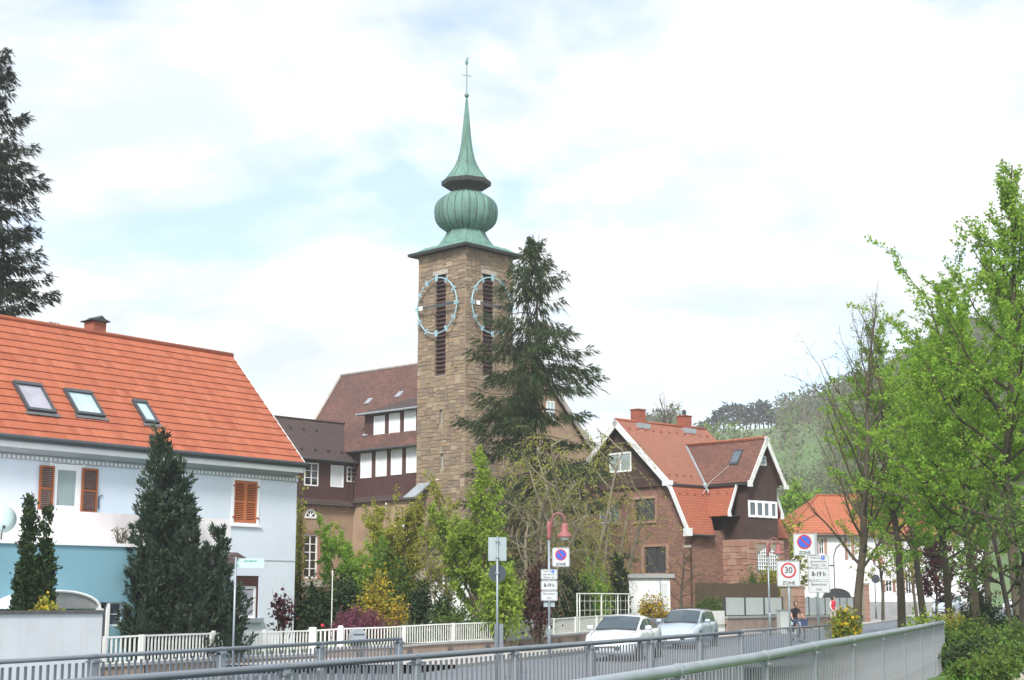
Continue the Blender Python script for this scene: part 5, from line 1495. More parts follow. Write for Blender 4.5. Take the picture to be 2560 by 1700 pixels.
for p, ang in along(pp[4:], 1.9, 0.6):
    q = MB().box(-0.09, 0.09, -0.3, 0.02, -1.02, -0.80); c, s = math.cos(ang), math.sin(ang)
    MB().add([(p.x + x * c - y * s + 0.16 * s, p.y + x * s + y * c - 0.16 * c, p.z + z) for x, y, z in MB().box(-0.1, 0.1, -0.02, 0.06, -0.98, -0.80).v], MB().box(0, 1, 0, 1, 0, 1).f).build("drain_slot", M["coping"], wl)
# mailbox
p = ft(886); mbx = thing("mailbox", "rounded pale grey mailbox on the white picket fence", "mailbox", (p[0] + 0.12, p[1] - 0.2, p[2] - 0.36), R(30))
mb = MB(); mb.prism([(-0.27, -0.1), (0.27, -0.1), (0.27, 0.14), (0.2, 0.27), (0.08, 0.33), (-0.08, 0.33), (-0.2, 0.27), (-0.27, 0.14)], -0.14, 0.1, 'y'); mb.build("case", M["zinc_light"], mbx)
MB().box(-0.2, 0.2, -0.15, -0.142, 0.12, 0.16).build("slot", M["sign_dark"], mbx)

# pale panel fence on stone wall further on
def panel_run(p_px, p_D, label):
    a = W(p_px[0], 1500, p_D[0]); b = W(p_px[1], 1500, p_D[1])
    ang = math.atan2(b.y - a.y, b.x - a.x); L_ = (b.xy - a.xy).length
    gz = road_z((a.y + b.y) / 2)
    zt0 = W(p_px[0], 1494, p_D[0]).z; zb0 = W(p_px[0], 1538, p_D[0]).z
    t = thing("panel_fence", label, "fence", (a.x, a.y, gz), ang)
    zt, zb_ = zt0 - gz, zb0 - gz
    MB().box(0, L_, 0, 0.35, -0.3, zb_ - 0.16).build("stone_wall", M["wall_pinkstone"], t)
    MB().box(-0.03, L_ + 0.03, -0.05, 0.4, zb_ - 0.155, zb_ - 0.05).build("coping", M["concrete"], t)
    n = max(2, round(L_ / 2.0)); w = L_ / n
    pm = MB().box(0.05, w - 0.05, 0.12, 0.16, zb_, zt).mesh("panel"); pm.materials.append(M["panel_pale"])
    pp_ = MB().box(-0.045, 0.045, 0.08, 0.2, zb_ - 0.045, zt + 0.05).mesh("post"); pp_.materials.append(M["dark_metal"])
    for i in range(n):
        inst("panel", pm, t, (i * w, 0, 0)); inst("post", pp_, t, (i * w, 0, 0))
    inst("post", pp_, t, (L_, 0, 0))
panel_run((1817, 1960), (74, 78.8), "pale panel fence on stone wall below the brick villa")
panel_run((2005, 2138), (80.5, 93), "pale panel fence on stone wall behind the pedestrian in red")
for px, D, yt, w_, lab in ((1982, 79.6, 1467, 0.88, "wide reddish stone gate pillar behind the cyclist"), (2161, 96.5, 1462, 0.45, "narrow reddish stone pillar in front of white house")):
    a = W(px, 1500, D); gz = road_z(D); t = thing("stone_pillar", lab, "pillar", (a.x, a.y, gz), R(35))
    h = W(px, yt, D).z - gz
    core = MB().box(-w_ / 2, w_ / 2, -w_ / 2, w_ / 2, -0.2, h).build("shaft", M["tower_mortar"], t)
    for p in lay_stones(-w_ / 2, w_ / 2, 0, h, [], 0.24, 0.4, 0.25, 0.5, rs_):
        inst("stone", stm, core, (p[0], -w_ / 2 - 0.001, p[2]), (0, 0, 0), (p[1] - p[0], 0.03, p[3] - p[2]))
    for p in lay_stones(-w_ / 2, w_ / 2, 0, h, [], 0.24, 0.4, 0.25, 0.5, rs_):
        inst("stone", stm, core, (w_ / 2 + 0.001, p[0], p[2]), (0, 0, R(90)), (p[1] - p[0], 0.03, p[3] - p[2]))
    MB().box(-w_ / 2 - 0.06, w_ / 2 + 0.06, -w_ / 2 - 0.06, w_ / 2 + 0.06, h + 0.003, h + 0.12).build("cap", M["sandstone_grey"], t)
a = W(1962, 1550, 77); bx = thing("utility_box", "small pale utility box at the foot of the wide stone pillar", "utility box", (a.x, a.y, road_z(77)), R(20))
MB().box(-0.35, 0.35, -0.2, 0.2, 0, 1.15).build("cabinet", M["panel_pale"], bx); MB().box(-0.38, 0.38, -0.23, 0.23, 1.153, 1.20).build("lid", M["zinc_light"], bx)

# ================================================================== signs
def text_mesh(txt, size, mat, parent, loc, name="lettering", bold=0.0, squeeze=1.0):
    cu = bpy.data.curves.new("txt", 'FONT'); cu.body = txt; cu.size = size; cu.align_x = 'CENTER'; cu.align_y = 'CENTER'; cu.extrude = 0.0015; cu.offset = bold
    cu.resolution_u = 3
    o = bpy.data.objects.new("txt", cu); COL.objects.link(o)
    dg = bpy.context.evaluated_depsgraph_get(); me = bpy.data.meshes.new_from_object(o.evaluated_get(dg))
    bpy.data.objects.remove(o)
    me.name = name; me.materials.clear(); me.materials.append(mat)
    me.transform(Matrix.Scale(squeeze, 4, (1, 0, 0)))
    ob = inst(name, me, parent, loc, (R(90), 0, 0))
    return ob
def plate(name, parent, w, h, z, x=0.0, mat="sign_white", border="sign_grey", y=-0.055):
    mb = MB(); r = 0.03
    pl = [(x - w / 2 + r, z - h / 2), (x + w / 2 - r, z - h / 2), (x + w / 2, z - h / 2 + r), (x + w / 2, z + h / 2 - r), (x + w / 2 - r, z + h / 2), (x - w / 2 + r, z + h / 2), (x - w / 2, z + h / 2 - r), (x - w / 2, z - h / 2 + r)]
    mb.prism(pl, y, y + 0.012, 'y'); o = mb.build(name, M[mat], parent)
    if border:
        b = MB(); t = 0.012
        for x0, x1, z0, z1 in ((-w / 2 + 0.015, w / 2 - 0.015, h / 2 - 0.015 - t, h / 2 - 0.015), (-w / 2 + 0.015, w / 2 - 0.015, -h / 2 + 0.015, -h / 2 + 0.015 + t), (-w / 2 + 0.015, -w / 2 + 0.015 + t, -h / 2 + 0.015 + t, h / 2 - 0.015 - t), (w / 2 - 0.015 - t, w / 2 - 0.015, -h / 2 + 0.015 + t, h / 2 - 0.015 - t)):
            b.box(x + x0, x + x1, y - 0.003, y - 0.0005, z + z0, z + z1)
        b.build("border", M[border], o)
    return o
def disc(parent, r, z, x, y, mat, name, r0=0.0):
    mb = MB(); n = 28
    if r0 == 0: mb.lathe([(r, 0.0), (r, 0.003)], n, (x, y, z), 'y')
    else: mb.lathe([(r0, 0.0), (r, 0.0), (r, 0.003), (r0, 0.003), (r0, 0.0)], n, (x, y, z), 'y'); mb.f = [f for f in mb.f if len(f) == 4]
    return mb.build(name, M[mat], parent)
def no_parking(parent, w, h, z, x=0.0, y=-0.055):
    pl = plate("zone_plate", parent, w, h, z, x, y=y)
    r = w * 0.33; zc = z + h * 0.12
    disc(pl, r, zc, x, y - 0.002, "sign_red", "red_ring"); disc(pl, r * 0.80, zc, x, y - 0.006, "sign_blue", "blue_disc")
    mb = MB(); c = math.cos(R(-45)); L_ = r * 0.82; t = r * 0.10
    mb.prism([(x - L_ * 0.707 - t * 0.707, zc + L_ * 0.707 - t * 0.707), (x + L_ * 0.707 - t * 0.707, zc - L_ * 0.707 - t * 0.707), (x + L_ * 0.707 + t * 0.707, zc - L_ * 0.707 + t * 0.707), (x - L_ * 0.707 + t * 0.707, zc + L_ * 0.707 + t * 0.707)], y - 0.014, y - 0.010, 'y'); mb.build("red_bar", M["sign_red"], pl)
    text_mesh("ZONE", h * 0.19, M["sign_grey"], pl, (x, y - 0.003, z - h * 0.37), bold=0.004)
def extra_plates(parent, w, zs, x=0.0, y=-0.055):
    (z2, z1), (z4, z3), (z6, z5) = zs
    p1 = plate("hours_plate", parent, w, z1 - z2, (z1 + z2) / 2, x, y=y); h = z1 - z2; zc = (z1 + z2) / 2
    text_mesh("Parken mit      in", h * 0.25, M["sign_black"], p1, (x, y - 0.003, zc + h * 0.28), squeeze=min(1, w * 0.85 / (h * 0.25 * 8.2)))
    MB().box(x + w * 0.14, x + w * 0.14 + h * 0.26, y - 0.005, y - 0.001, zc + h * 0.14, zc + h * 0.44).build("blue_square", M["sign_blue"], p1)
    text_mesh("P", h * 0.26, M["sign_white"], p1, (x + w * 0.14 + h * 0.13, y - 0.0075, zc + h * 0.29))
    text_mesh("gekennzeichneten", h * 0.24, M["sign_black"], p1, (x, y - 0.003, zc), squeeze=min(1, w * 0.85 / (h * 0.24 * 8.4)))
    text_mesh("Flächen 1 Std.", h * 0.25, M["sign_black"], p1, (x, y - 0.003, zc - h * 0.28), squeeze=min(1, w * 0.8 / (h * 0.25 * 6.5)))
    p2 = plate("hours_plate", parent, w, z3 - z4, (z3 + z4) / 2, x, y=y); h = z3 - z4
    text_mesh("8-19 h", h * 0.5, M["sign_black"], p2, (x, y - 0.003, (z3 + z4) / 2), bold=0.006, squeeze=min(1, w * 0.66 / (h * 0.5 * 2.7)))
    p3 = plate("hours_plate", parent, w, z5 - z6, (z5 + z6) / 2, x, y=y); h = z5 - z6
    text_mesh("Bewohner", h * 0.33, M["sign_black"], p3, (x, y - 0.003, (z5 + z6) / 2 + h * 0.2), squeeze=min(1, w * 0.8 / (h * 0.33 * 4.6)))
    text_mesh("frei", h * 0.33, M["sign_black"], p3, (x, y - 0.003, (z5 + z6) / 2 - h * 0.22))
def pole(parent, h, r=0.038, name="pole", x=0, y=0, mat="pole_grey", base=None):
    mb = MB(); mb.tube([(x, y, -0.1), (x, y, h)], r, 10); mb.build(name, M[mat], parent, True)
    if base: mb = MB(); mb.tube([(x, y, -0.1), (x, y, base), (x, y, base + 0.12)], [r * 1.55, r * 1.55, r], 10); mb.build("pole_base", M["pole_grey"], parent, True)
# speed zone sign
D = 56.0; w = W(1973, 1500, D); gz = road_z(D) 
s = thing("zone_sign", "white thirty zone sign with red ring above the cyclist", "sign", (w.x, w.y, gz), R(-4))
pole(s, W(1973, 1400, D).z - gz)
z0, z1 = W(1971, 1466, D).z - gz, W(1971, 1402, D).z - gz; h = z1 - z0; wd = 57 * D / F
pl = plate("zone_plate", s, wd, h, (z0 + z1) / 2)
zc = (z0 + z1) / 2 + h * 0.12; disc(pl, wd * 0.33, zc, 0, -0.057, "sign_red", "red_ring"); disc(pl, wd * 0.255, zc, 0, -0.061, "sign_white", "white_disc")
text_mesh("30", h * 0.34, M["sign_black"], pl, (0, -0.066, zc), bold=0.004, squeeze=0.92); text_mesh("ZONE", h * 0.18, M["sign_grey"], pl, (0, -0.058, (z0 + z1) / 2 - h * 0.37), bold=0.004)
st = MB(); st.box(-0.06, 0.06, -0.05, 0.05, (z0 + z1) / 2 - 0.9, (z0 + z1) / 2 - 0.86)
# no-parking sign with plates
D = 56.6; w = W(2045, 1500, D); 
s = thing("parking_sign", "grey pole with no-parking zone sign and three hour plates beside yellow bush", "sign", (w.x, w.y, gz), R(-5))
pole(s, W(2045, 1332, D).z - gz, 0.045)
z0, z1 = W(2011, 1389, D).z - gz, W(2011, 1334, D).z - gz
xo = W(2011, 1360, D).x - w.x
no_parking(s, 54 * D / F, z1 - z0, (z0 + z1) / 2, xo)
MB().box(xo, 0.02, -0.03, 0.03, (z0 + z1) / 2 - 0.02, (z0 + z1) / 2 + 0.02).build("bracket", M["pole_grey"], s)
zs = [(W(2046, b_, D).z - gz, W(2046, a_, D).z - gz) for a_, b_ in ((1388, 1419), (1420, 1451), (1452, 1482))]
extra_plates(s, 53 * D / F, zs, W(2046, 1430, D).x - w.x)
# sign seen from behind
D = 40.5; w = W(1243, 1560, D)
s = thing("sign_post", "grey signpost seen from behind with square and dark round backs", "sign", (w.x, w.y, 0), 0)
pole(s, W(1243, 1341, D).z, 0.03)
z0, z1 = W(1243, 1402, D).z, W(1243, 1343, D).z; ww = 45 * D / F
b_ = MB().box(-ww / 2, ww / 2, -0.062, -0.05, z0, z1); b_.v = [(x, -y, z) for x, y, z in b_.v]; b_.build("square_back", M["sign_back"], s)
mb = MB(); mb.lathe([(43 * D / F / 2, -0.05), (43 * D / F / 2, -0.062)], 32, (0, 0, W(1243, 1433, D).z), 'y'); mb.build("round_back", M["sign_dark"], s)
for z in (z0 + 0.1, z1 - 0.1, W(1243, 1433, D).z): MB().box(-0.05, 0.05, -0.045, 0.049, z - 0.02, z + 0.02).build("clamp", M["pole_grey"], s)
MB().box(0.035, 0.16, 0.1, 0.2, 0, W(1243, 1560, D).z).build("utility_duct", M["gun_grey"], s)
MB().box(-0.075, -0.035, 0.1, 0.2, 0, W(1243, 1560, D).z).build("utility_duct", M["gun_grey"], s)
# street name sign
D = 36.5; w = W(586, 1520, D)
s = thing("street_name_sign", "pale green arrow-shaped direction sign on thin grey pole before white house", "sign", (w.x, w.y, 0), R(4))
pole(s, W(586, 1392, D).z, 0.026)
z0, z1 = W(620, 1420, D).z, W(620, 1396, D).z; x1 = 70 * D / F
mb = MB(); mb.prism([(0.02, (z0 + z1) / 2), (0.07, z0), (x1, z0), (x1, z1), (0.07, z1)], -0.045, -0.03, 'y'); pl = mb.build("sign_plate", M["sign_pale_green"], s)
mb = MB(); 
for sg in (-1, 1): mb.prism([(0.03, (z0 + z1) / 2), (0.085, (z0 + z1) / 2 + sg * 0.105), (0.10, (z0 + z1) / 2 + sg * 0.095), (0.048, (z0 + z1) / 2)], -0.049, -0.0455, 'y')
mb.build("chevron", M["sign_green"], pl)
mb = MB(); x = 0.19; rr = random.Random(2)
while x < 0.46:
    l_ = rr.uniform(0.014, 0.03); mb.box(x, x + l_, -0.048, -0.0455, (z0 + z1) / 2 + 0.03, (z0 + z1) / 2 + 0.06 + rr.choice((0, 0.012))); x += l_ + 0.006
mb.box(0.50, 0.515, -0.048, -0.0455, (z0 + z1) / 2 + 0.03, (z0 + z1) / 2 + 0.07); mb.box(0.62, 0.632, -0.048, -0.0455, (z0 + z1) / 2 + 0.045, (z0 + z1) / 2 + 0.065); mb.box(0.12, 0.14, -0.048, -0.0455, (z0 + z1) / 2 + 0.02, (z0 + z1) / 2 + 0.03)
mb.build("faded_lettering", M["sign_green"], pl, kind="stuff")

# ================================================================== street lamps
def street_lamp(px, D, y_top, label, gz, signs=False):
    w = W(px, 1500, D); s = thing("street_lamp", label, "street lamp", (w.x, w.y, gz), 0, "red hooded street lamps")
    H = W(px, y_top, D).z - gz; k = H / 5.2
    hp = H - 0.95 * k
    pole(s, hp, 0.042, base=0.9)
    mb = MB(); mb.tube([(0, 0, hp - 0.05), (0, 0, hp + 0.05), (0, 0, hp + 0.5 * k), (0, 0, hp + 0.62 * k)], [0.055, 0.062, 0.075, 0.05], 10); mb.build("pole_sleeve", M["lamp_red"], s, True)
    n = 12; r = 0.235 * k; cx = 0.11 * k + r; zc = H - r - 0.03
    pts = [(0.11 * k, 0, hp + 0.12 * k), (0.11 * k, 0, zc)] + [(cx + math.cos(math.pi - math.pi * i / n) * r, 0, zc + math.sin(math.pi * i / n) * r) for i in range(1, n + 1)] + [(cx + r, 0, zc - 0.15 * k)]
    mb = MB(); mb.tube(pts, 0.03 * k, 8); mb.build("arm", M["lamp_red"], s, True)
    mb = MB(); mb.box(0.03, 0.10 * k, -0.02, 0.02, hp + 0.16 * k, hp + 0.2 * k); mb.box(0.03, 0.10 * k, -0.02, 0.02, hp + 0.42 * k, hp + 0.46 * k); mb.build("arm_bracket", M["lamp_red"], s)
    hz = zc - 0.15 * k
    mb = MB(); mb.lathe([(0.05, 0.02), (0.10, 0.0), (0.125, -0.08), (0.13, -0.26), (0.17, -0.32), (0.27, -0.44), (0.30, -0.49), (0.28, -0.49), (0.15, -0.33)], 20, (cx + r, 0, hz)); mb.v = [((x - cx - r) * k + cx + r, y * k, (z - hz) * k + hz) for x, y, z in mb.v]; mb.build("hood", M["lamp_red"], s, True)
    mb = MB(); mb.lathe([(0.17 * k, -0.47 * k), (0.16 * k, -0.54 * k), (0.08 * k, -0.60 * k)], 14, (cx + r, 0, hz)); mb.build("lamp_bowl", M["lamp_glass"], s, True)
    return s, w
GL = road_z(51.6) + 0.1
s, w = street_lamp(1373, 51.6, 1281, "red hooded street lamp with no-parking zone sign before the willow", GL)
D = 51.6
z0, z1 = W(1402, 1417, D).z - GL, W(1402, 1369, D).z - GL; xo = W(1402, 1390, D).x - w.x
no_parking(s, 43 * D / F, z1 - z0, (z0 + z1) / 2, xo)
MB().box(0.02, xo, -0.02, 0.02, (z0 + z1) / 2 - 0.02, (z0 + z1) / 2 + 0.02).build("bracket", M["pole_grey"], s)
zs = [(W(1373, b_, D).z - GL, W(1373, a_, D).z - GL) for a_, b_ in ((1423, 1449), (1451, 1476), (1477, 1502))]
extra_plates(s, 41 * D / F, zs)
MB().box(-0.19, 0.19, 0.03, 0.05, W(1373, 1517, D).z - GL, W(1373, 1504, D).z - GL).build("spare_plate", M["sign_back"], s)
street_lamp(1923, 74, 1343, "red hooded street lamp beside the speed zone sign", road_z(74) + 0.1)
s, w = street_lamp(2189, 112, 1379, "distant red hooded street lamp with dark round sign in front of white house", road_z(112))
mb = MB(); mb.lathe([(0.32, 0.05), (0.32, 0.062)], 24, (0.05, 0, W(2189, 1447, 112).z - road_z(112)), 'y'); mb.build("round_back", M["sign_dark"], s)
# ================================================================== cars
def lerp_table(tab, x):
    return interp(x, tab)
def make_car(name, label, loc, heading, paint, L_=4.28, W_=1.80, roof_h=1.46, wagon=False, simple=False):
    """x = 0 at the front bumper, x = L_ at the tail; y across; heading = direction the front points (world angle)"""
    t = thing(name, label, "car", loc, heading + math.pi)
    k = L_ / 4.28; hw = W_ / 2
    ztop = [(0, 0.52), (0.06, 0.64), (0.25, 0.76), (0.6, 0.87), (1.0, 0.955), (1.22, 0.99), (2.0, 1.0), (3.2, 1.03), (3.9, 1.05), (4.12, 1.02 if wagon else 0.98), (4.24, 0.8), (4.28, 0.62)]
    wid = [(0, 0.55), (0.06, 0.72), (0.25, 0.86), (0.6, 0.95), (1.0, 0.985), (2.0, 1.0), (3.4, 0.985), (3.9, 0.94), (4.15, 0.87), (4.28, 0.74)]
    zlow = [(0, 0.30), (0.1, 0.22), (0.6, 0.19), (3.7, 0.19), (4.2, 0.26), (4.28, 0.32)]
    xs = [0, 0.06, 0.15, 0.25, 0.42, 0.6, 0.8, 1.0, 1.22, 1.6, 2.0, 2.4, 2.8, 3.2, 3.5, 3.75, 3.9, 4.05, 4.15, 4.24, 4.28]
    wx = (0.80, 3.40); wr = 0.36
    mb = MB(); n = 15
    for x in xs:
        zt = lerp_table(ztop, x); w = lerp_table(wid, x) * hw; zl = lerp_table(zlow, x)
        for c in wx:
            if abs(x - c) < wr: zl = max(zl, 0.30 + math.sqrt(wr * wr - (x - c) ** 2))
        zl = min(zl, zt - 0.12)
        zm = zl + (zt - zl) * 0.45
        half = [(0.62 * w, zl), (0.93 * w, zl + 0.02), (w, zl + (zm - zl) * 0.6), (w * 1.0, zm), (w * 0.985, zl + (zt - zl) * 0.78), (w * 0.93, zt - 0.035), (w * 0.80, zt), (0, zt + 0.035 * min(1, x / 0.6))]
        ring_ = [(-y, z) for y, z in half[:-1]] + [half[-1]] + [(y, z) for y, z in reversed(half[:-1])]
        mb.v += [(x * k, y, z) for y, z in ring_]
    n = len(ring_)
    for i in range(len(xs) - 1):
        for j in range(n):
            j2 = (j + 1) % n
            mb.f.append((i * n + j, (i + 1) * n + j, (i + 1) * n + j2, i * n + j2))
    mb.f.append(tuple(range(n))); mb.f.append(tuple(reversed(range((len(xs) - 1) * n, len(xs) * n))))
    body = mb.build("body", paint, t, True)
    rings = {x: mb.v[i * n:(i + 1) * n] for i, x in enumerate(xs)}
    for x in (1.22, 2.4, 3.5):
        for idx in ((2, 3, 4, 5), (12, 11, 10, 9)):
            p_ = [(v[0], v[1] * 1.003, v[2]) for v in (rings[x][q] for q in idx)]
            sm_ = MB(); sm_.tube(p_, 0.009, 4); sm_.build("door_seam", M["sign_dark"], t)
    for idx in (6, 8):
        sm_ = MB(); sm_.tube([(rings[x][idx][0], rings[x][idx][1] * 0.96, rings[x][idx][2] + 0.004) for x in (0.25, 0.42, 0.6, 0.8, 1.0)], 0.009, 4); sm_.build("bonnet_seam", M["sign_dark"], t)
    MB().box(1.08 * k, 1.18 * k, -0.72 * hw, 0.72 * hw, 1.0, 1.035).build("cowl_panel", M["dark_metal"], t)
    # greenhouse
    rear = 4.05 if wagon else 4.08; rr = 3.75 if wagon else 3.15
    secs = [(1.12, 0.985, 0.80, 1.0), (1.55, 1.24, 0.755, 1.0), (2.0, roof_h - 0.03, 0.70, 1.0), (2.5, roof_h, 0.68, 1.0), (rr, roof_h - (0.0 if wagon else 0.05), 0.67, 1.0), (rr + 0.35 if not wagon else rr + 0.18, roof_h - (0.17 if not wagon else 0.12), 0.69, 1.0), (rear, 1.05, 0.78, 1.0)]
    belt_w = 0.80
    mb = MB()
    for x, z, wt, _ in secs:
        b = 0.985
        wb = 0.845 if 1.3 < x < 3.9 else 0.80
        wb = wb * hw; w2 = min(wt * hw / 0.9 * 0.9, wb)
        mb.v += [(x * k, -wb, b), (x * k, -w2, max(z - 0.05, b + 0.005)), (x * k, -w2 * 0.85, max(z, b + 0.008)), (x * k, 0, max(z + 0.03, b + 0.012)), (x * k, w2 * 0.85, max(z, b + 0.008)), (x * k, w2, max(z - 0.05, b + 0.005)), (x * k, wb, b)]
    for i in range(len(secs) - 1):
        for j in range(6): mb.f.append((i * 7 + j, (i + 1) * 7 + j, (i + 1) * 7 + j + 1, i * 7 + j + 1))
    mb.build("cabin", paint, t, True)
    V = [Vector(v) for v in mb.v]
    def P(i, j): return V[i * 7 + j]
    ws = MB()                                   # windscreen: three strips over the first two bays
    def off(p, d): return p + Vector(d)
    for i in (0, 1):
        for j in range(1, 5):
            a, b, c, d = P(i, j), P(i + 1, j), P(i + 1, j + 1), P(i, j + 1)
            if i == 0: a = a.lerp(b, 0.06); d = d.lerp(c, 0.06)
            if i == 1: b = a.lerp(b, 0.9); c = d.lerp(c, 0.9)
            o = (-0.012, 0, 0.012)
            if j == 1: a = a.lerp(d, 0.35); b = b.lerp(c, 0.35)
            if j == 4: d = d.lerp(a, 0.35); c = c.lerp(b, 0.35)
            ws.quad(off(a, o), off(d, o), off(c, o), off(b, o))
    ws.build("windscreen", M["car_glass"], t, True)
    # side windows
    for sgn, (jb, jt) in ((-1, (0, 1)), (1, (6, 5))):
        spans = [(1, 2.46), (2.56, rr - 0.02), (rr + 0.08, rear - 0.15)] if not wagon else [(1, 2.40), (2.50, 3.25), (3.33, rear - 0.12)]
        xsw = [1.12] + [s[0] for s in secs[1:]]
        def side(x, f):
            for i in range(len(secs) - 1):
                x0, x1 = secs[i][0], secs[i + 1][0]
                if x0 <= x <= x1:
                    q = (x - x0) / (x1 - x0); b = P(i, jb).lerp(P(i + 1, jb), q); tt = P(i, jt).lerp(P(i + 1, jt), q)
                    return b.lerp(tt, f) + Vector((0, sgn * 0.014, 0))
            return P(len(secs) - 1, jb)
        for a_, b_ in spans:
            a_ = max(a_, 1.34)
            g = MB(); m_ = 6; v0 = len(g.v)
            for q in range(m_ + 1):
                x = a_ + (b_ - a_) * q / m_
                g.v += [tuple(side(x, 0.10)), tuple(side(x, 0.90))]
                if q: g.f.append((2 * q - 2, 2 * q, 2 * q + 1, 2 * q - 1))
            g.build("side_window", M["car_glass"], t)
    rg = MB(); i = len(secs) - 2
    for j in range(1, 5):
        a, b, c, d = P(i, j), P(i + 1, j), P(i + 1, j + 1), P(i, j + 1); o = (0.014, 0, 0.008)
        rg.quad(off(a.lerp(b, 0.08), o), off(a.lerp(b, 0.85), o), off(d.lerp(c, 0.85), o), off(d.lerp(c, 0.08), o))
    rg.build("rear_window", M["car_glass"], t, True)
    # wheels
    for c in wx:
        for sgn in (-1, 1):
            wy = sgn * (hw - 0.13)
            mb = MB(); mb.lathe([(0.19, -0.10), (0.30, -0.105), (0.325, -0.07), (0.325, 0.07), (0.30, 0.105), (0.19, 0.10)], 24, axis='y'); o = mb.build("wheel", M["rubber"], t, True); o.location = (c * k, wy, 0.325)
            mb = MB()
            mb.lathe([(0.05, -0.085), (0.19, -0.095), (0.20, -0.06), (0.20, 0.06), (0.19, 0.095), (0.05, 0.085)], 20, axis='y'); mb.build("rim", M["chrome"], o, False)
            mb = MB()
            for q in range(5):
                a = 2 * math.pi * q / 5; mb.tube([(math.cos(a) * 0.05, sgn * 0.1, math.sin(a) * 0.05), (math.cos(a) * 0.19, sgn * 0.105, math.sin(a) * 0.19)], 0.025, 5)
            mb.build("spoke", M["dark_metal"], o)
    # mirrors, lights, trim
    for sgn in (-1, 1):
        mb = MB(); mb.lathe([(0.01, -0.10), (0.07, -0.08), (0.085, 0.0), (0.07, 0.08), (0.01, 0.10)], 12, axis='y'); mb.v = [(x * 0.8, y * 1.15, z * 0.95) for x, y, z in mb.v]
        o = mb.build("mirror", paint, t, True); o.location = (1.52 * k, sgn * (hw + 0.06), 1.06)
        mb = MB(); mb.prism([(-0.0, 0.0), (0.3, 0.11), (0.42, 0.20), (0.12, 0.14)], -0.012, 0.012, 'y'); o = mb.build("headlight", M["lamp_glass"], t); o.location = (0.08 * k, sgn * hw * 0.80, 0.60); o.rotation_euler = (0, 0, sgn * R(-28))
        mb = MB(); mb.box(0, 0.03, -0.08, 0.08, 0, 0.26); o = mb.build("tail_light", M["sign_red"], t); o.location = ((L_ / k - 0.06) * k, sgn * hw * 0.66, 0.70)
        MB().box(2.25 * k, 2.42 * k, sgn * hw * 1.0 - 0.012, sgn * hw * 1.0 + 0.012, 0.86, 0.885).build("door_handle", paint, t)
        if wagon:
            mb = MB(); mb.tube([(2.15 * k, sgn * 0.56, roof_h - 0.01), (2.2 * k, sgn * 0.56, roof_h + 0.05), (3.6 * k, sgn * 0.56, roof_h + 0.05), (3.68 * k, sgn * 0.56, roof_h - 0.02)], 0.017, 6); mb.build("roof_rail", M["dark_metal"], t)
    MB().box(-0.012, 0.03, -0.42, 0.42, 0.36, 0.48).build("grille", M["dark_metal"], t)
    MB().box(-0.024, -0.013, -0.26, 0.26, 0.32, 0.43).build("number_plate", M["sign_white"], t)
    if wagon:
        mb = MB(); mb.tube([(2.1 * k, 0, roof_h), (2.25 * k, 0, roof_h + 0.16)], 0.008, 5); mb.build("aerial", M["dark_metal"], t)
    return t
# heading: driving towards the camera along the road (road runs 23 degrees off the view axis)
hd = math.atan2(-math.cos(R(19)), -math.sin(R(19)))
c1 = W(1517, 1600, 49.5); make_car("parked_car", "white hatchback behind the long grey railing", (c1.x, c1.y, road_z(c1.y) + 0.02), hd, M["car_white"], 4.4, 1.90, 1.45)
c2 = W(1684, 1600, 58.5); make_car("parked_car", "silver-white estate car with roof rails behind the white hatchback", (c2.x, c2.y, road_z(c2.y) + 0.02), hd - R(1), M["car_silver"], 4.5, 1.84, 1.50, True)
c3 = W(2352, 1520, 121); make_car("parked_car", "pale car on the bend between street tree trunks", (c3.x, c3.y, road_z(121) + 0.02), hd - R(12), M["car_silver"], 4.2, 1.75, 1.55, True)
c4 = W(2520, 1500, 132); make_car("parked_car", "pale distant car at picture edge beyond the street trees", (c4.x, c4.y, road_z(132) + 0.02), hd - R(35), M["car_white"], 4.2, 1.75, 1.5)

# ================================================================== people
def skin_body(name, verts, edges, radii, parent, mats, pick, sub=2):
    me = bpy.data.meshes.new(name); me.from_pydata(verts, edges, [])
    o = bpy.data.objects.new(name, me); COL.objects.link(o)
    md = o.modifiers.new("skin", 'SKIN'); md.use_smooth_shade = True
    sv = me.skin_vertices[0].data
    for i, r in enumerate(radii):
        sv[i].radius = r if hasattr(r, '__len__') else (r, r)
    sv[0].use_root = True
    ss = o.modifiers.new("sub", 'SUBSURF'); ss.levels = sub; ss.render_levels = sub
    dg = bpy.context.evaluated_depsgraph_get(); dg.update()
    m2 = bpy.data.meshes.new_from_object(o.evaluated_get(dg))
    bpy.data.objects.remove(o)
    m2.name = name; m2.materials.clear()
    for m in mats: m2.materials.append(m)
    for p in m2.polygons:
        p.material_index = pick(p.center); p.use_smooth = True
    ob = bpy.data.objects.new(name, m2); COL.objects.link(ob); ob.parent = parent
    return ob
plain("skin", (0.50, 0.30, 0.22), 0.6, 0.05, bmp=0); plain("hair_brown", (0.08, 0.045, 0.03), 0.7, 0.2); plain("hair_dark", (0.03, 0.025, 0.02), 0.7, 0.2)
plain("cloth_black", (0.025, 0.026, 0.03), 0.9, 0.2); plain("denim", (0.05, 0.08, 0.16), 0.9, 0.2); plain("cloth_red", (0.62, 0.04, 0.06), 0.8, 0.1); plain("cloth_pale", (0.62, 0.55, 0.56), 0.8, 0.1); plain("cloth_beige", (0.55, 0.50, 0.46), 0.9, 0.1)
plain("bike_frame", (0.55, 0.62, 0.70), 0.35, 0.1); plain("eye_dark", (0.02, 0.015, 0.012), 0.3, 0.1, bmp=0); plain("lip", (0.40, 0.14, 0.12), 0.5, 0.05, bmp=0)
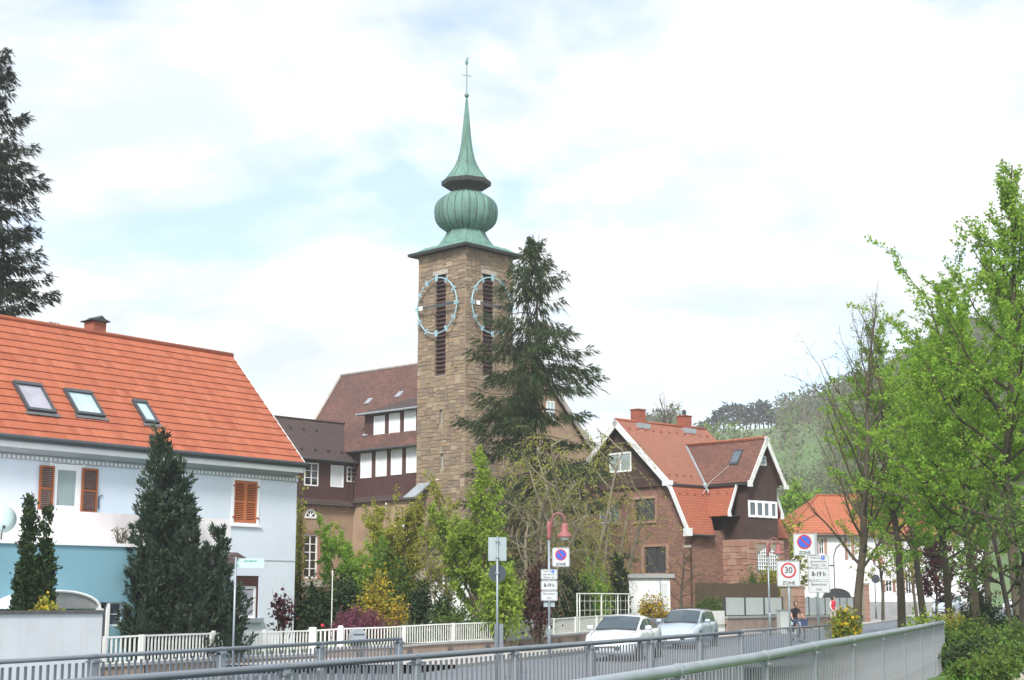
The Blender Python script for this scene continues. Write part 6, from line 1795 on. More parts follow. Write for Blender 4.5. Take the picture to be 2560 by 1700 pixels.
def head(parent, loc, hair, rz=0.0, scale=1.0, back=False):
    """head with face, local -y is where it looks"""
    h = MB(); prof = [(0.02, -0.125), (0.045, -0.115), (0.062, -0.08), (0.072, -0.03), (0.078, 0.02), (0.076, 0.065), (0.058, 0.10), (0.02, 0.118)]
    h.lathe(prof, 20); h.v = [(x * 0.97, y * 1.18 - (0.012 if z < -0.05 else 0), z) for x, y, z in h.v]
    o = h.build("head", M["skin"], parent, True); o.location = loc; o.rotation_euler = (0, 0, rz); o.scale = (scale,) * 3
    MB().add([(-0.012, -0.09, -0.035), (0.012, -0.09, -0.035), (0, -0.118, -0.03), (0, -0.088, 0.018)], [(0, 1, 2), (0, 2, 3), (1, 3, 2)]).build("nose", M["skin"], o)
    for s in (-1, 1):
        e = MB(); e.lathe([(0.002, -0.006), (0.011, 0.0), (0.002, 0.006)], 8, (s * 0.03, -0.088, 0.01), 'y'); e.build("eye", M["eye_dark"], o)
        e = MB(); e.lathe([(0.004, -0.008), (0.024, 0.0), (0.004, 0.008)], 8); ob = e.build("ear", M["skin"], o); ob.location = (s * 0.076, 0.0, -0.005); ob.rotation_euler = (0, R(90), 0)
    MB().box(-0.02, 0.02, -0.088, -0.08, -0.066, -0.056).build("mouth", M["lip"], o)
    hr = MB(); hr.lathe([(0.075, -0.10), (0.088, -0.04), (0.090, 0.03), (0.082, 0.085), (0.05, 0.122), (0.01, 0.134)], 20)
    hr.v = [(x, max(y * 1.22 + 0.014, -0.062 - max(0, (z - 0.03)) * 0.55) , z) for x, y, z in hr.v]; hr.build("hair", M[hair], o, True)
    return o
def finger_chains(verts, edges, radii, wrist_i, wrist, dirv, side):
    d = Vector(dirv).normalized(); s = Vector(side).normalized(); n = d.cross(s)
    b = len(verts); palm = Vector(wrist) + d * 0.075
    verts.append(tuple(palm)); radii.append((0.038, 0.016)); edges.append((wrist_i, b))
    for i, l_ in enumerate((0.065, 0.075, 0.07, 0.055)):
        off = s * ((i - 1.5) * 0.021); p0 = palm + d * 0.02 + off; p1 = p0 + d * l_ * 0.5 + n * 0.008; p2 = p1 + d * l_ * 0.4 + n * 0.022
        k = len(verts); verts += [tuple(p0), tuple(p1), tuple(p2)]; radii += [0.009, 0.0085, 0.007]; edges += [(b, k), (k, k + 1), (k + 1, k + 2)]
    p0 = Vector(wrist) + d * 0.035 - s * 0.035; p1 = p0 + d * 0.035 - s * 0.02; k = len(verts)
    verts += [tuple(p0), tuple(p1)]; radii += [0.011, 0.009]; edges += [(b, k), (k, k + 1)]
# cyclist, riding towards the camera
D = 66.0; w = W(1991, 1590, D); gz = road_z(D) + 0.02; ang = R(14)
bike = thing("bicycle", "pale bicycle ridden by the cyclist below the speed zone sign", "bicycle", (w.x, w.y, gz), ang)
for yy in (-0.52, 0.53):
    mb = MB(); pts = [(0, math.cos(2 * math.pi * i / 28) * 0.335, math.sin(2 * math.pi * i / 28) * 0.335) for i in range(29)]; mb.tube(pts, 0.018, 6, False)
    o = mb.build("wheel", M["rubber"], bike, True); o.location = (0, yy, 0.353)
    mb = MB()
    for i in range(14): a = 2 * math.pi * i / 14; mb.tube([(0, 0, 0), (0, math.cos(a) * 0.33, math.sin(a) * 0.33)], 0.0035, 3)
    mb.lathe([(0.02, -0.04), (0.02, 0.04)], 8); mb.build("spokes", M["chrome"], o, kind="stuff")
fr = MB()
hd_, bb, se, ra, fa = (0, -0.40, 0.86), (0, 0.08, 0.30), (0, 0.22, 0.86), (0, 0.53, 0.353), (0, -0.52, 0.353)
for a_, b_ in ((hd_, bb), (bb, se), (hd_, (0, 0.19, 0.74)), (bb, ra), ((0, 0.20, 0.78), ra), (hd_, fa)): fr.tube([a_, b_], 0.018, 6)
fr.build("frame", M["bike_frame"], bike)
mb = MB(); mb.tube([hd_, (0, -0.36, 1.0)], 0.016, 6); mb.tube([(-0.29, -0.2, 1.02), (-0.22, -0.34, 1.02), (0, -0.37, 1.0), (0.22, -0.34, 1.02), (0.29, -0.2, 1.02)], 0.014, 6); mb.build("handlebar", M["dark_metal"], bike)
mb = MB(); mb.prism([(-0.10, 0.30), (0.10, 0.30), (0.07, 0.18), (0.025, 0.02), (-0.025, 0.02), (-0.07, 0.18)], 0.90, 0.95, 'z'); mb.tube([se, (0, 0.23, 0.91)], 0.014, 6); mb.build("saddle", M["cloth_black"], bike)
mb = MB(); mb.lathe([(0.09, -0.008), (0.09, 0.008)], 16, (0, 0, 0)); mb.v = [(z + 0.04, y + 0.08, x + 0.30) for x, y, z in mb.v]; mb.tube([(0.06, 0.08, 0.30), (0.06, -0.02, 0.16)], 0.01, 5); mb.tube([(-0.06, 0.08, 0.30), (-0.06, 0.18, 0.44)], 0.01, 5); mb.box(0.06, 0.14, -0.06, 0.02, 0.145, 0.165); mb.box(-0.14, -0.06, 0.14, 0.22, 0.43, 0.45); mb.build("crank", M["dark_metal"], bike)
rider = thing("person", "cyclist in black top and jeans with brown hair, riding a bicycle", "person", (w.x, w.y, gz), ang)
V_ = [(0, 0.22, 0.99), (0, 0.16, 1.15), (0, 0.06, 1.36), (0, 0.02, 1.44), (0, -0.01, 1.52),
      (0.17, 0.04, 1.38), (0.23, -0.06, 1.16), (0.27, -0.19, 1.06), (-0.17, 0.04, 1.38), (-0.23, -0.06, 1.16), (-0.27, -0.19, 1.06),
      (0.10, 0.18, 0.96), (0.11, -0.20, 0.72), (0.10, -0.02, 0.26), (0.10, -0.12, 0.20), (-0.10, 0.18, 0.96), (-0.11, -0.16, 0.86), (-0.10, 0.16, 0.52), (-0.10, 0.07, 0.47)]
E_ = [(0, 1), (1, 2), (2, 3), (3, 4), (2, 5), (5, 6), (6, 7), (2, 8), (8, 9), (9, 10), (0, 11), (11, 12), (12, 13), (13, 14), (0, 15), (15, 16), (16, 17), (17, 18)]
R_ = [(0.15, 0.12), (0.13, 0.10), (0.15, 0.10), 0.055, 0.05, 0.062, 0.045, 0.032, 0.062, 0.045, 0.032, 0.095, 0.07, 0.05, 0.045, 0.095, 0.07, 0.05, 0.045]
finger_chains(V_, E_, R_, 7, V_[7], (0.05, -0.5, -0.35), (1, 0, 0)); finger_chains(V_, E_, R_, 10, V_[10], (-0.05, -0.5, -0.35), (-1, 0, 0))
def pick(c):
    if c.z > 1.46: return 2
    if abs(c.x) > 0.2 and c.z < 1.24: return 2
    if c.z < 0.20 or (c.x < 0 and c.z < 0.5 and c.y < 0.1): return 3
    return 0 if c.z > 0.98 else 1
skin_body("body", V_, E_, R_, rider, [M["cloth_black"], M["denim"], M["skin"], M["rubber"]], pick)
head(rider, (0, -0.03, 1.62), "hair_brown", 0, 1.0)
bag = thing("carrier_bag", "dark blue bag hanging beside the cyclist's handlebar", "bag", (w.x + 0.30, w.y - 0.15, gz + 0.62), ang)
mb = MB(); mb.prism([(-0.15, 0.0), (0.15, 0.0), (0.19, 0.34), (-0.17, 0.36)], -0.06, 0.08, 'y'); mb.build("sack", M["denim"], bag); mb = MB(); mb.tube([(-0.1, 0, 0.35), (-0.03, 0, 0.44), (0.08, 0, 0.34)], 0.008, 5); mb.build("strap", M["denim"], bag)
# pedestrian in red
D = 84.0; w = W(2083, 1540, D); gz = road_z(D) + 0.1
ped = thing("person", "pedestrian with bright red vest and pale sleeves on the pavement by panel fence", "person", (w.x, w.y, gz), R(40))
V_ = [(0, 0, 0.96), (0, 0, 1.14), (0, 0, 1.38), (0, 0, 1.47), (0, 0, 1.54), (0.19, 0, 1.40), (0.25, 0.04, 1.14), (0.25, -0.06, 0.92), (-0.19, 0, 1.40), (-0.25, -0.02, 1.14), (-0.24, -0.14, 0.94),
      (0.10, 0, 0.92), (0.11, -0.12, 0.52), (0.11, -0.08, 0.10), (0.11, -0.24, 0.05), (-0.10, 0, 0.92), (-0.11, 0.06, 0.50), (-0.11, 0.24, 0.12), (-0.11, 0.14, 0.05)]
E_ = [(0, 1), (1, 2), (2, 3), (3, 4), (2, 5), (5, 6), (6, 7), (2, 8), (8, 9), (9, 10), (0, 11), (11, 12), (12, 13), (13, 14), (0, 15), (15, 16), (16, 17), (17, 18)]
R_ = [(0.155, 0.115), (0.145, 0.10), (0.165, 0.11), 0.06, 0.055, 0.07, 0.05, 0.036, 0.07, 0.05, 0.036, 0.10, 0.072, 0.05, 0.045, 0.10, 0.072, 0.05, 0.045]
finger_chains(V_, E_, R_, 7, V_[7], (0, -0.1, -1), (0, 1, 0)); finger_chains(V_, E_, R_, 10, V_[10], (0, -0.1, -1), (0, 1, 0))
def pick2(c):
    if c.z > 1.48: return 2
    if abs(c.x) > 0.19 and c.z > 0.9: return 3
    if abs(c.x) > 0.19: return 2
    if c.z < 0.09: return 4
    return 0 if c.z > 0.98 else 1
skin_body("body", V_, E_, R_, ped, [M["cloth_red"], M["cloth_beige"], M["skin"], M["cloth_pale"], M["rubber"]], pick2)
head(ped, (0, -0.015, 1.63), "hair_dark", R(10))

# ================================================================== small garden things
D = 74.0
a = W(1572, 1440, D); b = W(1683, 1440, D)
shed = thing("garden_shed", "small white flat-roofed garden shed in front of brick villa", "shed", (a.x, a.y, 0.7), R(-6))
wd = (b - a).length; z1 = a.z - 0.7 - 0.1
mb = MB(); mb.box(0, wd * 0.92, 0, 2.4, 0, z1); mb.build("wall", M["white_render"], shed)
mb = MB(); mb.box(-0.1, wd + 0.05, -0.15, 2.6, z1 + 0.003, z1 + 0.2); mb.build("roof", M["concrete"], shed)
MB().box(wd * 0.72, wd * 0.86, -0.03, -0.003, 0.3, z1 - 0.25).build("door", M["sign_white"], shed)
mb = MB(); mb.tube([(wd * 0.70, -0.06, 0), (wd * 0.70, -0.06, z1)], 0.03, 6); mb.build("downpipe", M["zinc_light"], shed)
# metal trellis
D = 65.0; a = W(1443, 1540, D); b = W(1572, 1540, 69)
tre = thing("metal_trellis", "thin white metal trellis frame beside the garden shed", "trellis", (a.x, a.y, 0.7), math.atan2(b.y - a.y, b.x - a.x))
wd = (b - a).length; z1 = W(1500, 1484, D).z - 0.7
for x in (0, 0.22, wd * 0.46, wd * 0.78, wd): mb = MB(); mb.tube([(x, 0, 0), (x, 0, z1)], 0.03, 6); mb.build("post", M["fence_white"], tre)
mb = MB(); mb.tube([(0, 0, z1), (wd, 0, z1)], 0.03, 6); mb.build("top_rail", M["fence_white"], tre)
for i in range(10): mb = MB(); x = 0.25 + (wd - 0.25) * i / 9.5; mb.tube([(x, 0.035, 0), (x, 0.035, z1)], 0.008, 4); mb.build("wire", M["fence_white"], tre)
for i in range(4): mb = MB(); z = z1 * (i + 0.6) / 4.4; mb.tube([(0, 0.036, z), (wd, 0.036, z)], 0.008, 4); mb.build("wire", M["fence_white"], tre)
# terracotta planters
for i, px in enumerate((1666, 1684, 1700)):
    w = W(px, 1540, 71.5); p = thing("planter", ("terracotta planter beside the shed door", "middle terracotta planter of the row by the shed", "terracotta planter nearest the small bare tree")[i], "planter", (w.x, w.y, 0.75), 0, "terracotta planters")
    mb = MB(); mb.lathe([(0.20, 0), (0.27, 0.55), (0.31, 0.56), (0.31, 0.66), (0.27, 0.66)], 14); mb.v = [(x, y, z * 1.3) for x, y, z in mb.v]; mb.build("pot", M["terracotta"], p, True); mb = MB(); mb.lathe([(0.26, 0.80), (0.02, 0.82)], 12); mb.build("soil", M["earth"], p)
# dark timber screen
D = 78.5; a = W(1738, 1480, D); b = W(1948, 1480, 81)
tf = thing("timber_fence", "dark weathered timber board fence below the villa bay", "fence", (a.x, a.y, 0.8), math.atan2(b.y - a.y, b.x - a.x)); wd = (b - a).length; n = 34
z1 = W(1800, 1457, 79.5).z - 0.8
bme = MB().box(0, wd / n - 0.015, 0, 0.025, 0, z1).mesh("board"); bme.materials.append(M["fence_timber"])
for i in range(n): inst("board", bme, tf, (i * wd / n, 0.006 * (i % 2), rs_.uniform(-0.04, 0.03)))
MB().box(0, wd, 0.04, 0.09, z1 * 0.75, z1 * 0.75 + 0.1).build("rail", M["fence_timber"], tf)
# grey gate and white board near the cars
D = 68.5; a = W(1600, 1560, D); b = W(1735, 1560, 71.8)
gt = thing("steel_gate", "dark grey steel driveway gate behind the estate car", "gate", (a.x, a.y, 0.4), math.atan2(b.y - a.y, b.x - a.x)); wd = (b - a).length; z1 = W(1650, 1546, D).z - 0.4
MB().box(0, wd, 0, 0.05, z1 - 0.1, z1).build("top_rail", M["gun_grey"], gt); MB().box(0, wd, 0, 0.05, 0, 0.1).build("bottom_rail", M["gun_grey"], gt)
n = 22; bme = MB().box(-0.09, 0.09, 0.01, 0.03, 0.1, z1 - 0.1).mesh("board"); bme.materials.append(M["gun_grey"])
for i in range(n): inst("board", bme, gt, (wd * (i + 0.5) / n, 0, 0))
a = W(1736, 1560, 71.8); b = W(1812, 1560, 74)
wp = thing("white_board_fence", "short white board fence beside pale panel fence", "fence", (a.x, a.y, 0.5), math.atan2(b.y - a.y, b.x - a.x)); wd = (b - a).length; n = 26; z1 = W(1780, 1527, 73).z - 0.5
bme = MB().box(-0.06, 0.06, 0, 0.025, 0, z1).mesh("board"); bme.materials.append(M["fence_white"])
for i in range(n): inst("board", bme, wp, (wd * (i + 0.5) / n, 0, 0))
MB().box(0, wd, 0.03, 0.06, z1 - 0.25, z1 - 0.15).build("rail", M["fence_white"], wp)
# white garage glimpsed behind the shrubs
a = W(1075, 1450, 70); b = W(1178, 1450, 70)
gr = thing("white_garage", "low white garage wall glimpsed behind bare shrubs", "garage", (a.x, a.y, 0.6), R(10)); wd = (b - a).length
MB().box(0, wd, 0, 4, 0, a.z - 0.6).build("wall", M["white_render"], gr); MB().box(-0.1, wd + 0.1, -0.1, 4.1, a.z - 0.597, a.z - 0.45).build("roof", M["concrete"], gr)
# garden pole and boulder
w = W(830, 1500, 55); gp_ = thing("garden_pole", "thin pale pole standing in the garden by dark hedge", "pole", (w.x, w.y, 0.4)); mb = MB(); mb.tube([(0, 0, 0), (0, 0, W(830, 1430, 55).z - 0.4)], 0.02, 6); mb.build("tube", M["fence_white"], gp_); mb = MB(); mb.lathe([(0.03, -0.02), (0.035, 0.02), (0.01, 0.05)], 8, (0, 0, W(830, 1430, 55).z - 0.4)); mb.build("pole_cap", M["fence_white"], gp_)
w = W(806, 1565, 51); fl = thing("red_flower", "red tulip flower above white gate", "flower", (w.x, w.y, 0.5)); z1 = w.z - 0.5
mb = MB(); mb.tube([(0, 0, 0), (0, 0, z1)], 0.012, 5); mb.build("stalk", M["leaf_mid"], fl); mb = MB(); mb.lathe([(0.01, -0.05), (0.055, -0.02), (0.06, 0.03), (0.035, 0.07)], 8, (0, 0, z1)); mb.build("petals", M["cloth_red"], fl, True)
w = W(2552, 1700, 27.5)
bl = MB(); rg = random.Random(4)
bl.lathe([(0.02, -0.1), (0.30, -0.05), (0.38, 0.1), (0.33, 0.25), (0.18, 0.36), (0.02, 0.40)], 14); bl.v = [(x * (1 + rg.uniform(-0.06, 0.06)), y, z * (1 + rg.uniform(-0.06, 0.06))) for x, y, z in bl.v]
o = bl.build("boulder", M["boulder"], None, True); o.location = (w.x, w.y, 0.6); tag(o, "pale rounded boulder on the grass at picture corner", "boulder")
# ================================================================== plants
def leaf_quads(P, rng, length, width, up=0.0, dirs=None, ljit=0.55, down=0.0):
    """diamond leaves at points P"""
    N = len(P); P = np.asarray(P)
    d = rng.normal(size=(N, 3))
    if dirs is not None: d = d * 0.45 + dirs
    d[:, 2] += up - down
    d /= np.linalg.norm(d, axis=1, keepdims=True) + 1e-9
    r = rng.normal(size=(N, 3)); b = np.cross(d, r); b /= np.linalg.norm(b, axis=1, keepdims=True) + 1e-9
    l_ = (length * (1 + ljit * (rng.random(N) - 0.5) * 2))[:, None]; w = (width * (1 + ljit * (rng.random(N) - 0.5) * 2))[:, None]
    a0 = P; a1 = P + d * l_ * 0.5 + b * w; a2 = P + d * l_; a3 = P + d * l_ * 0.5 - b * w
    V = np.stack([a0, a1, a2, a3], axis=1).reshape(-1, 3)
    Fc = np.arange(N * 4).reshape(N, 4)
    return V, Fc
def seg_tubes(S, n=5):
    """S: array (N,8): p0 p1 r0 r1"""
    S = np.asarray(S, dtype=np.float64); N = len(S)
    p0, p1, r0, r1 = S[:, 0:3], S[:, 3:6], S[:, 6], S[:, 7]
    d = p1 - p0; d /= np.linalg.norm(d, axis=1, keepdims=True) + 1e-9
    ref = np.where(np.abs(d[:, 2:3]) < 0.9, np.array([[0, 0, 1.0]]), np.array([[1.0, 0, 0]]))
    a = np.cross(d, ref); a /= np.linalg.norm(a, axis=1, keepdims=True) + 1e-9; b = np.cross(d, a)
    t = np.arange(n) * 2 * np.pi / n
    off = a[:, None, :] * np.cos(t)[None, :, None] + b[:, None, :] * np.sin(t)[None, :, None]
    V0 = p0[:, None, :] + off * r0[:, None, None]; V1 = p1[:, None, :] + off * r1[:, None, None]
    V = np.concatenate([V0, V1], axis=1).reshape(-1, 3)
    k = np.arange(n); k2 = (k + 1) % n
    f = np.stack([k, k2, k2 + n, k + n], axis=1)
    Fc = (f[None] + (np.arange(N) * 2 * n)[:, None, None]).reshape(-1, 4)
    return V, Fc
def wood(name, S, mat, parent, n=5):
    V, Fc = seg_tubes(S, n)
    return link_mesh(name, np_mesh(name, V, Fc, True), mat, parent)
def crown(name, V, Fc, mat, parent):
    return link_mesh(name, np_mesh(name, V, Fc), mat, parent)
def grow(rng, p, d, length, r, steps, jit, trop, segs, r_end=0.35):
    """one branch; returns the points along it"""
    pts = [np.array(p, float)]; d = np.array(d, float); d /= np.linalg.norm(d)
    for i in range(steps):
        d = d + rng.normal(size=3) * jit; d[2] += trop; d /= np.linalg.norm(d)
        q = pts[-1] + d * length / steps
        ra = r * (1 - (1 - r_end) * i / steps); rb = r * (1 - (1 - r_end) * (i + 1) / steps)
        segs.append((*pts[-1], *q, ra, rb)); pts.append(q)
    return pts, d
def decid(name, label, loc, H, r0, seed, spread=3.0, clear=0.25, nl=22, elev=(0.3, 0.9), leaf=None, nleaf=9000, lsize=0.15, lw=0.05, bark="bark", lean=(0, 0), group=None, cat="tree", trop=0.05, stems=1, jit=0.12, sub=7, twig=4, top_thin=0.3, leaf2=None, leaf2_n=0, clear_leaf=0.0, weight_top=None):
    rng = np.random.default_rng(seed)
    t = thing(name, label, cat, loc, 0, group)
    big, mid, fine = [], [], []; tips = []
    for s in range(stems):
        az0 = rng.random() * 6.28
        d0 = (lean[0] + (0.32 * math.cos(az0 + s * 2.4) if stems > 1 else 0), lean[1] + (0.32 * math.sin(az0 + s * 2.4) if stems > 1 else 0), 1)
        Hs = H * (1 if s == 0 else rng.uniform(0.7, 0.95))
        pts, _ = grow(rng, (0, 0, -0.15), d0, Hs, r0 if stems == 1 else r0 * 0.7, 14, 0.05, 0.02, big, 0.12)
        nls = nl // stems
        for i in range(nls):
            f = clear + (0.97 - clear) * (i + rng.random() * 0.8) / nls
            k = f * 14; j = min(13, int(k)); p = pts[j] + (pts[j + 1] - pts[j]) * (k - j)
            g = (f - clear) / (1 - clear)
            ln = spread * (0.62 + 0.38 * math.sin(math.pi * min(1, g * 1.1 + 0.12))) * (1 - (1 - top_thin) * g ** 1.6) * rng.uniform(0.75, 1.15)
            a = i * 2.399 + rng.random() * 0.9; e = elev[0] + (elev[1] - elev[0]) * g
            d = (math.cos(a) * math.cos(e), math.sin(a) * math.cos(e), math.sin(e))
            rb = r0 * 0.36 * (1 - 0.75 * g)
            lp, ld = grow(rng, p, d, ln, rb, 7, jit, trop, mid, 0.25)
            for m in range(sub):
                jj = 2 + (m * 5) // sub if m < sub - 1 else 7
                bp = lp[min(7, jj)]
                dv = (lp[min(7, jj)] - lp[max(0, jj - 1)]); dv = dv / (np.linalg.norm(dv) + 1e-9) + rng.normal(size=3) * 0.55
                bl_ = ln * rng.uniform(0.22, 0.42)
                sp, _ = grow(rng, bp, dv, bl_, max(0.012, rb * 0.32), 4, jit * 1.2, trop, fine, 0.3)
                for q in range(twig):
                    b2 = sp[1 + q % 4]; dv2 = (sp[4] - sp[0]); dv2 = dv2 / (np.linalg.norm(dv2) + 1e-9) + rng.normal(size=3) * 0.7
                    tp, _ = grow(rng, b2, dv2, bl_ * rng.uniform(0.35, 0.6), max(0.008, rb * 0.14), 3, jit * 1.3, trop, fine, 0.4)
                    tips.append(tp)
    tr = wood("trunk", big, M[bark], t, 8)
    wood("limbs", mid, M[bark], t, 5)["kind"] = "stuff"
    wood("twigs", fine, M[bark], t, 3)["kind"] = "stuff"
    if leaf and nleaf:
        A = np.array([np.array(tp) for tp in tips])          # (T,4,3)
        T_ = len(A); wt_ = np.linalg.norm(A[:, 3] - A[:, 0], axis=1) ** 1.3; wt_ /= wt_.sum(); i = rng.choice(T_, nleaf, p=wt_); k = rng.random(nleaf) * 2.999; j = k.astype(int); fr_ = (k - j)[:, None]
        P = A[i, j] * (1 - fr_) + A[i, np.minimum(j + 1, 3)] * fr_ + rng.normal(size=(nleaf, 3)) * lsize * 0.4
        if clear_leaf: P = P[P[:, 2] > clear_leaf]
        V, Fc = leaf_quads(P, rng, lsize, lw, up=-0.1)
        crown("crown", V, Fc, M[leaf], t)
        if leaf2_n:
            i = rng.integers(0, T_, leaf2_n); P = A[i, 3] + rng.normal(size=(leaf2_n, 3)) * 0.1
            V, Fc = leaf_quads(P, rng, lsize * 1.3, lw * 1.6, up=0.3); crown("blossom", V, Fc, M[leaf2], t)
    return t
def spruce(name, label, loc, H, R0, seed, mat="needle", droop=0.35, dens=1.0, low=0.08, whorl=0.5, hang=0.55, upturn=0.5, rtrunk=0.22, shape=0.85, per=6, group=None, gap=0.0):
    rng = np.random.default_rng(seed); t = thing(name, label, "tree", loc, 0, group)
    big, mid = [], []; pts, _ = grow(rng, (0, 0, -0.1), (0, 0, 1), H, rtrunk, 20, 0.008, 0.02, big, 0.06)
    P, Dv, Ln = [], [], []
    z = H * low
    while z < H * 0.985:
        g = z / H; Lm = R0 * (1 - g) ** shape * (0.55 + 0.45 * min(1, g / 0.2))
        Lm = max(Lm * min(1.0, 0.25 + (1 - g) / 0.11), 0.2)
        for b in range(per):
            if rng.random() < gap: continue
            a = rng.random() * 6.283; L_ = Lm * rng.uniform(0.65, 1.15)
            p = np.array([0, 0, z + rng.uniform(-0.2, 0.2)]); e = 0.25 if g < 0.8 else 0.5 + (g - 0.8) * 2.5
            d = np.array([math.cos(a) * math.cos(e), math.sin(a) * math.cos(e), math.sin(e)])
            steps = max(4, int(L_ / 0.32)); q = p
            for s in range(steps):
                f = s / steps
                d = d + np.array([0, 0, (-droop * (1 - f) + upturn * f * f) * (1.4 / steps) * 2.0]) + rng.normal(size=3) * 0.05; d /= np.linalg.norm(d)
                q2 = q + d * L_ / steps
                r = 0.035 * (1 - f) * (0.4 + L_ / R0) + 0.006
                mid.append((*q, *q2, r, r * 0.85))
                side = np.array([-d[1], d[0], 0])
                m = int(4.2 * dens * (0.6 + 0.8 * (1 - abs(f - 0.6))))
                for _ in range(m):
                    c = q + (q2 - q) * rng.random(); sg = rng.choice((-1, 1))
                    lat = rng.uniform(0.0, 0.55) * (0.35 + 0.65 * (1 - f)) * min(1, L_ / 1.6)
                    c2 = c + side * sg * lat + np.array([0, 0, -0.25 * lat])
                    hh = hang * rng.uniform(0.35, 1.1) * min(1, 0.35 + L_ / 2.5)
                    P.append(c2); Dv.append(np.array([d[0] * 0.35 + side[0] * sg * 0.2, d[1] * 0.35 + side[1] * sg * 0.2, -1.0 + 0.9 * f])); Ln.append(hh)
                q = q2
            for _ in range(int(5 * dens)):
                P.append(q - d * rng.random() * 0.35); Dv.append(d * 1.2 + rng.normal(size=3) * 0.3); Ln.append(rng.uniform(0.15, 0.35))
        z += whorl * (1 - 0.45 * g) * rng.uniform(0.8, 1.2)
    P = np.array(P); Dv = np.array(Dv); Ln = np.array(Ln)
    # each hanging twig carries several needle tufts
    reps = 5; Q = np.repeat(P, reps, 0); Dq = np.repeat(Dv, reps, 0); Lq = np.repeat(Ln, reps)
    Dq = Dq / np.linalg.norm(Dq, axis=1, keepdims=True); Q = Q + Dq * (rng.random(len(Q)) * Lq * 0.55)[:, None] + rng.normal(size=Q.shape) * 0.035
    V, Fc = leaf_quads(Q, rng, 1.0, 1.0, dirs=Dq * 2.2, ljit=0)
    V = V.reshape(-1, 4, 3); c0 = V[:, 0:1, :]; ax = V[:, 2:3, :] - c0; lat = (V[:, 1:2, :] - V[:, 3:4, :]) * 0.5
    Lh = (Lq * rng.uniform(0.45, 0.8, len(Lq)))[:, None, None]; wd = (0.014 + 0.024 * rng.random(len(Lq)))[:, None, None]
    V = np.concatenate([c0, c0 + ax * Lh * 0.4 + lat * wd, c0 + ax * Lh, c0 + ax * Lh * 0.4 - lat * wd], axis=1).reshape(-1, 3)
    wood("trunk", big, M["bark_dark"], t, 8); wood("limbs", mid, M["bark_dark"], t, 3)["kind"] = "stuff"
    crown("crown", V, Fc, M[mat], t)
    return t
def dense_conifer(name, label, loc, lobes, seed, mat="needle_blue", n=9000, size=0.16, w=0.035, cat="tree", group=None, kindw=0.45, spray=1.0):
    """lobes: (x,y,z0,height,radius) upright flame shapes"""
    rng = np.random.default_rng(seed); t = thing(name, label, cat, loc, 0, group)
    Ps, Ds = [], []; tot = sum(h * r for *_, h, r in lobes); core = MB(); tk = []
    for (x, y, z0, h, r) in lobes:
        m = int(n * h * r / tot); K = max(30, m // 42)
        g = rng.random(K) ** 1.15; a = rng.random(K) * 6.283
        prof = np.minimum(1, g / 0.10 + 0.5) * np.where(g < 0.3, 0.9 + 0.1 * g / 0.3, ((1 - g) / 0.7) ** 0.8)
        bumps = 1 + 0.14 * np.sin(a * 3 + g * 14 + seed) + 0.10 * np.sin(a * 5 - g * 23) + 0.18 * rng.normal(size=K) * 0.6
        rad = r * prof * bumps * (0.62 + 0.28 * rng.random(K))
        C = np.stack([x + rad * np.cos(a), y + rad * np.sin(a), z0 + h * g * 0.97], axis=1)
        Dc_ = np.stack([np.cos(a) * kindw, np.sin(a) * kindw, np.full(K, 1.0)], axis=1) + rng.normal(size=(K, 3)) * 0.18; Dc_ /= np.linalg.norm(Dc_, axis=1, keepdims=True)
        ci = rng.integers(0, K, m); sl_ = (0.22 + 0.30 * rng.random(K)) * (0.55 + 0.5 * r) * spray
        tt = rng.random(m); P = C[ci] + Dc_[ci] * (tt * sl_[ci])[:, None] + rng.normal(size=(m, 3)) * (0.085 * (1.15 - tt))[:, None]
        D_ = Dc_[ci]
        Ps.append(P); Ds.append(D_)
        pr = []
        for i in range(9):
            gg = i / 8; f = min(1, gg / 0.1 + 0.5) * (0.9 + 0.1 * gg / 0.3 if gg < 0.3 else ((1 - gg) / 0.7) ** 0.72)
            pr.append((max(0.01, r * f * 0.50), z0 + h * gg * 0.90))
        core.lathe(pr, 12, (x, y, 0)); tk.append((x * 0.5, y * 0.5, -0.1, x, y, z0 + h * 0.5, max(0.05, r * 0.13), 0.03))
    P = np.concatenate(Ps); D_ = np.concatenate(Ds)
    V, Fc = leaf_quads(P, rng, size, w, dirs=D_ * 1.3)
    wood("trunk", tk, M["bark"], t, 6)
    crown("crown", V, Fc, M[mat], t)
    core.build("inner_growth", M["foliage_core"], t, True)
    return t
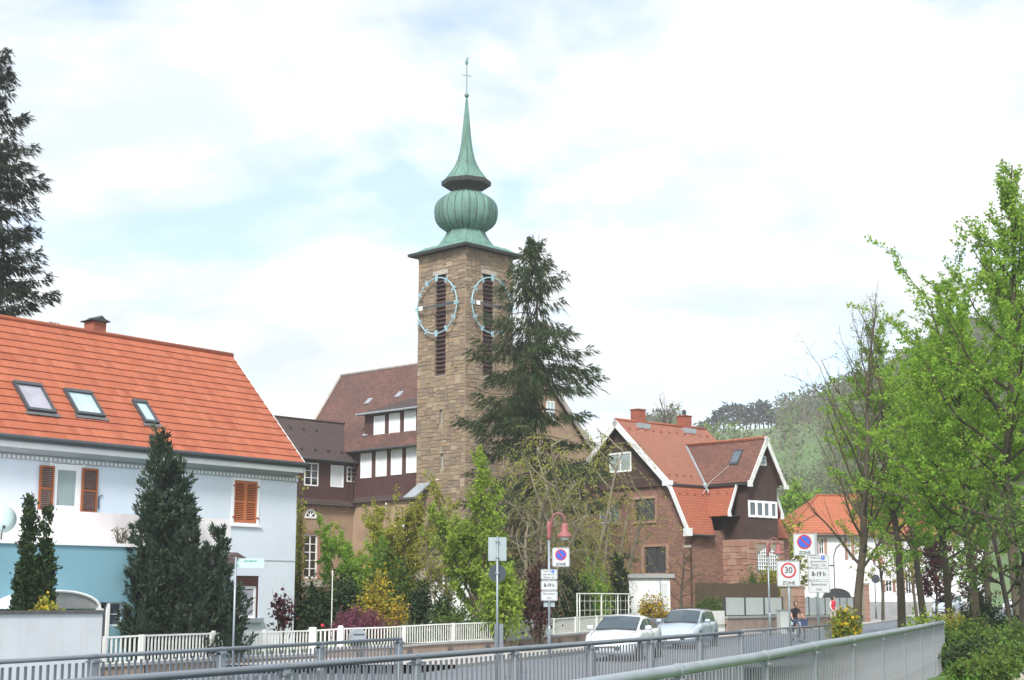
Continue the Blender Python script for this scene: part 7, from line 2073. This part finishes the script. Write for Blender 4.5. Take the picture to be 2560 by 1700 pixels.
def shrub(name, label, loc, rx, ry, h, seed, leaf, n=3000, size=0.10, w=0.035, stems=14, up=0.3, hollow=0.35, cat="shrub", group=None, bark="bark", leaf2=None, n2=0, z0=0.0, flat=0.5, spike=0.0, stem_out=1.0):
    rng = np.random.default_rng(seed); t = thing(name, label, cat, loc, 0, group)
    S = []; tipsP = []
    for i in range(stems):
        a = rng.random() * 6.283; q = math.sqrt(rng.random()) * 0.95
        tip = np.array([math.cos(a) * rx * q * stem_out, math.sin(a) * ry * q * stem_out, z0 + h * (1 - 0.55 * q * q) * rng.uniform(0.75, 1.05)])
        b = np.array([math.cos(a) * rx * 0.15, math.sin(a) * ry * 0.15, -0.1]); m = (b + tip) / 2 + np.array([math.cos(a), math.sin(a), 0]) * -0.05 * rx + rng.normal(size=3) * 0.06
        S += [(*b, *m, 0.022, 0.015), (*m, *tip, 0.015, 0.005)]; tipsP.append((m, tip))
        for _ in range(4):
            f = rng.uniform(0.1, 0.95); p = m + (tip - m) * f; e = p + rng.normal(size=3) * np.array([0.22 * rx, 0.22 * ry, 0.16 * h]) + np.array([0, 0, 0.1 * h]); S.append((*p, *e, 0.009, 0.003)); tipsP.append((p, e))
    # leaves: part along twigs, part through a lumpy dome
    k = rng.integers(0, len(tipsP), n // 2); A = np.array([x[0] for x in tipsP])[k]; B = np.array([x[1] for x in tipsP])[k]
    P1 = A + (B - A) * rng.random((len(k), 1)) + rng.normal(size=(len(k), 3)) * size * 0.6
    m = n - n // 2; a = rng.random(m) * 6.283; ph = np.arcsin(rng.random(m) ** flat); rr = hollow + (1 - hollow) * rng.random(m) ** 0.5
    lump = 1 + 0.15 * np.sin(a * 4 + seed) + 0.12 * np.sin(a * 7 + ph * 6) + 0.1 * np.sin(ph * 11 + a * 3)
    P2 = np.stack([rx * np.cos(a) * np.cos(ph) * rr * lump, ry * np.sin(a) * np.cos(ph) * rr * lump, z0 + (h - z0) * np.sin(ph) * rr * lump], axis=1)
    P = np.concatenate([P1, P2])
    P = P[P[:, 2] > 0.02]
    V, Fc = leaf_quads(P, rng, size, w, up=up)
    wood("stems", S, M[bark], t, 4)["kind"] = "stuff"
    crown("crown", V, Fc, M[leaf], t)
    if n2:
        P = P[rng.integers(0, len(P), n2)] + rng.normal(size=(n2, 3)) * 0.05
        V, Fc = leaf_quads(P, rng, size * 1.3, w * 1.8, up=0.2); crown("blossom", V, Fc, M[leaf2], t)
    return t
def G(px, D, z): w = W(px, 1500, D); return (w.x, w.y, z)

# --- big conifers
spruce("spruce_tree", "tall spruce with drooping branches standing before the church tower", G(1334, 80, 0.8), W(1339, 578, 80).z - 0.8, 6.3, 21, "needle", 0.45, 1.15, 0.14, 0.72, 0.95, 0.85, 0.22, 0.62, 6, gap=0.25)
spruce("spruce_tree", "dense dark spruce behind the orange tiled roof at picture edge", G(-135, 74, 1.0), W(0, 100, 74).z + 0.2, 6.8, 33, "needle_dark", 0.30, 1.7, 0.35, 0.62, 0.7, 0.7, 0.3, 0.60, 7)
D = 47.0; w = W(450, 1560, D)
def lobe(px, D, ytop, rpx, ybase=1640, dy=0.0):
    q = W(px, ytop, D); zb = 0.35
    return (q.x - w.x, dy, zb - 0.35, q.z - 0.35, rpx * D / F)
dense_conifer("thuja_tree", "large dark green thuja with twin tops before the white house", (w.x, w.y, 0.35), [lobe(402, D, 1085, 74), lobe(441, D, 1148, 70, dy=0.25), lobe(395, D, 1240, 66, dy=-0.3), lobe(470, D, 1270, 62, dy=-0.2), lobe(547, D, 1330, 52), lobe(580, D, 1465, 48, dy=-0.2), lobe(510, D, 1370, 60, dy=-0.4), lobe(372, D, 1400, 42, dy=-0.3)], 5, "needle_blue", 42000, 0.17, 0.028, kindw=0.7)
D = 41.2
for px, yt, lab, seed, rp_ in ((62, 1240, "taller of the two narrow dark conifers before blue annexe", 7, 36), (106, 1270, "shorter narrow dark conifer beside the arched canopy", 8, 30)):
    w = W(px, 1530, D); zb = 0.3
    dense_conifer("columnar_conifer", lab, (w.x, w.y, zb), [(0, 0, 0, W(px, yt, D).z - zb, rp_ * D / F * 0.72), (0.12, -0.1, 0, (W(px, yt, D).z - zb) * 0.72, rp_ * D / F * 0.68), (-0.10, 0.1, 0, (W(px, yt, D).z - zb) * 0.82, rp_ * D / F * 0.6)], seed, "leaf_dark", 9000, 0.12, 0.036, group="narrow conifers before the annexe", kindw=0.45, spray=0.6)
w = W(1546, 1480, 72); dense_conifer("thuja_cone", "small dense dark cone-shaped thuja beside garden shed", (w.x, w.y, 0.75), [(0, 0, 0, W(1546, 1394, 72).z - 0.75, 0.52), (0.12, 0.1, 0, (W(1546, 1402, 72).z - 0.75), 0.45)], 9, "leaf_dark", 5000, 0.12, 0.03)

# --- garden shrubs behind the white fence
gz = 0.7
shrub("forsythia", "golden forsythia bush behind the purple heather", G(945, 55, gz), 0.85, 0.7, W(940, 1440, 55).z - gz, 41, "petal_yellow", 2600, 0.09, 0.032, 20, 0.2, 0.4, bark="bark", leaf2="leaf_olive", n2=700)
shrub("forsythia", "smaller golden forsythia beside the spiky grey plant", G(995, 54.2, gz), 0.42, 0.4, W(990, 1490, 54).z - gz, 42, "petal_yellow", 1200, 0.08, 0.03, 12, 0.2, 0.3)
shrub("heather", "low purple heather mound behind the white fence", G(898, 52.6, gz), 1.1, 0.7, W(900, 1527, 52.6).z - gz, 43, "petal_purple", 6000, 0.07, 0.022, 20, 0.8, 0.5)
for px, D, lab, seed in ((985, 53.2, "spiky grey-green yucca beside the purple heather", 44), (1030, 53.4, "spiky grey-green plant right of the yucca", 45)):
    rng = np.random.default_rng(seed); t = thing("yucca", lab, "plant", G(px, D, gz)); N = 160
    a = rng.random(N) * 6.28; e = rng.uniform(0.15, 1.3, N); P = np.zeros((N, 3)) + rng.normal(size=(N, 3)) * 0.05
    dirs = np.stack([np.cos(a) * np.cos(e), np.sin(a) * np.cos(e), np.sin(e)], axis=1)
    V, Fc = leaf_quads(P, rng, 0.62, 0.018, dirs=dirs * 6); crown("leaves", V, Fc, M["leaf_grey"], t)
shrub("hedge_bush", "dark evergreen hedge beside the white house corner", G(785, 58, 0.5), 1.25, 0.8, W(785, 1468, 58).z - 0.5, 46, "leaf_dark", 7000, 0.13, 0.05, 10, 0.1, 0.5, flat=0.8)
shrub("hedge_bush", "dark evergreen bush left of the forsythia", G(858, 58, 0.5), 0.75, 0.7, W(858, 1448, 58).z - 0.5, 47, "leaf_dark", 4500, 0.13, 0.05, 10, 0.1, 0.5, flat=0.8)
shrub("evergreen_bush", "round dark bush below the thin bare stems", G(1108, 56, gz), 0.5, 0.45, W(1108, 1498, 56).z - gz, 48, "leaf_dark", 2600, 0.12, 0.045, 8, 0.1, 0.4)
shrub("evergreen_bush", "upright dark bush beside the white garage", G(1052, 57, gz), 0.42, 0.4, W(1052, 1462, 57).z - gz, 49, "leaf_dark", 2600, 0.12, 0.045, 8, 0.2, 0.4)
shrub("ivy_shrub", "green climbing shrub on the corner of the rectory", G(744, 64, 0.6), 0.30, 0.4, W(744, 1225, 64).z - 0.6, 50, "leaf_olive", 1100, 0.13, 0.05, 14, 0.1, 0.2, flat=1.0)
decid("magnolia_tree", "broad olive-yellow garden tree with few white blossoms", G(965, 63, 0.7), (W(940, 1190, 63).z - 0.7) * 1.0, 0.12, 51, 2.7, 0.14, 48, (0.45, 1.2), "leaf_olive", 24000, 0.095, 0.032, "bark", leaf2="petal_white", leaf2_n=130, stems=4, sub=8, twig=5, top_thin=0.55, trop=0.08)
decid("garden_tree", "mid green bush-like tree left of the olive garden tree", G(880, 61, 0.6), W(880, 1275, 61).z - 0.6, 0.07, 52, 1.5, 0.12, 36, (0.5, 1.15), "leaf_fresh", 14000, 0.10, 0.035, "bark", stems=3, sub=7, twig=4, top_thin=0.5)
shrub("green_bush", "deep green bush behind the forsythia", G(962, 58.5, 0.7), 1.1, 0.9, W(950, 1385, 58.5).z - 0.7, 53, "leaf_mid", 3800, 0.13, 0.045, 12, 0.2, 0.3)
decid("garden_tree", "thin grey-brown leafless shrub tree between olive and lime trees", G(1105, 60, 0.7), W(1100, 1225, 60).z - 0.7, 0.06, 54, 1.3, 0.2, 36, (0.9, 1.35), "leaf_olive", 2600, 0.10, 0.03, "bark_pale", stems=5, sub=7, twig=5, top_thin=0.6, trop=0.10)
decid("garden_tree", "slender lime green tree below the spruce with upright shoots", G(1222, 58, 0.7), W(1195, 1100, 58).z - 0.7, 0.10, 55, 2.1, 0.10, 44, (0.65, 1.3), "leaf_lime", 17000, 0.105, 0.038, "bark", stems=2, sub=8, twig=5, top_thin=0.22, trop=0.10)
shrub("green_bush", "lime green bush behind the signpost", G(1250, 55, gz), 1.0, 0.7, W(1250, 1420, 55).z - gz, 56, "leaf_lime", 3800, 0.14, 0.05, 16, 0.2, 0.25)
shrub("green_bush", "dark maroon-leaved shrub beside the street lamp", G(1345, 56, gz), 0.75, 0.6, W(1345, 1400, 56).z - gz, 57, "leaf_maroon", 1700, 0.13, 0.045, 18, 0.2, 0.2)
shrub("green_bush", "low mixed shrubs behind the picket fence near signpost", G(1160, 55, gz), 1.3, 0.5, W(1160, 1512, 55).z - gz, 58, "leaf_mid", 2200, 0.10, 0.035, 18, 0.3, 0.3, bark="bark_pale")
shrub("green_bush", "fresh green bush right of the street lamp signs", G(1475, 70, gz), 1.0, 0.8, W(1475, 1420, 70).z - gz, 59, "leaf_fresh", 3200, 0.15, 0.05, 14, 0.2, 0.3)
shrub("green_bush", "dark green bush below the willow behind trellis", G(1415, 68, gz), 1.2, 0.8, W(1415, 1430, 68).z - gz, 60, "leaf_dark", 3200, 0.15, 0.05, 14, 0.2, 0.3)
shrub("forsythia", "bright yellow forsythia in front of the garden shed", G(1632, 70.5, 0.75), 0.85, 0.6, W(1632, 1484, 69.5).z - 0.75, 61, "petal_yellow", 2000, 0.10, 0.034, 24, 0.5, 0.2)
shrub("box_hedge", "small clipped green hedge between shed and panel fence", G(1776, 75.5, 0.8), 0.9, 0.4, W(1776, 1500, 75.5).z - 0.8, 62, "leaf_mid", 3200, 0.12, 0.045, 8, 0.2, 0.5, flat=0.9)
shrub("green_bush", "olive bush beside the bay window's stone wall", G(1925, 82, 0.9), 0.9, 0.5, W(1925, 1428, 82).z - 0.9, 63, "leaf_olive", 2600, 0.15, 0.05, 14, 0.2, 0.3)
shrub("green_bush", "dark green bush behind the timber fence", G(1880, 81.6, 0.9), 1.0, 0.5, W(1880, 1440, 81.6).z - 0.9, 64, "leaf_mid", 2600, 0.15, 0.05, 14, 0.2, 0.3)
shrub("rose_bush", "small dark red-leaved rose against the white house wall", G(706, 51, 0.4), 0.45, 0.35, W(706, 1502, 51).z - 0.4, 65, "leaf_maroon", 330, 0.13, 0.06, 7, 0.1, 0.1, bark="bark_dark", z0=0.75)
shrub("golden_shrub", "small yellow-green shrub behind the grey garden wall", G(118, 39.5, 1.0), 0.45, 0.4, W(118, 1498, 39.5).z - 1.0, 66, "petal_yellow", 800, 0.10, 0.035, 10, 0.2, 0.3, leaf2="leaf_olive", n2=500)
shrub("dry_plant", "dry bare plant on the annexe terrace edge", (*AF.world(AF.uz(300, 1350, 0.5)[0], 0.5)[:2], AF.uz(300, 1358, 0.5)[1]), 0.4, 0.2, 0.55, 67, "leaf_bud", 60, 0.07, 0.02, 12, 0.3, 0.2)
# willow before the villa
def willow(name, label, loc, H, spread, seed, leaf="leaf_olive", nl=16, strands=420, nleaf=9000):
    rng = np.random.default_rng(seed); t = thing(name, label, "tree", loc); big, mid, fine = [], [], []; Ps = []; Ds = []
    ends = []
    for s in range(4):
        a = s * 1.6 + rng.random(); pts, _ = grow(rng, (0, 0, -0.1), (0.35 * math.cos(a), 0.35 * math.sin(a), 1), H * rng.uniform(0.72, 0.95), 0.17, 9, 0.08, 0.03, big, 0.2)
        for k in range(nl // 2):
            p = pts[3 + k % 7]; b = rng.random() * 6.28
            lp, _ = grow(rng, p, (math.cos(b), math.sin(b), rng.uniform(0.4, 1.3)), spread * rng.uniform(0.5, 1.0), 0.05, 6, 0.15, 0.02, mid, 0.3)
            ends += lp[1:]
    ends = np.array(ends)
    for i in range(strands):
        p = ends[rng.integers(0, len(ends))]; L_ = rng.uniform(0.8, 3.2); d = rng.normal(size=3) * 0.5; d[2] = abs(d[2]) * 0.4 + 0.15; q = p; st = 7
        for s in range(st):
            d = d + np.array([0, 0, -0.28]) + rng.normal(size=3) * 0.06; d /= np.linalg.norm(d); q2 = q + d * L_ / st
            if q2[2] < 0.3: break
            fine.append((*q, *q2, 0.008, 0.006)); m = nleaf // (strands * st) + 1
            for _ in range(m): Ps.append(q + (q2 - q) * rng.random() + rng.normal(size=3) * 0.03); Ds.append(d)
            q = q2
    V, Fc = leaf_quads(np.array(Ps), rng, 0.12, 0.026, dirs=np.array(Ds) * 0.8)
    wood("trunk", big, M["bark_pale"], t, 7); wood("limbs", mid, M["bark_pale"], t, 4)["kind"] = "stuff"; wood("twigs", fine, M["bark_pale"], t, 3)["kind"] = "stuff"; crown("crown", V, Fc, M[leaf], t)
    return t
willow("willow_tree", "weeping willow with hanging olive strands between spruce and villa", G(1432, 71, 0.75), W(1420, 1010, 71).z - 0.75, 2.4, 71, strands=360, nleaf=6500)
willow("willow_tree", "lower weeping shrub tree hanging before the villa windows", G(1520, 76, 0.75), W(1530, 1150, 76).z - 0.75, 1.7, 72, strands=150, nleaf=3000)
willow("willow_tree", "tangled bare hanging tree at the foot of the spruce", G(1350, 68, 0.75), W(1350, 1180, 68).z - 0.75, 1.8, 73, "leaf_bud", strands=230, nleaf=3000)
decid("small_tree", "small bare fruit tree in front of the villa corner", G(1702, 74, 0.75), W(1700, 1375, 74).z - 0.75, 0.11, 74, 1.6, 0.3, 12, (0.3, 0.8), "leaf_bud", 200, 0.09, 0.03, "bark", sub=5, twig=3, top_thin=0.6, jit=0.2)

# --- street trees on the bend
TZ = lambda D: road_z(D) + 0.1
def street_tree(px, D, ytop, label, seed, xtop=None, **k):
    loc = G(px, D, 0.65 if D < 58 else TZ(D)); H = W(px, ytop, D).z - loc[2]
    ln = ((W(xtop, ytop, D).x - loc[0]) / H, 0) if xtop else (0, 0)
    return decid("street_tree", label, loc, H, k.pop("r0", 0.20), seed, lean=ln, group="street trees by the stream", **k)
street_tree(2138, 62, 735, "tall nearly bare street tree with fine buds beside yellow bush", 81, xtop=2100, spread=5.0, clear=0.20, nl=34, elev=(0.80, 1.30), leaf="leaf_olive", nleaf=900, lsize=0.076, lw=0.027, bark="bark", trop=0.06, top_thin=0.3, jit=0.09)
street_tree(2250, 66, 800, "leafy street tree right of the nearly bare one", 82, spread=3.3, clear=0.30, nl=32, elev=(0.35, 1.1), leaf="leaf_fresh", nleaf=22680, lsize=0.112, lw=0.041, bark="bark", top_thin=0.3)
street_tree(2308, 72, 880, "street tree with purple plum behind its trunk", 83, spread=3.8, clear=0.30, nl=30, elev=(0.3, 1.1), leaf="leaf_fresh", nleaf=20520, lsize=0.112, lw=0.041, bark="bark", top_thin=0.4, r0=0.19)
street_tree(2372, 60, 860, "street tree at the end of the near railing", 84, spread=3.8, clear=0.28, nl=34, elev=(0.25, 1.1), leaf="leaf_fresh", nleaf=22680, lsize=0.107, lw=0.038, bark="bark", top_thin=0.4, r0=0.17)
street_tree(2475, 66, 900, "thin street tree behind the multi-stemmed bank tree", 85, spread=2.8, clear=0.3, nl=24, elev=(0.4, 1.1), leaf="leaf_fresh", nleaf=18360, lsize=0.112, lw=0.041, bark="bark", top_thin=0.4, r0=0.16)
street_tree(2545, 47, 395, "tallest fresh green tree at picture edge", 86, xtop=2520, spread=4.8, clear=0.24, nl=44, elev=(0.35, 1.25), leaf="leaf_fresh", nleaf=41040, lsize=0.101, lw=0.037, bark="bark", top_thin=0.16, sub=8, twig=5, trop=0.07)
street_tree(2440, 52, 690, "broad fresh green tree left of the tallest", 87, xtop=2395, spread=3.6, clear=0.27, nl=40, elev=(0.3, 1.2), leaf="leaf_fresh", nleaf=36720, lsize=0.101, lw=0.037, bark="bark", top_thin=0.3, sub=8, r0=0.16)
decid("young_tree", "twiggy young tree in front of the white house wall", G(2205, 100, TZ(100)), 9.0, 0.12, 94, 3.0, 0.25, 26, (0.4, 1.1), "leaf_olive", 4200, 0.15, 0.055, "bark", sub=6, twig=4, top_thin=0.5)
decid("young_tree", "reddish twiggy young tree near the bend right of the white house windows", G(2290, 104, TZ(104)), 8.5, 0.12, 95, 3.0, 0.2, 26, (0.4, 1.1), "leaf_maroon", 2600, 0.15, 0.055, "bark", sub=6, twig=4, top_thin=0.5)
decid("young_tree", "green young tree hiding the white house's far roof end", G(2370, 108, TZ(108)), 10.5, 0.12, 96, 3.4, 0.2, 28, (0.4, 1.1), "leaf_fresh", 6000, 0.17, 0.06, "bark", sub=6, twig=4, top_thin=0.5)
decid("bank_tree", "multi-stemmed dark branching tree on the grassy bank", G(2530, 40, 0.7), 5.2, 0.12, 88, 2.0, 0.3, 18, (0.3, 0.9), "leaf_mid", 1700, 0.12, 0.04, "bark_dark", stems=3, sub=6, twig=4, jit=0.2, top_thin=0.6)
decid("plum_tree", "purple-leaved plum behind the street tree trunks", G(2340, 88, TZ(88)), 5.2, 0.09, 89, 1.5, 0.25, 18, (0.5, 1.1), "leaf_maroon", 2600, 0.17, 0.06, "bark_dark", sub=6, twig=4, top_thin=0.5)
decid("plum_tree", "second purple-leaved plum near the bend", G(2440, 92, TZ(92)), 5.0, 0.09, 90, 1.6, 0.2, 18, (0.5, 1.1), "leaf_maroon", 1800, 0.17, 0.06, "bark_dark", sub=6, twig=4, top_thin=0.5)
# shrubs along the bank
shrub("yellow_bush", "yellow-green flowering bush beside the bare street tree", G(2106, 58, road_z(58)), 0.72, 0.6, W(2106, 1528, 58).z - road_z(58), 91, "leaf_lime", 1700, 0.12, 0.04, 26, 0.4, 0.15, leaf2="petal_yellow", n2=700, flat=0.35)
shrub("green_bush", "small yellow-green bush behind the railing end", G(2305, 44, 0.5), 0.75, 0.5, W(2305, 1535, 44).z - 0.5, 92, "leaf_lime", 1500, 0.10, 0.035, 16, 0.3, 0.3)
bs_ = [(2405, 34, 1612, 1.0, "leaf_mid", "dark green bank bush beside the railing post"), (2460, 33, 1605, 1.1, "leaf_dark", "dark green bank bush in the middle of the slope"), (2525, 31, 1612, 0.9, "leaf_mid", "green bank bush at picture edge above the boulder"), (2420, 39, 1560, 1.2, "leaf_mid", "dark bank bush below the trunks"), (2500, 42, 1540, 1.3, "leaf_dark", "dark ivy-green bush between trunks"), (2555, 36, 1560, 1.0, "leaf_mid", "tall bank bush at far picture edge"), (2440, 29, 1652, 0.7, "leaf_mid", "low green bush above the lawn"), (2385, 50, 1540, 0.9, "leaf_olive", "twiggy bush behind railing corner"), (2515, 27.5, 1655, 0.5, "leaf_mid", "small low bush beside the boulder"), (2450, 56, 1480, 0.8, "leaf_dark", "narrow dark ivy-covered stump between trunks")]
for i, (px, D, yt, r, lf, lab) in enumerate(bs_):
    shrub("bank_bush", lab, G(px, D, 0.68), r, r * 0.8, W(px, yt, D).z - 0.68, 100 + i, lf, int(3300 * r + 800), 0.085, 0.03, 26, 0.25, 0.2)
# lawn blades on the bank
rng = np.random.default_rng(7); N = 16000
yy = rng.uniform(22.5, 40, N); xl = np.array([bank_xl(y) for y in yy]); xx = xl + 0.4 + rng.random(N) * 9
zz_ = np.array([bank_z(a, b) for a, b in zip(xx, yy)])
V, Fc = leaf_quads(np.stack([xx, yy, zz_], 1), rng, 0.14, 0.012, up=2.5)
o = crown("grass", V, Fc, M["grass_blade"], None); tag(o, "short green grass on the stream bank", "grass", kind="stuff")

# --- hillside
def hill_hit(px, y): x = (px - 1280) / F * y; return x, hill_z(x, y)
rng = np.random.default_rng(99)
P, Dr, Ls = [], [], []; P2, D2, L2 = [], [], []
tw = []
N = 8500
pxs = np.where(rng.random(N) < 0.3, rng.uniform(1480, 1950, N), rng.uniform(1950, 2760, N)); ysr = 215 + 260 * rng.random(N) ** 0.8
for px, y in zip(pxs, ysr):
    x, z = hill_hit(px, y)
    meadow = 1890 < px < 2075 and 300 < y < 420
    fld = 1650 < px < 2080 and 235 < y < 420
    if (meadow and rng.random() < 0.84) or (fld and rng.random() < 0.45): continue
    if 1690 < px < 1945 and y > 345: continue
    h = rng.uniform(5, 11) * (1.0 if y > 330 else 0.75); green = rng.random() < (0.25 if y > 380 else 0.5)
    m = 34
    a = rng.random(m) * 6.28; q = np.sqrt(rng.random(m)); g = rng.random(m)
    rad = h * 0.30 * q * np.sqrt(np.maximum(0.05, 1 - (g * 1.5 - 0.6) ** 2))
    pp3 = np.stack([x + np.cos(a) * rad, y + np.sin(a) * rad, z + h * (0.18 + 0.75 * g)], 1)
    dd = np.stack([np.cos(a) * 0.7, np.sin(a) * 0.7, np.full(m, 0.8)], 1); ll = h * rng.uniform(0.06, 0.14, m)
    if green: P2.append(pp3); D2.append(dd); L2.append(ll)
    else: P.append(pp3); Dr.append(dd); Ls.append(ll)
    tw.append((x, y, z, x + rng.normal() * 0.3, y, z + h * 0.85, 0.12, 0.03))
for nm, A, B, C_, mt, wdt in (("woodland", P, Dr, Ls, "hill_twig", 0.22), ("green_woodland", P2, D2, L2, "hill_green", 0.34)):
    A = np.concatenate(A); B = np.concatenate(B); C_ = np.concatenate(C_)
    V, Fc = leaf_quads(A, rng, 1.0, 1.0, dirs=B * 0.5, ljit=0)
    V = V.reshape(-1, 4, 3); c0 = V[:, 0:1]; ax = V[:, 2:3] - c0; lat = (V[:, 1:2] - V[:, 3:4]) * 0.5; L3 = C_[:, None, None]
    V = np.concatenate([c0, c0 + ax * L3 * 0.5 + lat * L3 * wdt, c0 + ax * L3, c0 + ax * L3 * 0.5 - lat * L3 * wdt], 1).reshape(-1, 3)
    o = crown(nm, V, Fc, M[mt], None); tag(o, "bare brown-grey wood covering the hill" if nm == "woodland" else "patches of fresh green trees on the hill", "wood", kind="stuff")
o = wood("woodland_trunks", tw, M["bark_pale"], None, 3); tag(o, "thin pale trunks in the hillside wood", "wood", kind="stuff")
# pines on the ridge, one by one
rngp = np.random.default_rng(17)
plist = [(1722, 1100), (1742, 1090), (1762, 1060), (1778, 1045), (1795, 1030), (1812, 1022), (1826, 1012), (1840, 1010), (1853, 1014), (1866, 1016), (1879, 1020), (1890, 1008), (1902, 1012), (1913, 1003), (1924, 1010), (1932, 1030)]
for i, (px, yt) in enumerate(plist):
    D = 452 + rngp.uniform(-6, 10); x, z = hill_hit(px, 440); z = hill_z(x, 440) - 0.5; x = (px - 1280) / F * D
    H = W(px, yt, D).z - z
    t = thing("pine_tree", "dark ridge pine above the villa roof, number %s of the row from its left end" % ("one two three four five six seven eight nine ten eleven twelve thirteen fourteen fifteen sixteen".split()[i]), "tree", (x, D, z), 0, "ridge pines above the villa")
    S = [(0, 0, 0, rngp.normal() * 0.4, 0, H * 0.95, 0.28, 0.12)]
    N = 110; g = rngp.random(N) ** 0.8; a = rngp.random(N) * 6.28
    rad = H * 0.13 * (1.15 - g * 0.85) * np.sqrt(rngp.random(N)); P = np.stack([rad * np.cos(a), rad * np.sin(a), H * (0.42 + 0.58 * g)], 1)
    V, Fc = leaf_quads(P, rngp, 1.7, 0.36, dirs=np.stack([np.cos(a), np.sin(a), np.full(N, 0.1)], 1)); wood("trunk", S, M["bark"], t, 5); crown("crown", V, Fc, M["pine_far"], t)
# lone bare trees on the skyline behind the villa
for px, D, yt, lab, sd in ((1742, 150, 962, "lone bare pollarded tree behind the villa chimneys", 121), (1708, 170, 1010, "crooked leafless tree behind the far chimney", 122), (1660, 160, 1050, "fine leafless tree behind the villa ridge", 123)):
    loc = G(px, D, 1.3); decid("bare_tree", lab, loc, W(px, yt, D).z - 1.3, 0.28, sd, 3.2, 0.72, 14, (0.6, 1.2), None, 0, bark="bark", sub=5, twig=3, jit=0.16, top_thin=0.6)
decid("hillside_tree", "fresh green tree at the foot of the hill right of the villa", G(2010, 135, 1.2), 11.5, 0.2, 124, 4.0, 0.2, 30, (0.4, 1.1), "leaf_fresh", 6000, 0.34, 0.13, "bark", sub=6, twig=4)
decid("hillside_tree", "yellowish tree between villa bay and hill meadow", G(1985, 120, 1.2), 9.5, 0.16, 125, 3.0, 0.2, 26, (0.4, 1.1), "leaf_olive", 4200, 0.28, 0.1, "bark", sub=6, twig=4)

# ================================================================== air
hz = MB().box(-420, 620, -75, 720, -4.0, 135.0).build("haze", None, None, kind="stuff")
hm = bpy.data.materials.new("haze_air"); hm.use_nodes = True
ht = hm.node_tree; ht.nodes.clear()
pv = ht.nodes.new("ShaderNodeVolumePrincipled"); pv.inputs['Color'].default_value = (0.93, 0.96, 1.0, 1); pv.inputs['Density'].default_value = 0.0005
ho_ = ht.nodes.new("ShaderNodeOutputMaterial"); ht.links.new(pv.outputs[0], ho_.inputs['Volume'])
hz.data.materials.append(hm)
